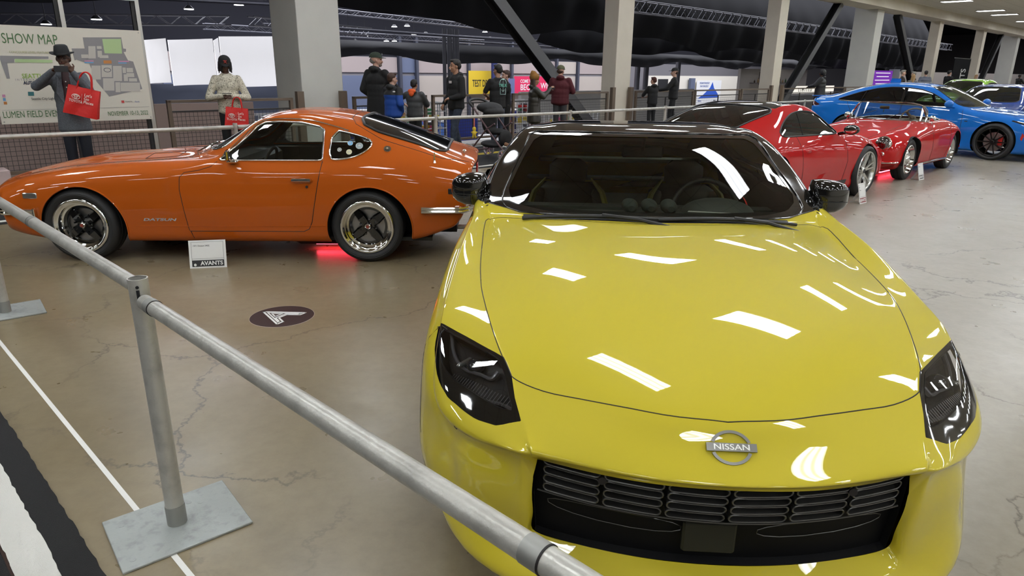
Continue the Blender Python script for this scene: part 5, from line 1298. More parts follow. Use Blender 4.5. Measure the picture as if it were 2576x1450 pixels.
# ------------------------------------------------------------------ sedan and coupe behind
def sedan_rings(k=1.0):
    Q = lambda x, a, w, zl=.15: a + [(x, w, .50), (x, w - .015, .30), (x, w - .05, zl), (x, w * .55, zl - .01), (x, 0, zl - .01)]
    return [
     [(-.93,0,.60),(-.93,.2,.60),(-.92,.34,.595),(-.90,.48,.58),(-.89,.52,.52),(-.89,.53,.45),(-.89,.52,.36),(-.90,.48,.28),(-.91,.34,.26),(-.92,.2,.26),(-.92,0,.26)],
     [(-.95,0,.66),(-.94,.22,.66),(-.91,.42,.655),(-.84,.62,.645),(-.76,.77,.60),(-.72,.82,.50),(-.71,.825,.38),(-.74,.80,.22),(-.84,.6,.15),(-.9,.3,.14),(-.92,0,.14)],
     [(-.86,0,.735),(-.85,.24,.735),(-.82,.46,.732),(-.74,.66,.72),(-.62,.81,.67),(-.58,.865,.56),(-.57,.87,.42),(-.58,.86,.26),(-.65,.7,.14),(-.7,.3,.13),(-.7,0,.13)],
     Q(-.3,[(-.45,0,.835),(-.45,.26,.835),(-.42,.50,.83),(-.36,.70,.815),(-.3,.84,.75),(-.3,.89,.62)],.90),
     Q(.1,[(0,0,.895),(0,.28,.895),(.02,.53,.89),(.06,.72,.875),(.1,.855,.80),(.1,.905,.66)],.915),
     Q(.5,[(.35,0,.935),(.36,.30,.935),(.40,.55,.93),(.46,.73,.915),(.5,.85,.85),(.5,.895,.70)],.91),
     Q(.75,[(.53,0,.965),(.54,.32,.963),(.60,.58,.958),(.72,.755,.965),(.75,.84,.885),(.75,.89,.72)],.91),
     Q(1.0,[(.80,0,1.105),(.81,.30,1.10),(.86,.53,1.09),(1.0,.71,1.10),(1.0,.84,.92),(1.0,.89,.74)],.91),
     Q(1.35,[(1.15,0,1.28),(1.16,.28,1.275),(1.20,.49,1.26),(1.33,.65,1.255),(1.35,.84,.945),(1.35,.89,.76)],.91),
     Q(1.7,[(1.5,0,1.385),(1.5,.28,1.38),(1.53,.47,1.365),(1.66,.61,1.325),(1.7,.84,.965),(1.7,.89,.78)],.91),
     Q(2.2,[(2.1,0,1.425),(2.1,.28,1.42),(2.12,.46,1.40),(2.18,.60,1.345),(2.2,.84,.985),(2.2,.895,.80)],.915),
     Q(2.65,[(2.6,0,1.385),(2.6,.28,1.38),(2.6,.46,1.358),(2.6,.60,1.29),(2.65,.84,1.0),(2.65,.90,.81)],.92),
     Q(3.05,[(3.05,0,1.295),(3.05,.29,1.29),(3.04,.47,1.268),(3.0,.63,1.19),(3.05,.83,1.01),(3.05,.90,.82)],.92),
     Q(3.4,[(3.45,0,1.175),(3.45,.3,1.17),(3.42,.50,1.15),(3.36,.68,1.09),(3.4,.82,1.0),(3.4,.89,.82)],.91,.18),
     [(3.78,0,1.10),(3.78,.3,1.10),(3.76,.52,1.09),(3.72,.69,1.055),(3.72,.80,.97),(3.72,.86,.82),(3.72,.87,.55),(3.7,.86,.32),(3.7,.75,.22),(3.7,.4,.2),(3.7,0,.2)],
     [(3.98,0,1.06),(3.98,.28,1.055),(3.96,.5,1.04),(3.92,.66,1.0),(3.90,.74,.92),(3.88,.79,.80),(3.87,.80,.56),(3.86,.78,.36),(3.87,.6,.28),(3.88,.3,.26),(3.88,0,.26)],
     [(3.96,0,.90),(3.96,.2,.90),(3.96,.36,.89),(3.95,.48,.87),(3.94,.54,.82),(3.93,.56,.72),(3.92,.55,.60),(3.92,.5,.48),(3.92,.36,.44),(3.92,.2,.44),(3.92,0,.44)]]
def build_sedan():
    root = car_root('sedan', 10.07, 14.10, 142, 'bright blue four-door sedan with black spoked wheels, behind the red roadster')
    BLU = mat('blue_paint', (.006, .14, .52), .5, .0, .8, .08, coat_rough=.012)
    sh = Shell(sedan_rings(), 7, 6, .94)
    W = [(.86,.965),(1.05,1.09),(1.30,1.215),(1.55,1.290),(1.85,1.325),(2.2,1.325),(2.5,1.29),(2.85,1.20),(3.12,1.10),(3.28,1.035),(3.2,1.022),(2.4,1.005),(1.3,.975)]
    sh.cut('xz', W, lambda x, y, z: abs(y) > .45, 'window')
    sh.cut('yz', [(-.1,.975),(.55,.972),(.67,.985),(.70,1.02),(.60,1.22),(.54,1.32),(.45,1.345),(-.1,1.362)], lambda x, y, z: x < 1.8 and z > .95, 'windshield')
    sh.cut('xy', [(2.55,-.1),(2.55,.40),(2.62,.50),(3.3,.56),(3.42,.50),(3.46,-.1)], lambda x, y, z: z > 1.1, 'rear_window')
    sh.cut('yz', [(-.1,.66),(.40,.64),(.48,.55),(.42,.32),(.30,.24),(-.1,.22)], lambda x, y, z: x < -.6, 'grille', only=('body', 'cap_front'))
    sh.cut('xz', [(-.78,.66),(-.45,.735),(-.20,.78),(-.22,.755),(-.5,.68),(-.74,.56),(-.80,.40),(-.84,.40),(-.84,.62)], lambda x, y, z: abs(y) > .45 and x < .1, 'headlamp')
    sh.cut('xz', [(3.62,.90),(3.95,.86),(4.05,.99),(3.9,1.0)], lambda x, y, z: abs(y) > .55, 'tail_lamp')
    AR = [(0, .355, .385), (2.91, .355, .385)]
    for a in AR: arch(sh, *a)
    sh.part('body', ('body', 'cap_rear', 'cap_front'), BLU, root)
    sh.part('grille', ('grille',), mat('grille_black', (.006, .006, .0065), .35), root)
    sides(sh, 'headlamp', 'headlamp', mat('headlamp_dark', (.02, .02, .022), .1, 0, 1), root, .002); sides(sh, 'tail_lamp', 'tail_lamp', mat('tail_dark', (.05, .005, .005), .1, 0, 1), root, .002)
    sides(sh, 'side_window', 'window', glass('sedan_glass', (.30, .34, .32)), root)
    sh.part('windshield', ('windshield',), GL_CLEAR, root); sh.part('rear_window', ('rear_window',), GL_DARK, root)
    for s in (1, -1): sh.edge('window_trim', ('window',), .010, BLACK, root, .001, s)
    sh.edge('windshield_seal', ('windshield',), .010, BLACK, root)
    sh.part('cabin_lining', ('body',), INTER, root, -.022, lambda x, y, z: .8 < x < 3.4 and z > .25, True)
    gaps(sh, root, [('xz', [(.66,.93),(.62,.8),(.60,.5),(.66,.22),(1.74,.21),(1.80,.5),(1.84,1.32)]), ('xz', [(1.84,.98),(1.82,.21),(2.62,.21),(2.60,.5),(2.85,.75),(3.02,1.0)]), ('xy', [(-.78,.55),(-.3,.66),(.4,.74),(.55,.6),(.50,0)])], .004)
    for s in (1, -1):
        for xa in (1.84, 2.70):      # window pillars
            k = MB(); L = sh.line('xz', [(xa, 1.0), (xa + .04, 1.30)] if xa < 2 else [(2.72, 1.01), (2.70, 1.235)], .002, s); k.tube(L, .034 if xa < 2 else .016, 8); k.build('window_pillar', GBLACK, root, True)
        strip(sh, 'belt_trim', [(.90,.955),(1.3,.962),(2.4,.992),(3.2,1.012)], .008, CHROME, root, s, .006)
        k = MB(); c = Vector((-.86, s * 1.0, 1.03)); k.ell(c, (.075, .12, .075), 20, 12); k.tube([(-.82, s * .82, .965), (-.86, s * .93, .985)], .022, 8); k.build('door_mirror', BLU, root, True)
        for x in (1.62, 2.52): k = MB(); p, n = sh.hit('xz', x, .86, s); k.ell(p + n * .01, (.10, .014, .018), 14, 8); k.build('door_handle', BLU, root, True)
        k = MB(); V = [sh.hit('xz', a, b, s)[0] + Vector((0, s * .002, 0)) for a, b in [(.50,.72),(.56,.72),(.68,.42),(.64,.42)]]; k.add(V, [[0, 1, 2, 3]]); k.build('fender_vent', BLACK, root)
        k = MB(); V = [sh.hit('xz', a, b, s)[0] + Vector((0, s * .004, 0)) for a, b in [(-.50,.50),(-.46,.55),(-.44,.44),(-.47,.40)]]; k.add(V, [[0, 1, 2, 3]]); k.build('side_reflector', mat('reflector_red', (.5, .03, .02), .3), root)
    k = MB(); k.box((-3.90, 0, 1.09), (.16, 1.35, .02), bev=.008, rz=0); k.build('trunk_spoiler', BLU, root, True)
    k = MB(); k.add([(-2.30, 0, 1.50), (-2.50, 0, 1.505), (-2.30, .03, 1.42), (-2.30, -.03, 1.42), (-2.52, .015, 1.41), (-2.52, -.015, 1.41)], [[0, 2, 4, 1], [0, 1, 5, 3], [0, 3, 2], [1, 4, 5], [2, 3, 5, 4]]); k.build('roof_aerial', BLU, root)
    k = MB()
    for y in (-.33, .0, .36): k.tube([(-.42, y, .955), (-.46, y + .26, .97)], .006, 6)
    for y in (-.38, .38): bucket_seat(root, 1.75, y, BLACK, None, .25, .52, .25)
    k = MB(); k.box((-2.75, 0, .62), (.5, 1.4, .4), bev=.08); k.build('rear_bench', BLACK, root, True)
    steering(root, 1.25, .38, .86, .19, BLACK); k = MB(); k.box((-.98, 0, .84), (.35, 1.45, .2), bev=.05); k.build('dashboard', BLACK, root, True)
    k = MB(); k.box((-2.0, 0, .22), (2.6, 1.6, .03)); k.build('cabin_floor', INTER, root)
    wells(sh, root, AR, .52, .88)
    for x in (0, 2.91):
        for s in (1, -1): add_wheel(root, x, .805, .350, .26, .265, 'ten', s)
    return root
build_sedan()

def build_backcar(name, rings, x, y, az, paint, label, sx=1.0, sz=1.0, W=None, wind=None, wb=2.9, ws=.83):
    root = car_root(name, x, y, az, label)
    rg = [[(a * sx, b, c * sz) for a, b, c in r] for r in rings]
    sh = Shell(rg, 6, 5, .94)
    S = lambda P: [(a * sx, b * sz) for a, b in P]
    sh.cut('xz', S(W), lambda x, y, z: abs(y) > .42, 'window'); sh.cut('yz', [(a, b * sz) for a, b in wind], lambda x, y, z: x < 1.9 * sx and z > .9 * sz, 'windshield')
    AR = [(0, .36, .39), (wb, .36, .39)]
    for a in AR: arch(sh, *a)
    sh.part('body', ('body', 'cap_rear', 'cap_front'), paint, root)
    sides(sh, 'side_window', 'window', GL_CLEAR, root); sh.part('windshield', ('windshield',), GL_CLEAR, root)
    for s in (1, -1): sh.edge('window_trim', ('window',), .010, BLACK, root, .002, s)
    sh.edge('windshield_trim', ('windshield',), .010, BLACK, root, .002)
    sh.part('cabin_lining', ('body',), INTER, root, -.02, lambda x, y, z: .8 < x < 3.3 and z > .3, True)
    for y in (-.38, .38): bucket_seat(root, 1.8, y, BLACK, None, .2, .50, .24)
    k = MB(); k.box((-.95, 0, .86 * sz), (.35, 1.4, .15), bev=.05); k.build('dashboard', BLACK, root, True)
    gaps(sh, root, [('xz', S([(.66,.90),(.62,.5),(.66,.24),(1.9,.24),(1.95,.95)]))], .004)
    for s in (1, -1): k = MB(); k.ell((-.9 * sx, s * 1.0, 1.0 * sz), (.07, .11, .07), 16, 10); k.tube([(-.86 * sx, s * .8, .95 * sz), (-.9 * sx, s * .95, .98 * sz)], .02, 6); k.build('door_mirror', paint, root, True)
    wells(sh, root, AR, .52, .86)
    for x in (0, wb):
        for s in (1, -1): add_wheel(root, x, ws - .04, .355, .25, .26, 'ten', s)
    return root
WS = [(.90,.985),(1.08,1.10),(1.30,1.205),(1.55,1.275),(1.85,1.305),(2.2,1.30),(2.5,1.265),(2.85,1.18),(3.05,1.10),(3.12,1.05),(2.4,1.015),(1.3,.985)]
WN = [(-.1,.985),(.55,.982),(.66,.995),(.69,1.03),(.59,1.22),(.53,1.315),(.45,1.335),(-.1,1.352)]
build_backcar('grand_tourer', sedan_rings(), 11.6, 17.7, 231, mat('navy_paint', (.008, .045, .26), .5, 0, 1, .12, coat_rough=.012), 'dark blue coupe at the right edge behind the bright blue sedan', 1.0, .97, WS, WN)
build_backcar('sport_utility', sedan_rings(), 15.0, 24.4, 231, mat('lime_paint', (.25, .52, .03), .5, 0, 1, .12), 'lime green car standing behind the dark blue coupe', 1.0, 1.04, WS, WN)

# ------------------------------------------------------------------ barriers
def base_plate(name, c, w, d, rz, parent, m=STEEL):
    k = MB(); k.box((0, 0, .005), (w, d, .010), bev=.002)
    for x, y in ((.10, .07), (.065, .095), (-.17, -.12), (-.16, .1)): k.cyl((x, y, .0095), (x, y, .0108), .010, seg=12)
    o = k.build(name, m, parent); o.location = c; o.rotation_euler = (0, 0, rz); return o
PIPE = mat('barrier_pipe', (.50, .49, .45), .36, .45, noise=(14, (.36, .35, .32), .45, .75), bump=(80, .12))
PLATE = mat('plate_zinc', (.36, .385, .37), .5, .35, noise=(30, (.26, .27, .27), .50, .80), bump=(60, .2))
P1 = Vector((-1.195, 2.065, 0)); fd = Vector((.722, -.692, 0)); rzf = math.atan2(fd.y, fd.x)
def barrier_post(p, rz, h, lb, group=None, r=.0305, pw=(.42, .335), m=PIPE, prz=None):
    p = Vector(p); q_ = p - OH
    if -3.6 < q_.dot(UN) < -.4: p.z += .004
    o = empty('barrier_post', p, 0, lb, 'barrier', group)
    k = MB(); k.cyl((0, 0, .01), (0, 0, h), r, seg=32, caps=False); k.cyl((0, 0, .01), (0, 0, h - .002), r - .004, seg=32, caps=False)
    V = []; n = 32
    for rr in (r, r - .004):
        for i in range(n): V.append((rr * math.cos(2 * PI * i / n), rr * math.sin(2 * PI * i / n), h))
    k.add(V, [[i, (i + 1) % n, n + (i + 1) % n, n + i] for i in range(n)]); k.build('pipe', m, o, True)
    k = MB(); k.cyl((0, 0, .01), (0, 0, .085), r + .0025, seg=32); k.build('sleeve', mat('sleeve_steel', (.33, .33, .31), .5, .7), o, True)
    base_plate('base_plate', (.0, .0, 0), pw[0], pw[1], rz if prz is None else prz, o, PLATE)
    return o
pc = Vector((-1.188, 2.062, 0))
bp1 = barrier_post(P1, 0, .928, 'upright steel barrier post with open top on a flat square base plate in the foreground', prz=math.atan2(.269, .319))
k = MB(); k.box((.012, -.0302, .878), (.008, .006, .034)); k.cyl((.012, -.0285, .905), (.012, -.0325, .905), .005, seg=12); k.build('slot', DARK, bp1)
def pipe_run(p0, p1, r, lb, group=None, joints=(), m=PIPE):
    p0, p1 = Vector(p0), Vector(p1); c = (p0 + p1) / 2; o = empty('barrier_rail', p0, 0, lb, 'barrier', group)
    d = (p1 - p0).normalized()
    k = MB(); k.cyl((0, 0, 0), p1 - p0, r, seg=28); k.build('pipe', m, o, True)
    for t in joints:
        q = (p1 - p0) * t; k = MB(); k.cyl(q - d * .02, q + d * .02, r + .0015, seg=28); k.build('coupling', mat('sleeve_steel', (.33, .33, .31), .5, .7), o, True)
        k = MB(); k.cyl(q + d * .019, q + d * .0225, r + .002, seg=28); k.build('joint_gap', TRIM, o, True)
    return o
pipe_run(P1 + fd * .036 + Vector((0, 0, .855)), P1 + fd * 2.6 + Vector((0, 0, .855)), .0245, 'grey steel pipe from the foreground post down to the bottom edge by the yellow coupe', None, (.026, .655))
pipe_run(P1 - fd * .031 + Vector((0, 0, .897)), P1 - fd * 3.05 + Vector((0, 0, .897)), .0245, 'scuffed grey steel pipe rail running from the foreground post to the left edge', None, (.43,))
P0 = P1 - fd * 3.08
barrier_post(Vector((-3.36, 4.23, 0)), 0, .93, 'steel barrier post with plate at the left edge of the photo', prz=math.atan2(.269, .319))
DP = [Vector((-7.2, 4.75, 0)), Vector((-5.35, 6.42, 0)), Vector((-3.30, 8.22, 0)), Vector((-1.14, 10.16, 0)), Vector((.96, 11.95, 0)), Vector((3.02, 14.0, 0)), Vector((5.3, 16.15, 0)), Vector((7.6, 18.4, 0)), Vector((9.9, 20.6, 0))]
DL = ['outside the left edge', 'behind the nose of the orange coupe', 'behind the orange coupe windshield', 'behind the orange coupe tail, beside the hoodie man', 'above the yellow coupe roof by the maroon sweatshirt', 'behind the left tail of the red coupe by the trucker-cap man', 'behind the red coupe roof', 'behind the blue sedan trunk', 'behind the blue sedan cabin']
for k_, (p, lb) in enumerate(zip(DP, DL)):
    d = (DP[min(k_ + 1, len(DP) - 1)] - DP[max(k_ - 1, 0)]).normalized()
    barrier_post(p, math.atan2(d.y, d.x), .945, 'thin white-grey barrier post ' + lb, 'posts of the barrier behind the cars', .026, (.32, .32), PIPE)
    if k_: a = DP[k_ - 1]; pipe_run(a + (p - a).normalized() * .027 + Vector((0, 0, .90)), p - (p - a).normalized() * .027 + Vector((0, 0, .90)), .0235, 'pale barrier pipe ending at the post ' + lb.split(' by ')[0].split(',')[0], 'rails of the barrier behind the cars')

# ------------------------------------------------------------------ information cards
def card(px, py, rz, w, h, lb, lines, acc=INK): info_card((px, py, 0), R(rz), w, h, lines, lb, acc)
card(-2.495, 5.352, 12, .285, .228, 'white landscape card naming the orange coupe, on the floor before its door', [('1971 Datsun 240Z', .017)])
card(4.49, 8.63, 40, .19, .26, 'white card with a red footer leaning by the red coupe front wheel', [('911', .012), ('Carrera', .012)], mat('footer_red', (.25, .02, .02), .5))
card(6.46, 10.77, 40, .20, .26, 'white card with a black footer beside the red roadster sill', [('Speedster', .013)])

# ------------------------------------------------------------------ show map board
def hall_frame(s, n, z): return frame_m(HW(s, n, z), US, (0, 0, 1))
bd = empty('map_board', HW(-8.45, -.33), HROT, 'large white show map board on aluminium posts behind the man in the hat', 'sign')
k = MB(); k.box((0, 0, 1.44), (1.92, .02, 1.28)); k.build('panel', mat('board_cream', (.66, .62, .54), .45), bd)
BM = lambda x, z, off=.0115: Matrix.Translation((x, -off, z)) @ Matrix.Rotation(PI / 2, 4, 'X')
def piece(name, poly, m, d=.0125, th=.001):
    k = MB(); k.prism(poly, d, d + th, lambda x, y, z: (x, -z, y)); return k.build(name, m, bd)
# map picture: x from -.96..96, z .80..2.08
MG = mat('map_grey', (.25, .24, .25), .5); ML = mat('map_hall', (.50, .47, .43), .5); MGR = mat('map_green', (.42, .56, .28), .5); GRN = mat('letter_green', (.07, .16, .06), .5)
BH = [0.0045557718, -0.00080769592, -0.69947373, -0.00043774397, -0.0051273606, 2.3826454, -0.0003155014, -0.00010122325]
def U(x, y):      # traced artwork units -> board coordinates in metres
    w = BH[6] * x + BH[7] * y + 1; return ((BH[0] * x + BH[1] * y + BH[2]) / w, (BH[3] * x + BH[4] * y + BH[5]) / w)
piece('map_area', [U(*p) for p in [(208, 94), (305, 94), (310, 122), (317, 123), (317, 130), (311, 131), (322, 152), (335, 155), (358, 224), (275, 243), (243, 205), (225, 160), (192, 150), (188, 152), (180, 122), (213, 122)]], MG)
piece('map_side_area', [U(*p) for p in [(0, 140), (122, 142), (122, 148), (36, 149), (36, 158), (18, 158), (25, 198), (17, 198), (0, 150)]], MG)
piece('map_green_area', [U(*p) for p in [(257, 98), (304, 98), (307, 135), (263, 134)]], MGR, .0137); piece('map_green_strip', [U(*p) for p in [(37, 148), (132, 151), (132, 158), (38, 157)]], MGR, .0137)
def rect(x0, y0, x1, y1, m=ML, nm='map_booth'): piece(nm, [U(*p) for p in [(x0, y0), (x1, y0), (x1 + 1, y1), (x0 + 1, y1)]], m, .0137)
for r_ in ((222, 116, 240, 147), (204, 137, 222, 146), (243, 116, 255, 123), (245, 128, 256, 144), (250, 139, 272, 146), (230, 165, 253, 200), (255, 164, 281, 194), (284, 166, 306, 204), (259, 197, 287, 228), (308, 170, 316, 184), (318, 171, 334, 182), (318, 184, 337, 194), (311, 187, 321, 204), (324, 197, 344, 205), (290, 207, 302, 232), (303, 208, 352, 230)): rect(*r_)
for r_, m in (((212, 152, 235, 155), mat('map_pink', (.55, .25, .40), .5)), ((212, 156, 235, 159), mat('map_blue', (.15, .35, .60), .5)), ((260, 152, 280, 160), mat('map_orange', (.55, .22, .06), .5)), ((297, 153, 324, 156), MATS['map_pink']), ((297, 157, 318, 160), MATS['map_blue']),
              ((5, 238, 13, 245), MATS['map_pink']), ((7, 247, 14, 254), MATS['map_blue']), ((9, 256, 17, 263), MATS['map_orange']), ((70, 231, 85, 241), mat('map_teal', (.03, .14, .15), .5)), ((89, 215, 97, 221), mat('map_red', (.5, .05, .05), .5)), ((305, 253, 312, 259), MATS['map_red'])): rect(*r_, m, 'map_mark')
def wr(txt, px, py, sz, m=INK, al='CENTER', sq=1.0, b=0): x, z = U(px, py); text('lettering', txt, sz, m, bd, BM(x, z, .0135), .0006, al, b, sq)
wr('SHOW MAP', 3, 97, .185, GRN, 'LEFT', .66, 0); wr('CONCOURSE LEVEL: FEATURES', 75, 132, .042, mat('letter_olive', (.42, .42, .22), .5), 'CENTER', .8)
wr('SEATTLE', 55, 192, .085, mat('letter_lime', (.26, .42, .06), .5), 'LEFT', .85, .001); wr('I N T E R N A T I O N A L', 38, 201, .038, MG, 'LEFT'); wr('AUTO SHOW', 59, 209, .060, mat('letter_navy', (.03, .04, .08), .5), 'LEFT', .85, .002)
wr('Seattle City Light', 79, 249, .045, INK, 'LEFT', .9); wr('LUMEN FIELD EVENT CENTER', 7, 290, .125, GRN, 'LEFT', .62, 0); wr('NOVEMBER 10-13, 2022', 323, 285, .088, GRN, 'CENTER', .62, 0)
wr('KIA', 233, 130, .030); wr('Audi', 241, 169, .035, MATS['map_red']); wr('HYUNDAI', 269, 184, .026, MATS['letter_navy']); wr('Ford', 274, 213, .036, mat('letter_blue', (.03, .08, .30), .5)); wr('ELECTRIC DRIVE', 282, 112, .028); wr('VEHICLE STAGING', 282, 119, .028)
wr('TOYOTA', 324, 256, .024); wr('Ford', 345, 256, .032, MATS['letter_blue']); wr('CHEVROLET', 327, 218, .016); wr('NISSAN', 296, 219, .014)
k = MB(); k.tube([Vector((U(270, 176)[0] + .045 * math.cos(a), -.015, U(270, 176)[1] + .028 * math.sin(a))) for a in [i * PI / 14 for i in range(28)]], .003, 5, closed=True); k.build('map_emblem', MATS['letter_navy'], bd)
for x, z in ((-.93, 2.05), (.93, 2.05), (-.93, .83), (.93, .83)): k = MB(); k.cyl((x, -.010, z), (x, -.016, z), .009, seg=12); k.build('screw', STEEL, bd)
k = MB(); k.box((0, -.0125, .985), (1.86, .001, .003)); k.build('rule_line', MG, bd)
for x, lb in ((.965, 0), (-.02, 1)):
    k = MB(); k.box((x + .01, .045, 1.6), (.055, .05, 3.2)); k.build('post', ALU, bd); k = MB(); k.box((x - .045, .06, 1.6), (.05, .05, 3.2)); k.build('post_black_side', BLACK, bd)  # black bar along the left of each aluminium post
k = MB(); k.box((.1, .02, 2.72), (1.7, .03, .46)); k.build('header_panel', mat('header_white', (.55, .58, .57), .5), bd)
k = MB(); k.box((-.5, .0, .10), (1.1, .42, .20), bev=.01); tag(k.build('ballast_block', mat('ballast_pink_lit', (.52, .40, .38), .6), None, loc=HW(-9.5, -.26), rz=HROT), 'pale ballast block on the floor under the show map board', 'block')  # pinkish light on the concrete is put into its base colour

# ------------------------------------------------------------------ the hall beyond the railing
NF = 34.0
slab('wall_far', -34, 145, NF, NF + .3, -4.7, 2.5, mat('far_wall', (.22, .21, .22), .8))
slab('wall_far_upper', -34, 145, NF, NF + .3, 2.5, 9, mat('black_ceiling', (.010, .010, .016), .9))
UPB = mat('panel_rose', (.42, .35, .33), .7); BLP = mat('panel_blue', (.14, .17, .26), .6); BEI = mat('panel_beige', (.50, .44, .38), .7)
def hallbox(name, s0, s1, n0, n1, z0, z1, m, lb=None, cat=None, group=None, kind=None):
    o = slab(name, s0, s1, n0, n1, z0, z1, m, kind)
    if lb: tag(o, lb, cat, group)
    return o
def part_box(parent, name, s0, s1, n0, n1, z0, z1, m):
    mb = MB(); mb.box(((s0 + s1) / 2, (n0 + n1) / 2, (z0 + z1) / 2), (s1 - s0, n1 - n0, z1 - z0)); return mb.build(name, m, parent)
k_ = 1
for s0, s1, mu, ml in ((15.5, 21.3, UPB, BLP), (21.7, 23.0, BLP, BLP), (23.2, 28.4, UPB, BEI), (28.7, 33.5, UPB, BEI), (33.8, 39.5, UPB, BEI), (39.8, 42.6, BEI, BEI), (43.0, 47, UPB, BEI), (47.3, 51.5, BEI, BEI), (-3, 3, UPB, BLP), (4, 9, UPB, BLP), (9.4, 15, UPB, BLP)):
    hallbox('window_%d' % k_, s0, s1, NF - .12, NF, 1.35, 2.45, mu, kind='structure'); hallbox('trim_%d' % (k_ + 1), s0, s1, NF - .10, NF, -2.6, 1.12, ml, kind='structure'); k_ += 1
for s in (21.5, 23.1, 28.55, 33.65, 39.65, 42.8, 47.15): hallbox('trim_%d' % (k_ + 1), s - .12, s + .12, NF - .35, NF, -4.6, 4, mat('mullion_blue', (.06, .065, .09), .5), kind='structure'); k_ += 1
# banners on the far wall
def banner(nm, s0, s1, z0, z1, m, lb, lines, n=NF - .6, cat='banner'):
    o = empty(nm, HW(s0, n, z0), HROT, lb, cat); k = MB(); k.box(((s1 - s0) / 2, 0, (z1 - z0) / 2), (s1 - s0, .04, z1 - z0)); k.build('panel', m, o)
    for tx, x, z, sz, mm, sq in lines: text('lettering', tx, sz, mm, o, Matrix.Translation((x, -.024, z)) @ Matrix.Rotation(PI / 2, 4, 'X'), .004, 'CENTER', sz * .012, sq)
    return o
YB = mat('banner_yellow', (.75, .52, .03), .5); banner('hanging_banner', 28.2, 31.6, -.45, 1.55, YB, 'yellow banner reading TEST DRIVES on the far wall', [('TEST DRIVES', 1.7, .95, .80, INK, .58), ('ford', 1.9, .3, .3, INK, 1)])
PKM = mat('banner_pink', (.72, .02, .10), .5); banner('hanging_banner', 33.6, 39.2, -.45, 1.12, PKM, 'pink banner reading COME VISIT BECU behind the woman in the beanie', [('COME VISIT', 1.75, 1.12, .42, WHITE, .9), ('BECU', 1.65, .58, .72, WHITE, 1.0), ('WIN', 4.2, .7, .72, WHITE, 1.0)])
wb = empty('exhibit_wall', HW(52, NF - 2), HROT, 'long white exhibit wall with black doorways beyond the trucker-cap man', 'wall')
k = MB(); k.box((11.5, 0, -1.4), (23.5, .2, 5.3)); k.build('panel', mat('booth_white', (.72, .68, .58), .6), wb)
for x0, x1 in ((2.0, 3.9), (5.4, 6.2)): k = MB(); k.box(((x0 + x1) / 2, -.12, -.9), (x1 - x0, .05, 3.6)); k.build('doorway', DARK, wb)
k = MB(); k.box((4.6, -.5, -1.2), (1.6, .3, 3.4)); k.build('grey_pier', mat('pier_grey', (.3, .31, .33), .6), wb); k = MB(); k.box((8.4, -.4, -1.2), (.9, .3, 4.4)); k.build('blue_pier', mat('pier_blue', (.10, .12, .18), .6), wb)
ps = banner('poster', 61.6, 67.2, -2.0, .75, WHITE, 'white poster with a blue shape on the exhibit wall', [('DREAM FEARLESSLY', 1.75, 2.45, .30, mat('letter_blue', (.03, .08, .30), .5), .85), ('FAN FEARLESSLY', 1.7, 2.1, .30, MATS['letter_blue'], .85), ('Allstate', .9, .45, .26, MATS['letter_blue'], 1), ('Seattle', 4.3, .45, .2, INK, 1)], NF - 2.3, 'poster')
k = MB(); k.prism([(.5, .75), (1.6, 1.15), (3.0, 1.9), (3.5, 2.55), (3.9, 1.9), (4.9, 1.2), (5.2, .8)], .03, .05, lambda x, y, z: (x, -z, y)); k.build('blue_shape', mat('poster_blue', (.03, .10, .50), .5), ps)
# white lit screens of a booth
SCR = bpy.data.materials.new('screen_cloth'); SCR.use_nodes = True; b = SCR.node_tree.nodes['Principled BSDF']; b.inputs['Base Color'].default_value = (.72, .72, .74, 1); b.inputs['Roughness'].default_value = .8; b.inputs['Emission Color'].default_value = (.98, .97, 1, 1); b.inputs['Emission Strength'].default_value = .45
def screen(s0, s1, z0, z1, lb, bend=.12, emat=SCR):
    k = MB(); n = 14; V = []
    for i in range(n + 1):
        t = i / n; s = s0 + (s1 - s0) * t; nn = bend * math.sin(PI * t) * 4; V += [(s, nn, z0 + .05 * t), (s, nn, z1 + .12 * t), (s, nn + .05, z0 + .05 * t), (s, nn + .05, z1 + .12 * t)]
    k.add(V, [[4 * i, 4 * i + 4, 4 * i + 5, 4 * i + 1] for i in range(n)] + [[4 * i + 2, 4 * i + 3, 4 * i + 7, 4 * i + 6] for i in range(n)] + [[4 * i + 1, 4 * i + 5, 4 * i + 7, 4 * i + 3] for i in range(n)] + [[4 * i, 4 * i + 2, 4 * i + 6, 4 * i + 4] for i in range(n)])
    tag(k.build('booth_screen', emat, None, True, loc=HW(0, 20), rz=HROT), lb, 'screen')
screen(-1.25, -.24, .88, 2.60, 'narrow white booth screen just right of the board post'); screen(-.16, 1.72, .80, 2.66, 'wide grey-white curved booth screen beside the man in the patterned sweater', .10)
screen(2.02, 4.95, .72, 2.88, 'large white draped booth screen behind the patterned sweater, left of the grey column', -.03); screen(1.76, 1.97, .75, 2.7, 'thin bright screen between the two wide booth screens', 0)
hallbox('exhibit_wall', -1.5, 5.4, 20.9, 21.1, -4.6, .86, mat('booth_slate', (.10, .115, .16), .7), 'slate blue base wall under the white booth screens', 'wall')
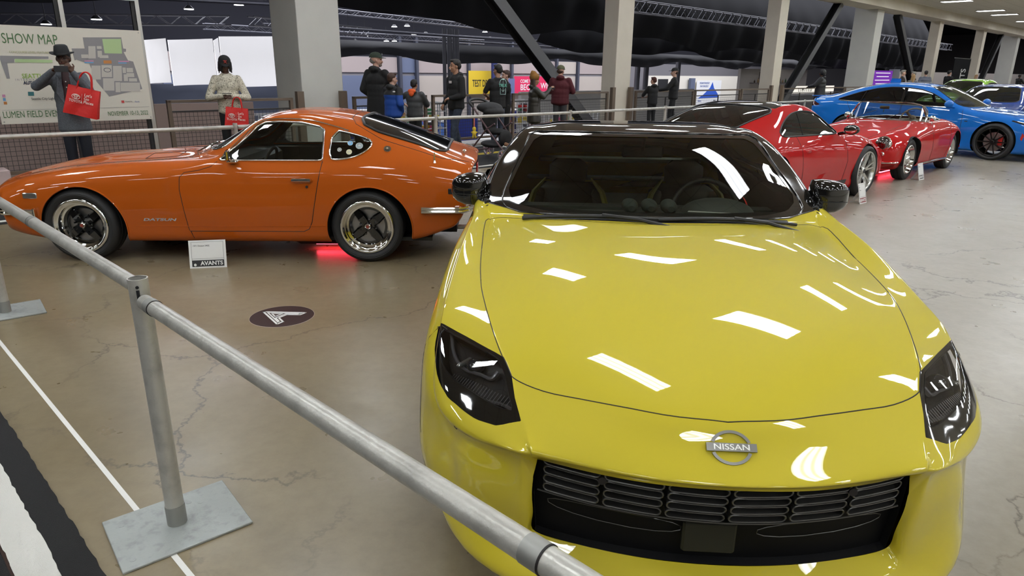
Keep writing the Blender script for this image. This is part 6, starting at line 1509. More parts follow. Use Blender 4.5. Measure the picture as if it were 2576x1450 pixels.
# black drapes, swagged
VEL = mat('black_velvet', (.012, .012, .014), .85)
def drape(s0, s1, n, zb, zt, lb, seed, amp=.16, dn=1.4):
    rnd = random.Random(seed); k = MB(); ns = int((s1 - s0) * 5); m = 12; V = []
    ph = [rnd.uniform(0, 6) for _ in range(6)]
    for i in range(ns + 1):
        s = s0 + (s1 - s0) * i / ns; sw = .18 * math.sin(s * .42 + ph[0]) + .10 * math.sin(s * .9 + ph[1])
        zz = zb(s) + sw
        for j in range(m + 1):
            t = j / m; fold = amp * math.sin(s * 2.6 + ph[2] + .6 * math.sin(s * .7 + ph[3])) * (1 - t) * (.3 + .7 * math.sin(PI * min(1, t * 1.6 + .15)))
            V.append((s + .2 * t, -dn * .5 * math.sin(PI * t) + fold + dn * t * .6, zz + (zt - zz) * (t ** 1.1)))
    k.add(V, [[i * (m + 1) + j, (i + 1) * (m + 1) + j, (i + 1) * (m + 1) + j + 1, i * (m + 1) + j + 1] for i in range(ns) for j in range(m)])
    V2 = [(x, y + .03, z) for x, y, z in V]; k.add(V2, [[i * (m + 1) + j, i * (m + 1) + j + 1, (i + 1) * (m + 1) + j + 1, (i + 1) * (m + 1) + j] for i in range(ns) for j in range(m)])
    tag(k.build('drape', VEL, None, True, loc=HW(0, n), rz=HROT), lb, 'curtain', 'black drapes under the hall roof')
drape(-1, 60, 8, lambda s: 3.32 - .018 * s, 6.4, 'long black swagged drape hanging highest and nearest over the hall', 3)
drape(6, 70, 20, lambda s: 2.05 + .002 * s, 3.0, 'low black drape rolled along the top of the far wall', 5, .10, .8)
drape(14, 75, 12, lambda s: 2.9 - .012 * s, 5.2, 'black drape hanging behind the truss to the right of the cream column', 9)
drape(-22, -4, 12, lambda s: 3.3, 6.4, 'black drape at the upper left above the map board', 12)
# lighting trusses
TRM = mat('truss_metal', (.20, .20, .22), .35, .8)
def truss(s0, n0, z0, s1, n1, z1, h, lb, w=.35, seg=.45):
    k = MB(); a = Vector((s0, n0, z0)); b_ = Vector((s1, n1, z1)); L = (b_ - a).length; d = (b_ - a) / L; u = Vector((-d.y, d.x, 0)).normalized() * w
    for off in (Vector(), u, Vector((0, 0, h)), u + Vector((0, 0, h))): k.cyl(a + off, b_ + off, .028, seg=6)
    n = int(L / seg)
    for i in range(n):
        p = a + d * (L * i / n); q = a + d * (L * (i + 1) / n); up = Vector((0, 0, h))
        if i % 2: p, q = p + up, q
        else: p, q = p, q + up
        k.cyl(p, q, .014, seg=4, caps=False); k.cyl(p + u, q + u, .014, seg=4, caps=False)
    tag(k.build('lighting_truss', TRM, None, loc=OH, rz=HROT), lb, 'truss', 'aluminium trusses under the hall roof')
truss(12.0, 6, 3.95, 60, 6, 3.70, .46, 'silver box truss crossing the upper right between the cream columns')
truss(-6, 19, 2.95, 1.6, 17.6, 3.25, .35, 'box truss over the narrow booth screens on the left'); truss(2.3, 17, 3.25, 9, 18.5, 3.15, .35, 'box truss over the large draped screen beside the grey column')
truss(-9, 14, 3.7, 1, 13, 3.9, .35, 'upper box truss between the board post and the grey column'); truss(5, 29, 3.6, 26, 29, 3.5, .30, 'dim truss among the round hall lamps behind the green cap')
truss(10.5, 25, 4.6, 30, 28, 4.4, .25, 'dim upper truss behind the black drape hem')
PIPEM = mat('dark_pipe', (.07, .07, .085), .5, .4)
def hpipe(s0, n0, z0, s1, n1, z1, r, lb): k = MB(); k.cyl(HW(s0, n0, z0), HW(s1, n1, z1), r, seg=8); tag(k.build('service_pipe', PIPEM, None, True), lb, 'pipe', 'dark service pipes and beams under the hall roof')
for a in ((4, 14, 3.15, 14, 13.2, 3.0, .05, 'slim dark pipe just below the nearest drape hem'), (5, 22, 3.0, 22, 24, 2.95, .04, 'dark pipe above the round lamps on the left'), (6, 24, 3.75, 30, 20, 3.4, .05, 'dark pipe running right past the steel pipes'), (16, 22, 3.3, 34, 22, 3.1, .06, 'long dark pipe left of the cream column'), (-12, 10, 3.2, 2, 12, 3.7, .05, 'dark pipe above the map board'), (-8, 13, 4.2, 4, 12, 4.0, .06, 'dark pipe high above the booth screens')): hpipe(*a)
def vpipe(s, n, z0, z1, r, m, lb): k = MB(); k.cyl(HW(s, n, z0), HW(s, n, z1), r, seg=12); tag(k.build('steel_riser', m, None, True), lb, 'pipe')
for q_, r_ in ((0, .10), (.35, .13), (.62, .06), (.85, .12)): vpipe(12.35 + q_, 17, -4.6, 3.6, r_, mat('riser_grey', (.07, .07, .078), .45, .4), ['thick dark steel pipe, leftmost of the bundle behind the hoodie man', 'widest dark steel pipe of the bundle behind the hoodie man', 'thinnest dark pipe of the bundle behind the hoodie man', 'dark steel pipe, rightmost of the bundle behind the hoodie man'][int([0, .35, .62, .85].index(q_))])
vpipe(30.6, NF - 1.2, -4.6, 3, .28, mat('riser_blue', (.03, .04, .16), .5), 'blue steel column in front of the yellow banner')
for s_, lb in ((36.3, 'dark riser just right of the cream column behind the yellow coupe'), (37.5, 'dark riser left of the boy leaning on the railing'), (42.2, 'dark riser behind the trucker cap')): vpipe(s_, 22, -4.6, 3, .22, MATS['riser_grey'], lb)
hallbox('pier', 30.0, 31.3, NF - 3.0, NF - 2.6, -4.6, .95, mat('pier_violet', (.12, .14, .28), .6), 'blue-violet pier standing under the yellow banner', 'pier')
# round hall lamps
HL = emis('hall_lamp_glow', (.95, .97, 1), 9)
LROW = [(9.83, 22.0, 3.62), (14.22, 24.0, 3.99), (15.16, 24.0, 4.08), (13.46, 26.0, 3.5), (15.67, 24.0, 3.63), (16.56, 24.0, 3.69), (16.36, 28.0, 3.35), (17.0, 28.0, 3.37), (21.53, 24.0, 4.02), (25.65, 28.0, 3.87), (26.87, 24.0, 4.36), (32.24, 28.0, 4.21), (35.48, 30.0, 4.25), (37.0, 30.0, 4.31), (0.41, 14.0, 3.73), (-0.63, 16.0, 3.62), (-3.78, 16.0, 3.09), (-4.88, 18.0, 2.95), (37.42, 10.0, 6.05), (43.4, 10.0, 6.57), (54.18, 12.0, 6.48), (76.6, 14.0, 6.38), (28.36, 14.0, 5.46), (15.22, 30.0, 3.37), (10.71, 9.0, 4.21)]
for i, (s_, n_, z_) in enumerate(LROW):
    o = empty('pendant_lamp', HW(s_, n_, z_), 0, 'round white high-bay lamp in the dark hall roof', 'lamp', 'round high-bay lamps in the hall')
    k = MB(); k.lathe([(0, .0), (.16, .0)], 18, Matrix.Rotation(PI / 2, 4, 'X')); k.cyl((0, 0, 0), (0, 0, .02), .17, .15, 18); k.build('glow_disc', HL, o, True)
    k = MB(); k.cyl((0, 0, .022), (0, 0, .14), .19, .07, 18); k.cyl((0, 0, .14), (0, 0, .9), .012, seg=6); k.build('lamp_housing', BLACK, o, True)
# added broad area lights that brighten the lower hall and far wall
for i, (s_, n_, z_, pw, sx, sy) in enumerate([(10, 26, 7.8, 2600, 20, 8), (35, 26, 7.8, 3000, 26, 8), (62, 24, 7.8, 3200, 26, 8), (5, 10, 7.8, 900, 22, 5), (45, 8, 7.8, 1600, 60, 5), (95, 7, 7.8, 2200, 60, 5)]):
    ld = bpy.data.lights.new('hall_fill', 'AREA'); ld.shape = 'RECTANGLE'; ld.size = sx; ld.size_y = sy; ld.energy = pw; ld.color = (.88, .90, 1.0)
    lo = bpy.data.objects.new('hall_fill', ld); COL.objects.link(lo); lo.location = HW(s_, n_, z_); lo.rotation_euler = (0, 0, HROT)
# stands on the lower level, seen through the mesh
rnd = random.Random(4)
CL = [(.02, .03, .40), (.60, .60, .62), (.45, .02, .02), (.05, .05, .06), (.62, .40, .04), (.08, .20, .55), (.65, .65, .68), (.30, .30, .33)]
def display(s, n, w, d, h, c, lb):
    o = empty('exhibit_stand', HW(s, n, -4.6), HROT, lb, 'stand', 'exhibit stands on the lower level seen through the railing')
    m1 = mat('stand_%d' % c, CL[c], .5); k = MB(); k.box((0, 0, h / 2), (w, d, h)); k.build('body', m1, o)
    k = MB(); k.box((0, 0, h + .05), (w * 1.05, d * 1.05, .1)); k.build('top', WHITE, o)
    k = MB()
    for q in range(3): k.box((-w / 2 + w * (q + .5) / 3, -d / 2 - .02, h * .55), (w / 3 * .8, .03, h * .6))
    k.build('front_panel', mat('stand_%d' % ((c + 3) % 8), CL[(c + 3) % 8], .5), o)
i = 0
for n_ in (16, 19, 25, 28.5):
    for s_ in np.arange(-2, 52, 3.6):
        if (n_ < 20 and s_ < 8 and n_ > 17) or (n_ == 16 and 9 < s_ < 13): continue
        w = rnd.uniform(1.2, 2.3); h = rnd.uniform(1.2, 3.6) if n_ > 18 else rnd.uniform(.8, 2.0); display(s_ + rnd.uniform(-.5, .5) + n_ * .1, n_ + rnd.uniform(-.3, .3), w, 1.2, h, rnd.randrange(8), 'coloured exhibit stand on the lower level of the hall'); i += 1
# lattice display towers full of goods, seen through the railing mesh
def tower(s, n, w, zt, lb, seed):
    rnd = random.Random(seed); o = empty('display_tower', HW(s, n, -4.6), HROT, lb, 'display'); H_ = zt + 4.6
    k = MB()
    for q in range(int(w / .30) + 1):
        x = q * .30
        for y in (0, .5): k.box((x, y, H_ / 2), (.035, .035, H_))
    z = H_
    while z > H_ - 3: 
        for y in (0, .5): k.box((w / 2, y, z), (w + .04, .03, .035))
        z -= .30
    k.build('lattice', mat('lattice_white', (.72, .72, .74), .5), o)
    cols = [(.55, .02, .02), (.04, .10, .50), (.02, .02, .03), (.60, .60, .62), (.55, .08, .20), (.05, .28, .12), (.65, .5, .06), (.08, .08, .10)]
    for c in range(8):
        k = MB()
        for q in range(int(w * 4)): 
            x = rnd.uniform(.1, w - .1); z = H_ - rnd.uniform(.25, 2.8); k.box((x, rnd.uniform(.12, .38), z), (rnd.uniform(.10, .34), .2, rnd.uniform(.08, .26)), rz=rnd.uniform(-.5, .5))
        tag(k.build('goods', mat('goods_%d' % c, cols[c], .5), o), kind='stuff')
    return o
tower(8.15, 8, 1.5, .45, 'white lattice tower of coloured goods behind the T-shirt man and the beanie woman', 1); tower(3.3, 8, 1.8, .45, 'white lattice tower of goods between the boys and the hoodie man', 2); tower(.7, 8, 1.2, .2, 'white lattice tower of goods right beside the wide grey column', 3)
tower(-2.3, 8, 1.6, .25, 'white lattice tower of goods left of the wide grey column', 4); tower(-3.95, 8, .9, .5, 'narrow lattice tower beside the person in the patterned sweater', 5); tower(10.9, 8, 3.0, -.15, 'low wide lattice tower behind the brace and the maroon sweatshirt', 6)
hallbox('advert_board', 5.5, 6.9, 8.3, 8.5, -4.6, -.1, mat('panel_royal', (.03, .06, .45), .5), 'royal blue display panel below the railing behind the hoodie man', 'sign')
hallbox('advert_board', 1.0, 1.9, 9.2, 9.3, -4.6, .15, mat('panel_royal', (.03, .06, .45), .5), 'royal blue display panel beside the man in the green cap', 'sign')
# bar area far right beyond the railing
bar = empty('bar_counter', HW(36.2, 10, 0), HROT, 'lit white bar counter beyond the railing behind the person in the black puffer coat', 'counter')
k = MB(); k.box((4.4, 0, -.45), (9, .8, 1.2)); k.build('counter', mat('bar_front', (.22, .21, .22), .5), bar); k = MB(); k.box((4.2, -.42, .52), (8.4, .05, .50)); k.build('lightbox', mat('bar_panel', (.7, .68, .6), .5, emit=(1, .95, .85), estr=.7), bar); text('lettering', 'LIMITED', .36, INK, bar, Matrix.Translation((3.2, -.46, .50)) @ Matrix.Rotation(PI / 2, 4, 'X'), .01, spacing=1.9)
k = MB(); k.box((4.6, 2.6, .6), (11, .2, 2.6)); k.build('back_wall', mat('bar_wall', (.34, .31, .28), .7), bar); k = MB(); k.box((4.2, 2.3, .915), (7.5, .3, .05)); k.build('back_shelf', mat('shelf_dark', (.06, .05, .05), .5), bar)
k = MB(); k.box((3.1, 2.45, 1.25), (2.4, .05, .9)); k.build('dark_opening', DARK, bar)
for q in range(14):
    k = MB(); x = .9 + q * .5; h_ = .22 + .09 * (q % 3); k.lathe([(0, 0), (.055, 0), (.055, h_ * .62), (.02, h_ * .8), (.02, h_), (0, h_)], 10, Matrix.Rotation(PI / 2, 4, 'X')); tag(k.build('bottle', mat('bottle_%d' % (q % 4), [(.05, .03, .02), (.3, .2, .1), (.05, .1, .05), (.4, .4, .38)][q % 4], .2), None, loc=HW(36.2 + x, 12.3, .9455), rz=HROT), 'small bottle on the back shelf of the lit white bar', 'bottle', 'bottles behind the white bar')
sc = empty('video_screen', HW(53.6, 10, 0), HROT, 'purple and white video screen just right of the wide grey column over the blue sedan', 'screen'); k = MB(); k.box((2.3, 0, 1.2), (5.2, .1, 1.5)); k.build('panel', mat('screen_purple', (.10, .02, .22), .3, emit=(.25, .05, .55), estr=.5), sc)
k = MB()
for q in range(4): k.box((2.5, -.06, 1.75 - q * .30), (3.6 - .6 * (q % 2), .02, .07))
k.build('screen_bars', mat('screen_white', (.7, .7, .75), .4, emit=(1, 1, 1), estr=.6), sc)
hallbox('pier', 58.9, 60.6, 10, 10.4, -4.6, 2.1, mat('pier_pale', (.42, .43, .45), .6), 'pale grey pier right of the purple screen', 'pier')
hallbox('exhibit_wall', 62, 140, 12, 12.3, -4.6, 1.95, BEI, 'long beige exhibit wall at the far right behind the upright banner', 'wall')
hallbox('exhibit_wall', -12.2, -5.0, 1.6, 1.7, -1.6, .93, mat('booth_rose', (.34, .25, .225), .7), 'rose-tan wall seen through the railing mesh under the show map board', 'wall')
hallbox('exhibit_wall', 14.5, 31, 13.5, 13.7, -4.6, .55, mat('booth_pale', (.42, .40, .37), .7), 'pale low exhibit wall seen through the mesh below the people leaning at the rail', 'wall')
# upright black banner among the far people
vb = empty('retractable_banner', HW(35.9, -.75), HROT, 'tall black upright banner with vertical white lettering, far right', 'banner'); k = MB(); k.box((0, 0, 1.27), (3.35, .03, 2.5)); k.build('panel', mat('banner_black', (.006, .006, .007), .9, spec=.1), vb); k = MB(); k.box((0, 0, 2.53), (3.4, .05, .04)); k.build('top_bar', ALU, vb)
text('lettering', 'AVANTS', 1.45, mat('letter_outline', (.52, .52, .52), .5), vb, Matrix.Translation((.45, -.03, 1.05)) @ Matrix.Rotation(PI / 2, 4, 'X') @ Matrix.Rotation(PI / 2, 4, 'Z') @ Matrix.Diagonal((.34, 1, 1, 1)), .004, 'CENTER', .02)
# red strip lights under two cars
for nm, p, rz_, ln in (('under-car', Vector((-1.62, 6.05, .05)), R(2), .35), ('roadster', Vector((6.35, 11.5, .06)), R(43), 1.0)):
    o = empty('light_strip', p, rz_, 'red glowing light strip under the ' + ('orange coupe near its rear wheel' if nm == 'under-car' else 'red roadster'), 'light'); k = MB(); k.box((0, 0, 0), (ln, .03, .02)); k.build('glow', emis('red_glow', (1, .05, .08), 14), o); k = MB(); k.box((0, 0, .018), (ln + .02, .05, .014)); k.build('holder', BLACK, o)
k = MB(); k.tube(spline([(-.45, 5.72, .006), (-.25, 5.80, .006), (.05, 5.78, .006), (.3, 5.9, .006)], 8), .006, 6); tag(k.build('power_cord', BLACK, None, True), 'thin black power cord on the floor behind the orange coupe', 'cord')

# ------------------------------------------------------------------ people
def blob(name, caps, m, parent, vox=.010, smooth=4, keep=None):
    """one continuous closed surface grown from tapered limbs (p0, p1, r0, r1) and ellipsoids (centre, radii)"""
    mb = MB()
    for c in caps:
        if len(c) == 2: mb.ell(c[0], c[1], 16, 10)
        elif len(c) == 3: mb.ell(c[0], c[1], 16, 10, Matrix.Rotation(c[2][1], 3, c[2][0]))
        else:
            p0, p1, r0, r1 = c; mb.cyl(p0, p1, r0, r1, 14); mb.ell(p0, (r0,) * 3, 14, 8); mb.ell(p1, (r1,) * 3, 14, 8)
    o = mb.build(name, None, None)
    md = o.modifiers.new('r', 'REMESH'); md.mode = 'VOXEL'; md.voxel_size = vox; md.use_smooth_shade = True
    ms = o.modifiers.new('s', 'SMOOTH'); ms.iterations = smooth; ms.factor = .5
    me = bpy.data.meshes.new_from_object(o.evaluated_get(bpy.context.evaluated_depsgraph_get()))
    old = o.data; bpy.data.objects.remove(o); bpy.data.meshes.remove(old)
    me.name = name; me.materials.clear(); me.materials.append(m); me.polygons.foreach_set('use_smooth', [True] * len(me.polygons))
    q = bpy.data.objects.new(name, me); COL.objects.link(q); q.parent = parent
    return q
SK = {'deep': mat('skin_deep', (.085, .040, .025), .5), 'tan': mat('skin_tan', (.42, .22, .14), .5), 'fair': mat('skin_fair', (.55, .33, .25), .5), 'brown': mat('skin_brown', (.10, .048, .03), .5)}
HB = mat('hair_black', (.012, .010, .010), .6); HBR = mat('hair_brown', (.05, .022, .014), .6); HGR = mat('hair_grey', (.25, .23, .21), .7); HBL = mat('hair_blond', (.36, .22, .10), .6)
EYE = mat('eye_dark', (.02, .015, .012), .3); LIP = mat('lips', (.22, .07, .06), .5)
def V3(*a): return Vector(a)
def person(loc, face, h, skin, lb, top, pants, arms='hang', hair=HB, shoes=INK, stride=0.0, vox=.011, group=None, turn=0.0, tilt=0.0, bulk=1.0, long_coat=0.0, hood=None, hair_style='short', sleeve=1.0, stoop=0.0):
    """loc on floor; face = world direction of the chest in degrees; turn = head turn (left positive); arms = preset or {side: (elbow, wrist)}"""
    loc = Vector(loc); q_ = loc - OH
    if -3.36 < q_.dot(UN) < -.52 and q_.dot(US) < 12: loc.z += .014
    r = empty('person', loc, R(face), lb, 'person', group)
    k = h / 1.76; S = SK[skin]
    st = stride
    hip = {1: V3(0, .085, .92) * k, -1: V3(0, -.085, .92) * k}
    knee = {1: V3(.02 + st, .09, .50) * k, -1: V3(.02 - st * .5, -.09, .50) * k}
    ank = {1: V3(-.01 + st * 1.5, .095, .085) * k, -1: V3(-.01 - st * 1.6, -.095, .085) * k}
    lean = V3(stoop, 0, 0)
    sh = {s: (V3(0, .168 * (1 + .45 * (bulk - 1)), 1.415) * k + lean) for s in (1, -1)}; sh[-1].y *= -1
    AP = {'hang': lambda s: (V3(-.02, .245, 1.14), V3(.05, .25, .90)),
          'chest': lambda s: (V3(.03, .26, 1.17), V3(.27, .06, 1.20)),
          'mouth': lambda s: (V3(.12, .30, 1.27), V3(.27, .10, 1.47)),
          'photo': lambda s: (V3(.20, .20, 1.22), V3(.40, .07, 1.38)),
          'rail': lambda s: (V3(.20, .25, 1.17), V3(.42, .12, 1.12)),
          'pocket': lambda s: (V3(-.06, .27, 1.14), V3(.10, .17, .98)),
          'fold': lambda s: (V3(.05, .26, 1.16), V3(.22, -.02, 1.17))}
    el, wr = {}, {}
    for s in (1, -1):
        a = arms[s] if isinstance(arms, dict) else arms
        if isinstance(a, str): e, w = AP[a](s)
        else: e, w = V3(*a[0]), V3(*a[1])
        e = e * k + lean; w = w * k + lean; e.y *= s; w.y *= s
        el[s], wr[s] = e, w
    nk = V3(-.005, 0, 1.50) * k + lean; hc = V3(.015, 0, 1.645) * k + lean * 1.2
    # head with face, built around its centre and turned on the neck
    HM = Matrix.Translation(hc) @ Matrix.Rotation(R(turn), 4, 'Z') @ Matrix.Rotation(R(tilt), 4, 'Y')
    def H(x, y, z): return HM @ (V3(x, y, z) * k)
    body = [(nk + V3(0, 0, -.05 * k), HM @ V3(-.015 * k, 0, -.05 * k), .055 * k, .052 * k),
            (H(-.012, 0, .030), V3(.098, .076, .098) * k), (H(.022, 0, -.030), V3(.072, .060, .078) * k), (H(.040, 0, -.085), H(.062, 0, -.088), .034 * k, .022 * k),
            (H(.088, 0, -.005), H(.108, 0, -.034), .010 * k, .015 * k), (H(.070, 0, .022), V3(.022, .050, .012) * k), (H(.078, 0, -.058), V3(.020, .026, .012) * k)]
    for s in (1, -1): body += [(H(-.010, s * .078, -.012), V3(.016, .010, .030) * k), (H(.060, s * .038, -.030), V3(.022, .020, .018) * k)]
    body += [(V3(0, 0, 1.0) * k, V3(.105, .15, .14) * k), (V3(0, 0, 1.22) * k + lean * .6, V3(.105, .145, .2) * k), (V3(0, 0, 1.36) * k + lean, V3(.095, .165, .12) * k)]
    for s in (1, -1):
        body += [(sh[s], el[s], .045 * k, .036 * k), (el[s], wr[s], .036 * k, .025 * k), (hip[s], knee[s], .075 * k, .05 * k), (knee[s], ank[s], .048 * k, .035 * k), (ank[s], ank[s] + V3(.14, 0, -.035) * k, .036 * k, .028 * k)]
        d = (wr[s] - el[s]).normalized(); up = V3(0, 0, 1) if abs(d.z) < .8 else V3(1, 0, 0); side = d.cross(up).normalized(); nrm = side.cross(d).normalized()
        pc = wr[s] + d * .045 * k
        body.append((wr[s], wr[s] + d * .03 * k, .024 * k, .028 * k)); body.append((wr[s] + d * .02 * k + side * .016 * k, pc + side * .020 * k + d * .03 * k, .017 * k, .013 * k)); body.append((wr[s] + d * .02 * k - side * .016 * k, pc - side * .022 * k + d * .03 * k, .017 * k, .012 * k))
        for q, (o_, l_) in enumerate(((-.030, .050), (-.010, .062), (.011, .066), (.031, .058))):
            b0 = pc + d * .030 * k + side * o_ * k; b1 = b0 + (d * .8 - nrm * .55) * l_ * .55 * k; b2 = b1 + (d * .2 - nrm * .95) * l_ * .5 * k
            body += [(b0, b1, .0105 * k, .0095 * k), (b1, b2, .0095 * k, .0085 * k)]
        tb = wr[s] + d * .03 * k + side * .028 * k * (1 if s > 0 else 1); body += [(tb, tb + (side * .7 + d * .6 - nrm * .3) * .045 * k, .012 * k, .011 * k), (tb + (side * .7 + d * .6 - nrm * .3) * .045 * k, tb + (side * .7 + d * .6 - nrm * .3) * .045 * k + (d * .8 - nrm * .5) * .03 * k, .011 * k, .0095 * k)]
    blob('body', body, S, r, min(vox, .0085 if vox < .014 else vox), 3)
    for s in (1, -1):
        e = MB(); e.ell(H(.074, s * .031, .005), V3(.012, .016, .008) * k, 10, 6); e.build('eye', EYE, r, True)
        e = MB(); e.tube([H(.088, s * .016, .026), H(.082, s * .035, .031), H(.068, s * .052, .024)], .0045 * k, 5); e.build('eyebrow', hair or HB, r, True)
    e = MB(); e.tube([H(.086, -.024, -.056), H(.097, 0, -.059), H(.086, .024, -.056)], .0045 * k, 6); e.build('lips', LIP, r, True)
    # clothes
    b = bulk
    tz = .90 - long_coat
    tp = [(V3(0, 0, 1.30) * k + lean, V3(.125 * b, .178 * b, .15) * k), (V3(0, 0, 1.15) * k + lean * .5, V3(.124 * b, .170 * b, .19) * k), (V3(.0, 0, 1.05) * k, V3(.124 * b, .168 * b, .14) * k), (V3(.0, 0, 1.00) * k, V3(.124 * b, .166 * b, .09) * k), (V3(.012, 0, 1.405) * k + lean, V3(.100, .15, .075) * k),
          (sh[1] + V3(0, -.03, -.01) * k, sh[-1] + V3(0, .03, -.01) * k, .07 * k, .07 * k), (nk + V3(0, .045, -.055) * k, nk + V3(0, -.045, -.055) * k, .068 * k, .068 * k), (nk + V3(.0, 0, -.03) * k, V3(.078, .078, .035) * k)]
    z = .98
    while z > tz: tp.append((V3(0, 0, z) * k, V3((.126 + (.98 - z) * .06) * b, (.168 + (.98 - z) * .08) * b, .08) * k)); z -= .025
    for s in (1, -1):
        if sleeve >= 1: tp += [(sh[s], el[s], .062 * k * b, .056 * k * b), (el[s], el[s] + (wr[s] - el[s]) * .97, .054 * k * b, .038 * k * b)]
        else: tp += [(sh[s], sh[s] + (el[s] - sh[s]) * sleeve * 1.6, .066 * k, .058 * k)]
    if hood: tp += [(nk + V3(-.075, 0, -.01) * k, V3(.075, .105, .06) * k), (nk + V3(-.03, .06, .0) * k, nk + V3(.05, .05, -.05) * k, .035 * k, .02 * k), (nk + V3(-.03, -.06, .0) * k, nk + V3(.05, -.05, -.05) * k, .035 * k, .02 * k)]
    tm = MATS[top] if isinstance(top, str) else top
    T = blob('top', tp, tm, r, vox + .003, 5)
    pt = [(V3(-.01, 0, .93) * k, V3(.118, .155, .10) * k)]
    for s in (1, -1): pt += [(hip[s], knee[s], .092 * k, .070 * k), (knee[s], ank[s] + V3(0, 0, -.03 * k), .070 * k, .058 * k)]
    blob('trousers', pt, pants, r, vox + .004, 5)
    for s in (1, -1):
        a = ank[s]; f = [(a + V3(-.045, 0, -.035) * k, a + V3(.10, 0, -.05) * k, .042 * k, .036 * k), (a + V3(.05, 0, -.05) * k, a + V3(.16, 0, -.058) * k, .040 * k, .028 * k)]
        blob('shoe', [(p, q, a0, a1) for p, q, a0, a1 in f], shoes, r, .012, 3)
    # hair
    if hair and hair_style == 'short': hp = [(H(-.026, 0, .050), V3(.102, .086, .085) * k), (H(-.060, 0, .005), V3(.062, .078, .070) * k), (H(.03, 0, .098), V3(.07, .062, .030) * k)]
    elif hair and hair_style == 'long': hp = [(H(-.022, 0, .048), V3(.105, .090, .085) * k)] + [(H(-.05, s * .055, .02), H(-.045, s * .075, -.20), .045 * k, .035 * k) for s in (1, -1)] + [(H(-.075, 0, .0), H(-.09, 0, -.24), .055 * k, .045 * k)]
    elif hair and hair_style == 'locs': hp = [(H(-.018, 0, .045), V3(.108, .094, .08) * k)] + [(H(.085 * math.cos(a), .088 * math.sin(a), .03), H(.098 * math.cos(a), .102 * math.sin(a), -.085 - .02 * (i % 3)), .017 * k, .011 * k) for i, a in enumerate(np.linspace(R(38), R(322), 20))] + [(H(.088, y, .05), H(.10, y, .005 - .01 * (i % 2)), .014 * k, .009 * k) for i, y in enumerate((-.05, -.025, 0, .03, .05))]
    elif hair and hair_style == 'under': hp = [(H(-.052, 0, -.008), V3(.062, .080, .060) * k)]
    else: hp = None
    if hp: blob('hair', hp, hair, r, .008 if vox < .014 else .012, 2)
    r['_h'] = 0; del r['_h']
    r_info = dict(root=r, k=k, H=H, HM=HM, wr=wr, el=el, sh=sh, nk=nk, lean=lean)
    return r_info
def cap(P, m, mb_=None, brim='front', logo=None, back_open=False):
    k, H, HM, r = P['k'], P['H'], P['HM'], P['root']; c = MB(); V = []; ns = 24
    for t in np.linspace(0, PI / 2, 8):
        for i in range(ns):
            a = 2 * PI * i / ns; V.append(H(-.014 + .116 * math.cos(t) * math.cos(a), .096 * math.cos(t) * math.sin(a), .040 + .098 * math.sin(t) ** .85))
    V.append(H(-.014, 0, .139)); F = [[j * ns + i, j * ns + (i + 1) % ns, (j + 1) * ns + (i + 1) % ns, (j + 1) * ns + i] for j in range(6) for i in range(ns)]
    F += [[6 * ns + i, 6 * ns + (i + 1) % ns, len(V) - 1] for i in range(ns)]; c.add(V, F)
    o = c.build('cap', m, r, True, 60)
    b = MB(); V = []; n = 14
    for i in range(n + 1):
        a = R(-62) + R(124) * i / n; V += [H(-.014 + .112 * math.cos(a), .094 * math.sin(a), .048), H(-.014 + (.112 + .078 * math.cos(a * 1.4)) * math.cos(a), .098 * math.sin(a), .036), H(-.014 + .112 * math.cos(a), .094 * math.sin(a), .040), H(-.014 + (.112 + .078 * math.cos(a * 1.4)) * math.cos(a), .098 * math.sin(a), .030)]
    F = [[4 * i, 4 * i + 4, 4 * i + 5, 4 * i + 1] for i in range(n)] + [[4 * i + 2, 4 * i + 3, 4 * i + 7, 4 * i + 6] for i in range(n)] + [[4 * i + 1, 4 * i + 5, 4 * i + 7, 4 * i + 3] for i in range(n)]
    b.add(V, F); b.build('cap_brim', mb_ or m, o, True, 50)
    if logo:
        l = MB()
        for L in logo[1]: l.tube([H(-.014 + .118 * math.cos(y * 8), y, .085 + z) for y, z in L], .0045 * k, 5)
        l.build('cap_emblem', logo[0], o, True)
    return o
def fist_item(): pass
DEN = mat('denim', (.022, .032, .055), .8, noise=(18, (.045, .06, .09), .4, .7)); BLK = mat('cloth_black', (.010, .010, .011), .85, bump=(25, .3)); CHAR = mat('cloth_charcoal', (.045, .045, .050), .8, bump=(20, .3))
# man in the hat, filming himself a view with a phone
P = person((-5.87, 9.29, 0), -66, 1.76, 'brown', 'person in grey blazer and dark fedora raising a phone before the show map', mat('blazer_grey', (.085, .095, .11), .8, noise=(60, (.12, .13, .15), .4, .65)), mat('trouser_navy', (.006, .008, .016), .8), {1: ((.19, .27, 1.20), (.30, .12, 1.475)), -1: ((.10, .34, 1.30), (.26, .10, 1.49))}, HB, INK, vox=.010, bulk=1.08, long_coat=.16, turn=-6)
r = P['root']; k = P['k']; H = P['H']
hm = MB(); M = P['HM'] @ Matrix.Rotation(R(8), 4, 'Y')
HT = Matrix.Scale(1, 4)
prof = [(.165, .052), (.168, .060), (.150, .055), (.112, .050), (.108, .060), (.104, .10), (.092, .150), (.070, .166), (.0, .150)]
hv = MB(); hv.lathe(prof, 36); V = [M @ Vector((v.x * .98, v.z * .82, v.y + .004 + (.015 * abs(v.z / .16) ** 2 if v.y < .07 else 0))) for v in hv.V]
hm.V = V; hm.F = hv.F; ho = hm.build('fedora', mat('hat_felt', (.022, .024, .026), .9), r, True, 60)
hb = MB(); hb.lathe([(.113, .053), (.111, .075), (.106, .075)], 32); hb.V = [M @ Vector((v.x * .98, v.z * .82, v.y + .004)) for v in hb.V]; hb.build('hat_band', INK, ho, True)
g = MB()
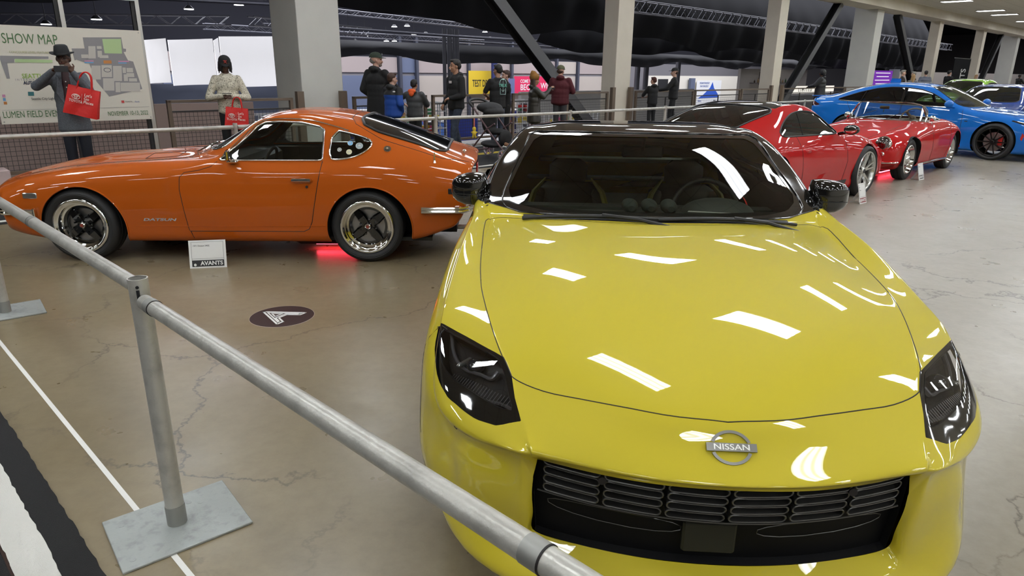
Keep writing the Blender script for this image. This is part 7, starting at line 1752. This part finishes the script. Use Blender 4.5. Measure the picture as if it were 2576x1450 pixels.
for s in (1, -1):
    g.tube([H(.098 + .004 * math.cos(a), s * .032 + .024 * math.cos(a), .004 + .017 * math.sin(a)) for a in [i * PI / 8 for i in range(16)]], .003, 5, closed=True); g.tube([H(.09, s * .056, .008), H(0, s * .082, .006)], .0025, 5)
g.build('eyeglasses', INK, r, True)
b_ = blob('beard', [(H(.066, 0, -.092), V3(.030, .040, .022)), (H(.088, 0, -.045), V3(.012, .026, .007))], HGR, r, .007, 2)
vest = blob('shirt', [(V3(.105, 0, 1.33), V3(.130, 0, 1.02), .052, .055), (V3(.07, 0, 1.46), V3(.11, 0, 1.34), .045, .05)], mat('shirt_maroon', (.035, .010, .012), .6), r, .012, 3)
bt = MB()
for q in range(5): bt.ell(V3(.163 + .004 * q, .004, 1.36 - .07 * q), (.006, .008, .008), 8, 6)
bt.build('shirt_buttons', WHITE, r, True)
g = MB(); g.box((-.0, .11, 1.07), (.02, .10, .025)); tl = MB(); 
for s in (1, -1): 
    tl = MB(); tl.add([V3(.135, s * .035, 1.02), V3(.128, s * .13, 1.22), V3(.09, s * .10, 1.45), V3(.115, s * .045, 1.30), V3(.150, s * .03, 1.03), V3(.140, s * .12, 1.22), V3(.11, s * .09, 1.45), V3(.14, s * .045, 1.30)], [[0, 1, 2, 3], [4, 7, 6, 5], [0, 4, 5, 1], [1, 5, 6, 2], [2, 6, 7, 3], [3, 7, 4, 0]]); tl.build('lapel', MATS['blazer_grey'], r, True, 30)
RB = mat('bag_red', (.62, .012, .008), .55, bump=(14, .5))
def tote(M, lb, w=.36, h=.36, d=.12, hl=.20):
    """red cloth shopper; M places its top centre, x right, z up, -y outward"""
    o = bpy.data.objects.new('tote_bag', None); COL.objects.link(o); o.matrix_world = M; tag(o, lb, 'bag')
    k = MB(); n = 10; V = []
    def P_(u, v, s): return Vector(((u - .5) * w * (1 + .06 * v), s * (d / 2) * (.35 + .65 * v ** .6) * (1 if True else 1) + .010 * math.sin(u * 9 + v * 5), -h * v))
    for s in (-1, 1):
        for i in range(n + 1):
            for j in range(n + 1): V.append(P_(i / n, j / n, s))
    q = (n + 1) ** 2; F = []
    for i in range(n):
        for j in range(n):
            a = i * (n + 1) + j; F.append([a, a + 1, a + n + 2, a + n + 1]); F.append([q + a, q + a + n + 1, q + a + n + 2, q + a + 1])
    for j in range(n): F += [[j, q + j, q + j + 1, j + 1], [n * (n + 1) + j, n * (n + 1) + j + 1, q + n * (n + 1) + j + 1, q + n * (n + 1) + j]]
    for i in range(n): a = i * (n + 1) + n; F.append([a, q + a, q + a + n + 1, a + n + 1])
    k.add(V, F); k.build('bag_body', RB, o, True, 50)
    for s in (-1, 1):
        hd = MB(); hd.tube(spline([(-w * .24, s * .02, -.04), (-w * .16, s * .015, hl * .75), (0, s * .008, hl), (w * .16, s * .015, hl * .75), (w * .24, s * .02, -.04)], 5), .009, 6); hd.build('bag_handle', RB, o, True)
    BW = mat('bag_print', (.80, .66, .60), .5); F_ = lambda x, z: Matrix.Translation((x, -d * .47, z)) @ Matrix.Rotation(R(80), 4, 'X')
    text('lettering', 'TOYOTA', .046, BW, o, F_(-.068, -.185), .001, 'CENTER', .0008, .8)
    for q_, tx in enumerate(("Let's", 'Go', 'Places')): text('lettering', tx, .052, BW, o, F_(.02, -.085 - q_ * .045) @ Matrix.Translation((0, 0, .004)), .001, 'LEFT', .0006, .9)
    e = MB()
    for cx, cz, rx, rz_ in ((-.068, -.125, .044, .030), (-.068, -.117, .026, .012), (-.068, -.127, .011, .027)): e.tube([F_(0, 0) @ Vector((cx + rx * math.cos(a), (cz + rz_ * math.sin(a)), .002 - 0)) if False else Vector((cx + rx * math.cos(a), -d * .36 + (cz + .1) * .2 - .020, cz + rz_ * math.sin(a))) for a in [i * PI / 12 for i in range(24)]], .0042, 5, closed=True)
    e.build('bag_emblem', BW, o, True); e = MB(); e.box((-.005, -d * .46 - .006, -.135), (.002, .002, .12)); e.build('bag_line', BW, o)
    return o
def wpt(P, v): return Matrix.Translation(P['root'].location) @ Matrix.Rotation(P['root'].rotation_euler.z, 4, 'Z') @ v
ph = MB(); w0 = (P['wr'][1] + P['wr'][-1]) / 2 + V3(.085, 0, .035); ph.box((0, 0, 0), (.012, .155, .075), bev=.004)
wc = wpt(P, w0); tag(ph.build('phone', INK, None, loc=wc, rz=R(-66)), 'black phone held sideways at mouth height by the man in the fedora', 'phone')
bw = wpt(P, P['wr'][1] + V3(-.01, .10, -.19)); Mb = Matrix.Translation(bw) @ Matrix.Rotation(R(16), 4, 'Z') @ Matrix.Rotation(R(15), 4, 'Y')
tote(Mb, 'red tote bag hanging tilted from the arm of the man in the fedora')
# young person in patterned sweater
SW = bpy.data.materials.new('sweater_pattern'); SW.use_nodes = True; nt = SW.node_tree; b = nt.nodes['Principled BSDF']; tc = nt.nodes.new('ShaderNodeTexCoord'); nz = nt.nodes.new('ShaderNodeTexNoise'); nz.inputs['Scale'].default_value = 15; nz.inputs['Detail'].default_value = 1.5; nz.inputs['Distortion'].default_value = 2.2
cr = nt.nodes.new('ShaderNodeValToRGB'); e = cr.color_ramp.elements; e[0].position = .46; e[0].color = (.62, .58, .47, 1); e[1].position = .475; e[1].color = (.10, .09, .06, 1); x = e.new(.51); x.color = (.10, .09, .06, 1); x = e.new(.525); x.color = (.62, .58, .47, 1)
nt.links.new(tc.outputs['Object'], nz.inputs['Vector']); nt.links.new(nz.outputs['Fac'], cr.inputs[0]); nt.links.new(cr.outputs[0], b.inputs['Base Color']); b.inputs['Roughness'].default_value = .9; MATS['sweater'] = SW
P = person((-4.62, 11.37, 0), -72, 1.72, 'deep', 'person in cream patterned sweater and black cap looking down at a phone', SW, BLK, {1: ((.02, .30, 1.12), (.21, .06, 1.145)), -1: ((.04, .30, 1.12), (.22, .05, 1.15))}, HB, INK, vox=.010, bulk=1.05, turn=10, tilt=24, hair_style='locs')
cap(P, BLK, None, logo=(mat('cap_red', (.55, .05, .04), .5), [[(-.03, .022), (-.005, .0), (.02, -.025)], [(.02, .022), (0, 0), (-.022, -.022)], [(-.025, .018), (.005, .022)]]))
wc = wpt(P, (P['wr'][1] + P['wr'][-1]) / 2 + V3(.07, 0, .045)); k = MB(); k.box((0, 0, 0), (.07, .14, .010), bev=.003); tag(k.build('phone', INK, None, loc=wc, rz=R(-72)), 'black phone in the hands of the person in the patterned sweater', 'phone')
bw = wpt(P, P['wr'][1] + V3(.06, .07, -.17)); Mb = Matrix.Translation(bw) @ Matrix.Rotation(R(12), 4, 'Z') @ Matrix.Rotation(R(6), 4, 'Y'); tote(Mb, 'red tote bag hanging from the wrist of the person in the patterned sweater', .33, .33, .12, .16)
# man in green cap and black coat
P = person((-2.62, 13.50, 0), 62, 1.86, 'fair', 'tall bearded person in black coat and dark green cap facing right at the railing', BLK, BLK, {1: 'pocket', -1: 'rail'}, HGR, INK, vox=.011, bulk=1.25, long_coat=.20, turn=-42, hood=True, hair_style='under')
cap(P, mat('cap_green', (.022, .035, .022), .8), None, logo=(WHITE, [[(-.012, .025), (.0, 0), (.012, .025)]]))
blob('beard', [(P['H'](.050, 0, -.085), V3(.045, .056, .036)), (P['H'](.085, 0, -.045), V3(.018, .030, .012))], mat('beard_grey', (.16, .12, .10), .8), P['root'], .007, 2)
blob('blue_collar', [(P['nk'] + V3(0, 0, -.005), V3(.085, .08, .035))], mat('collar_blue', (.05, .12, .35), .8), P['root'], .01, 2)
# two boys
BT = bpy.data.materials.new('jacket_two_tone'); BT.use_nodes = True; nt = BT.node_tree; b = nt.nodes['Principled BSDF']; tc = nt.nodes.new('ShaderNodeTexCoord'); sp = nt.nodes.new('ShaderNodeSeparateXYZ'); nt.links.new(tc.outputs['Object'], sp.inputs[0]); g_ = nt.nodes.new('ShaderNodeMath'); g_.operation = 'GREATER_THAN'; g_.inputs[1].default_value = 1.12; nt.links.new(sp.outputs[2], g_.inputs[0]); mx = nt.nodes.new('ShaderNodeMix'); mx.data_type = 'RGBA'; mx.inputs[6].default_value = (.006, .055, .30, 1); mx.inputs[7].default_value = (.012, .012, .014, 1); nt.links.new(g_.outputs[0], mx.inputs[0]); nt.links.new(mx.outputs[2], b.inputs['Base Color']); b.inputs['Roughness'].default_value = .7; MATS['two_tone'] = BT
P = person((-2.20, 12.75, 0), 55, 1.49, 'fair', 'boy in black and blue jacket seen from behind at the railing', BT, BLK, {1: 'rail', -1: 'pocket'}, HBR, INK, vox=.011, bulk=1.28, hood=True, turn=-20)
k = MB(); k.ell(P['sh'][-1] + V3(-.085, .04, -.02), (.006, .035, .014), 10, 6); k.build('jacket_mark', WHITE, P['root'], True)
P = person((-1.93, 13.62, 0), 72, 1.37, 'tan', 'boy in dark grey puffer jacket with orange hood lining at the railing', mat('jacket_grey', (.055, .057, .06), .6, bump=(9, .6)), BLK, {1: ((.05, .42, 1.32), (.12, .66, 1.27)), -1: 'rail'}, HB, INK, vox=.011, bulk=1.3, hood=True)
blob('hood_lining', [(P['nk'] + V3(-.105, 0, .0), V3(.045, .085, .045)), (P['nk'] + V3(-.13, 0, -.05), V3(.03, .055, .05))], mat('lining_orange', (.85, .12, .02), .7), P['root'], .01, 2)
# man in black hoodie, walking left, smiling
P = person((-1.10, 13.29, 0), -140, 1.74, 'tan', 'smiling person in black hoodie and jeans walking left behind the orange coupe', BLK, DEN, {1: ((.02, .25, 1.12), (.22, .12, 1.07)), -1: ((-.05, .27, 1.14), (.10, .26, .95))}, HB, INK, stride=.10, vox=.010, bulk=1.15, hood=True, turn=-18)
k = MB(); k.box((.145, .03, 1.345), (.012, .072, .045)); k.build('chest_label', mat('label_pale', (.6, .56, .56), .5), P['root'])
k = MB(); k.tube([P['H'](.094, -.022, -.050), P['H'](.103, 0, -.056), P['H'](.094, .022, -.050)], .0042, 6); k.build('teeth', WHITE, P['root'], True)
# man in black T-shirt with back print
P = person((-.34, 14.46, 0), 118, 1.67, 'tan', 'person in black T-shirt with green back print and jeans, behind the stroller', BLK, DEN, {1: ((.10, .27, 1.17), (.27, .12, 1.10)), -1: 'rail'}, HB, mat('shoe_white', (.7, .7, .68), .5), vox=.010, bulk=1.12, sleeve=.5, turn=22)
Fb = frame_m(V3(-.142, -.045, 1.27), (0, -1, 0), (0, 0, 1)); TG = mat('print_mint', (.20, .62, .48), .5)
text('back_print', 'TRUE', .085, TG, P['root'], Fb @ Matrix.Translation((0, 0, .004)), .004, 'CENTER', .001, .9)
k = MB(); A = lambda x, y: Fb @ Vector((x, y, .008)); k.tube([A(.075 * math.cos(a), .045 + .085 * math.sin(a)) for a in np.linspace(0, PI, 12)], .006, 5); k.tube([A(-.06, -.05), A(-.06, -.17), A(.06, -.17), A(.06, -.05)], .006, 5); k.tube([A(-.03, -.08), A(.0, -.12), A(.03, -.08)], .006, 5); k.ell(A(0, .12), (.02, .03, .014), 10, 6); k.tube([A(0, .1), A(0, -.1)], .003, 4); k.build('back_emblem', mat('print_pale', (.45, .66, .62), .5), P['root'], True)
P = person((-.18, 15.62, 0), 200, 1.56, 'fair', 'person mostly hidden behind the black T-shirt at the railing', BLK, BLK, 'rail', HBR, INK, vox=.014)
# woman photographing
P = person((.43, 15.08, 0), 12, 1.47, 'tan', 'person in mustard beanie and shiny dark puffer coat holding up a phone', mat('coat_shiny', (.035, .032, .026), .30, bump=(7, .9)), BLK, {1: 'photo', -1: ((.19, .20, 1.24), (.42, .05, 1.45))}, HBR, INK, vox=.010, bulk=1.25, long_coat=.28, hair_style='long', hood=True)
H = P['H']; blob('beanie', [(H(-.02, 0, .075), V3(.112, .098, .085)), (H(-.045, 0, .14), V3(.075, .07, .075)), (H(-.075, 0, .19), V3(.035, .03, .04))], mat('beanie_mustard', (.26, .12, .025), .9, bump=(60, .5)), P['root'], .009, 2)
wc = wpt(P, (P['wr'][1] + P['wr'][-1]) / 2 + V3(.085, 0, .04)); k = MB(); k.box((0, 0, 0), (.010, .14, .07), bev=.003); tag(k.build('phone', INK, None, loc=wc, rz=R(12)), 'phone raised by the woman in the mustard beanie', 'phone')
P = person((1.07, 16.42, 0), 82, 1.68, 'fair', 'person in maroon hooded sweatshirt and olive cap seen from behind', mat('hoodie_maroon', (.075, .008, .014), .85, bump=(20, .3)), CHAR, {1: 'chest', -1: ((.05, .30, 1.17), (.28, .22, 1.15))}, HBR, INK, vox=.010, bulk=1.32, hood=True, turn=-25, hair_style='under')
cap(P, mat('cap_olive', (.09, .09, .045), .8), None)
# pair on the right of the cream column
P = person((3.93, 20.02, 0), 115, 1.44, 'fair', 'child in black jacket leaning on the railing right of the cream column', BLK, BLK, 'rail', mat('hair_auburn', (.07, .018, .012), .7), INK, vox=.012, bulk=1.15, turn=20, hood=True)
P = person((4.62, 20.50, 0), 170, 1.68, 'fair', 'person in black jacket and white-fronted trucker cap beside the leaning child', BLK, BLK, {1: 'rail', -1: 'rail'}, HBR, INK, vox=.012, bulk=1.15, turn=8, stride=.05, hair_style='under')
cap(P, BLK, BLK, logo=(WHITE, [[(-.03, .03), (.03, .03)], [(-.035, .015), (.035, .015)], [(-.035, 0), (.035, 0)], [(-.03, -.015), (.03, -.015)]]))
# far row
P = person((12.0, 27.75, 0), 150, 1.74, 'deep', 'person in long black puffer coat with hood at the railing before the bar', mat('puffer_black', (.014, .014, .017), .5, bump=(8, .9)), BLK, {1: 'rail', -1: 'pocket'}, HB, INK, vox=.014, bulk=1.5, long_coat=.25, hood=True)
blob('hood', [(P['H'](-.03, 0, .02), V3(.12, .11, .13))], MATS['puffer_black'], P['root'], .014, 3)
P = person((18.1, 33.2, 0), -25, 1.80, 'fair', 'grey-haired person with glasses in brown jacket above the blue sedan roof', mat('jacket_brown', (.03, .018, .012), .6), BLK, 'pocket', HGR, INK, vox=.014, bulk=1.2, turn=-10)
k = MB(); k.tube([P['H'](.10, -.055, .006), P['H'](.11, 0, .004), P['H'](.10, .055, .006)], .008, 5); k.build('eyeglasses', INK, P['root'], True)
person((19.0, 33.9, 0), 170, 1.74, 'fair', 'grey-haired person facing left behind the long-haired woman', CHAR, BLK, 'pocket', HGR, INK, vox=.014, bulk=1.15)
person((18.65, 33.3, 0), 80, 1.62, 'fair', 'person with long light brown hair seen from behind, between two grey-haired men', mat('top_grey', (.15, .15, .16), .7), BLK, 'pocket', HBL, INK, vox=.014, hair_style='long')
ST = bpy.data.materials.new('jacket_striped'); ST.use_nodes = True; nt = ST.node_tree; b = nt.nodes['Principled BSDF']; tc = nt.nodes.new('ShaderNodeTexCoord'); sp = nt.nodes.new('ShaderNodeSeparateXYZ'); nt.links.new(tc.outputs['Object'], sp.inputs[0]); cr = nt.nodes.new('ShaderNodeValToRGB'); cr.color_ramp.interpolation = 'CONSTANT'; mr = nt.nodes.new('ShaderNodeMapRange'); mr.inputs[1].default_value = .9; mr.inputs[2].default_value = 1.5; nt.links.new(sp.outputs[2], mr.inputs[0]); nt.links.new(mr.outputs[0], cr.inputs[0]); e = cr.color_ramp.elements; e[0].color = (.04, .045, .06, 1); e[1].position = .70; e[1].color = (.10, .11, .15, 1)
for q in range(6): x = e.new(.08 + q * .10); x.color = (.42, .44, .48, 1); x = e.new(.13 + q * .10); x.color = (.04, .045, .06, 1)
nt.links.new(cr.outputs[0], b.inputs['Base Color']); MATS['striped'] = ST
person((20.55, 35.6, 0), 75, 1.80, 'fair', 'person in dark jacket with pale horizontal stripes seen from behind', ST, BLK, 'pocket', HB, INK, vox=.014, bulk=1.3)
person((23.6, 38.7, 0), 10, 1.84, 'fair', 'dark-haired person in black top facing right beside the upright banner', BLK, BLK, 'fold', HB, INK, vox=.014, bulk=1.3)
person((27.5, 42.4, 0), -80, 1.66, 'fair', 'smiling blonde person in dark top right of the upright banner', CHAR, BLK, 'pocket', HBL, INK, vox=.014, hair_style='long')
P = person((36.1, 50.9, 0), 10, 1.72, 'deep', 'person in dark clothes at the far right edge of the railing', BLK, BLK, 'rail', HB, INK, vox=.014, bulk=1.2)

# ------------------------------------------------------------------ stroller beside the hoodie man
st = empty('stroller', (-.36, 12.80, .004), R(-40), 'black stroller with pink-spoked wheels between the hoodie man and the T-shirt man', 'stroller')
k = MB()
for y in (-.24, .24):
    k.tube([(.42, y * .8, .16), (.12, y, .48), (-.30, y, .92)], .016, 8); k.tube([(-.38, y, .14), (.02, y, .55), (.22, y, .66)], .015, 8)
k.tube([(.42, -.19, .16), (.42, .19, .16)], .014, 8); k.tube([(-.38, -.24, .14), (-.38, .24, .14)], .014, 8); k.build('frame', mat('stroller_frame', (.16, .10, .11), .4, .5), st, True)
k = MB(); k.tube(spline([(-.30, -.24, .92), (-.42, -.22, 1.02), (-.46, 0, 1.06), (-.42, .22, 1.02), (-.30, .24, .92)], 8), .022, 8); k.build('handle', BLACK, st, True)
blob('seat', [(V3(.06, 0, .50), V3(.24, .19, .06)), (V3(-.12, 0, .68), V3(.10, .19, .24)), (V3(.28, 0, .40), V3(.06, .17, .14))], BLK, st, .015, 4)
blob('canopy', [(V3(-.12, 0, .92), V3(.26, .22, .10)), (V3(-.02, 0, .86), V3(.2, .21, .1))], mat('canopy_black', (.02, .02, .022), .7), st, .015, 4)
blob('basket', [(V3(-.05, 0, .27), V3(.26, .17, .07))], CHAR, st, .015, 3)
for x, y in ((.42, -.24), (.42, .24), (-.40, -.28), (-.40, .28)):
    rr = .105 if x > 0 else .135
    k = MB(); k.lathe([(rr, -.018), (rr, .018), (rr - .02, .022), (rr - .02, -.022)], 28, Matrix.Translation((x, y, rr)), close=True); w = k.build('wheel', mat('wheel_grey', (.30, .28, .29), .5), st, True)
    k = MB()
    for q in range(6): a = q * PI / 3; k.cyl((x, y, rr), (x + (rr - .02) * math.cos(a), y, rr + (rr - .02) * math.sin(a)), .010, .012, 6)
    k.cyl((x, y - .026, rr), (x, y + .026, rr), .022, seg=12); k.build('wheel_spokes', mat('spoke_pink', (.62, .36, .44), .5), w, True)
ty = empty('hanging_toy', (-.72, 12.62, .58), 0, 'small yellow plush toy hanging from the stroller', 'toy')
k = MB(); k.tube([(0, 0, .02), (0, 0, .20)], .012, 6); k.build('strap', mat('toy_strap', (.7, .18, .12), .5), ty, True)
blob('plush', [(V3(0, 0, -.02), V3(.035, .035, .04)), (V3(0, 0, -.10), V3(.04, .035, .055)), (V3(-.025, 0, -.16), V3(.015, .015, .03)), (V3(.025, 0, -.16), V3(.015, .015, .03)), (V3(.045, 0, -.08), V3(.02, .012, .012)), (V3(-.045, 0, -.08), V3(.02, .012, .012))], mat('toy_yellow', (.75, .55, .05), .8), ty, .008, 2)
sn = empty('child_shoe', (-.12, 12.50, .30), R(-40), 'patterned sneaker of the child sitting in the stroller', 'shoe')
blob('upper', [(V3(-.03, 0, 0), V3(.08, 0, -.02), .035, .028)], mat('sneaker_brown', (.20, .10, .05), .7), sn, .008, 2); k = MB(); k.box((.03, 0, -.045), (.17, .06, .02), bev=.008); k.build('sole', WHITE, sn)
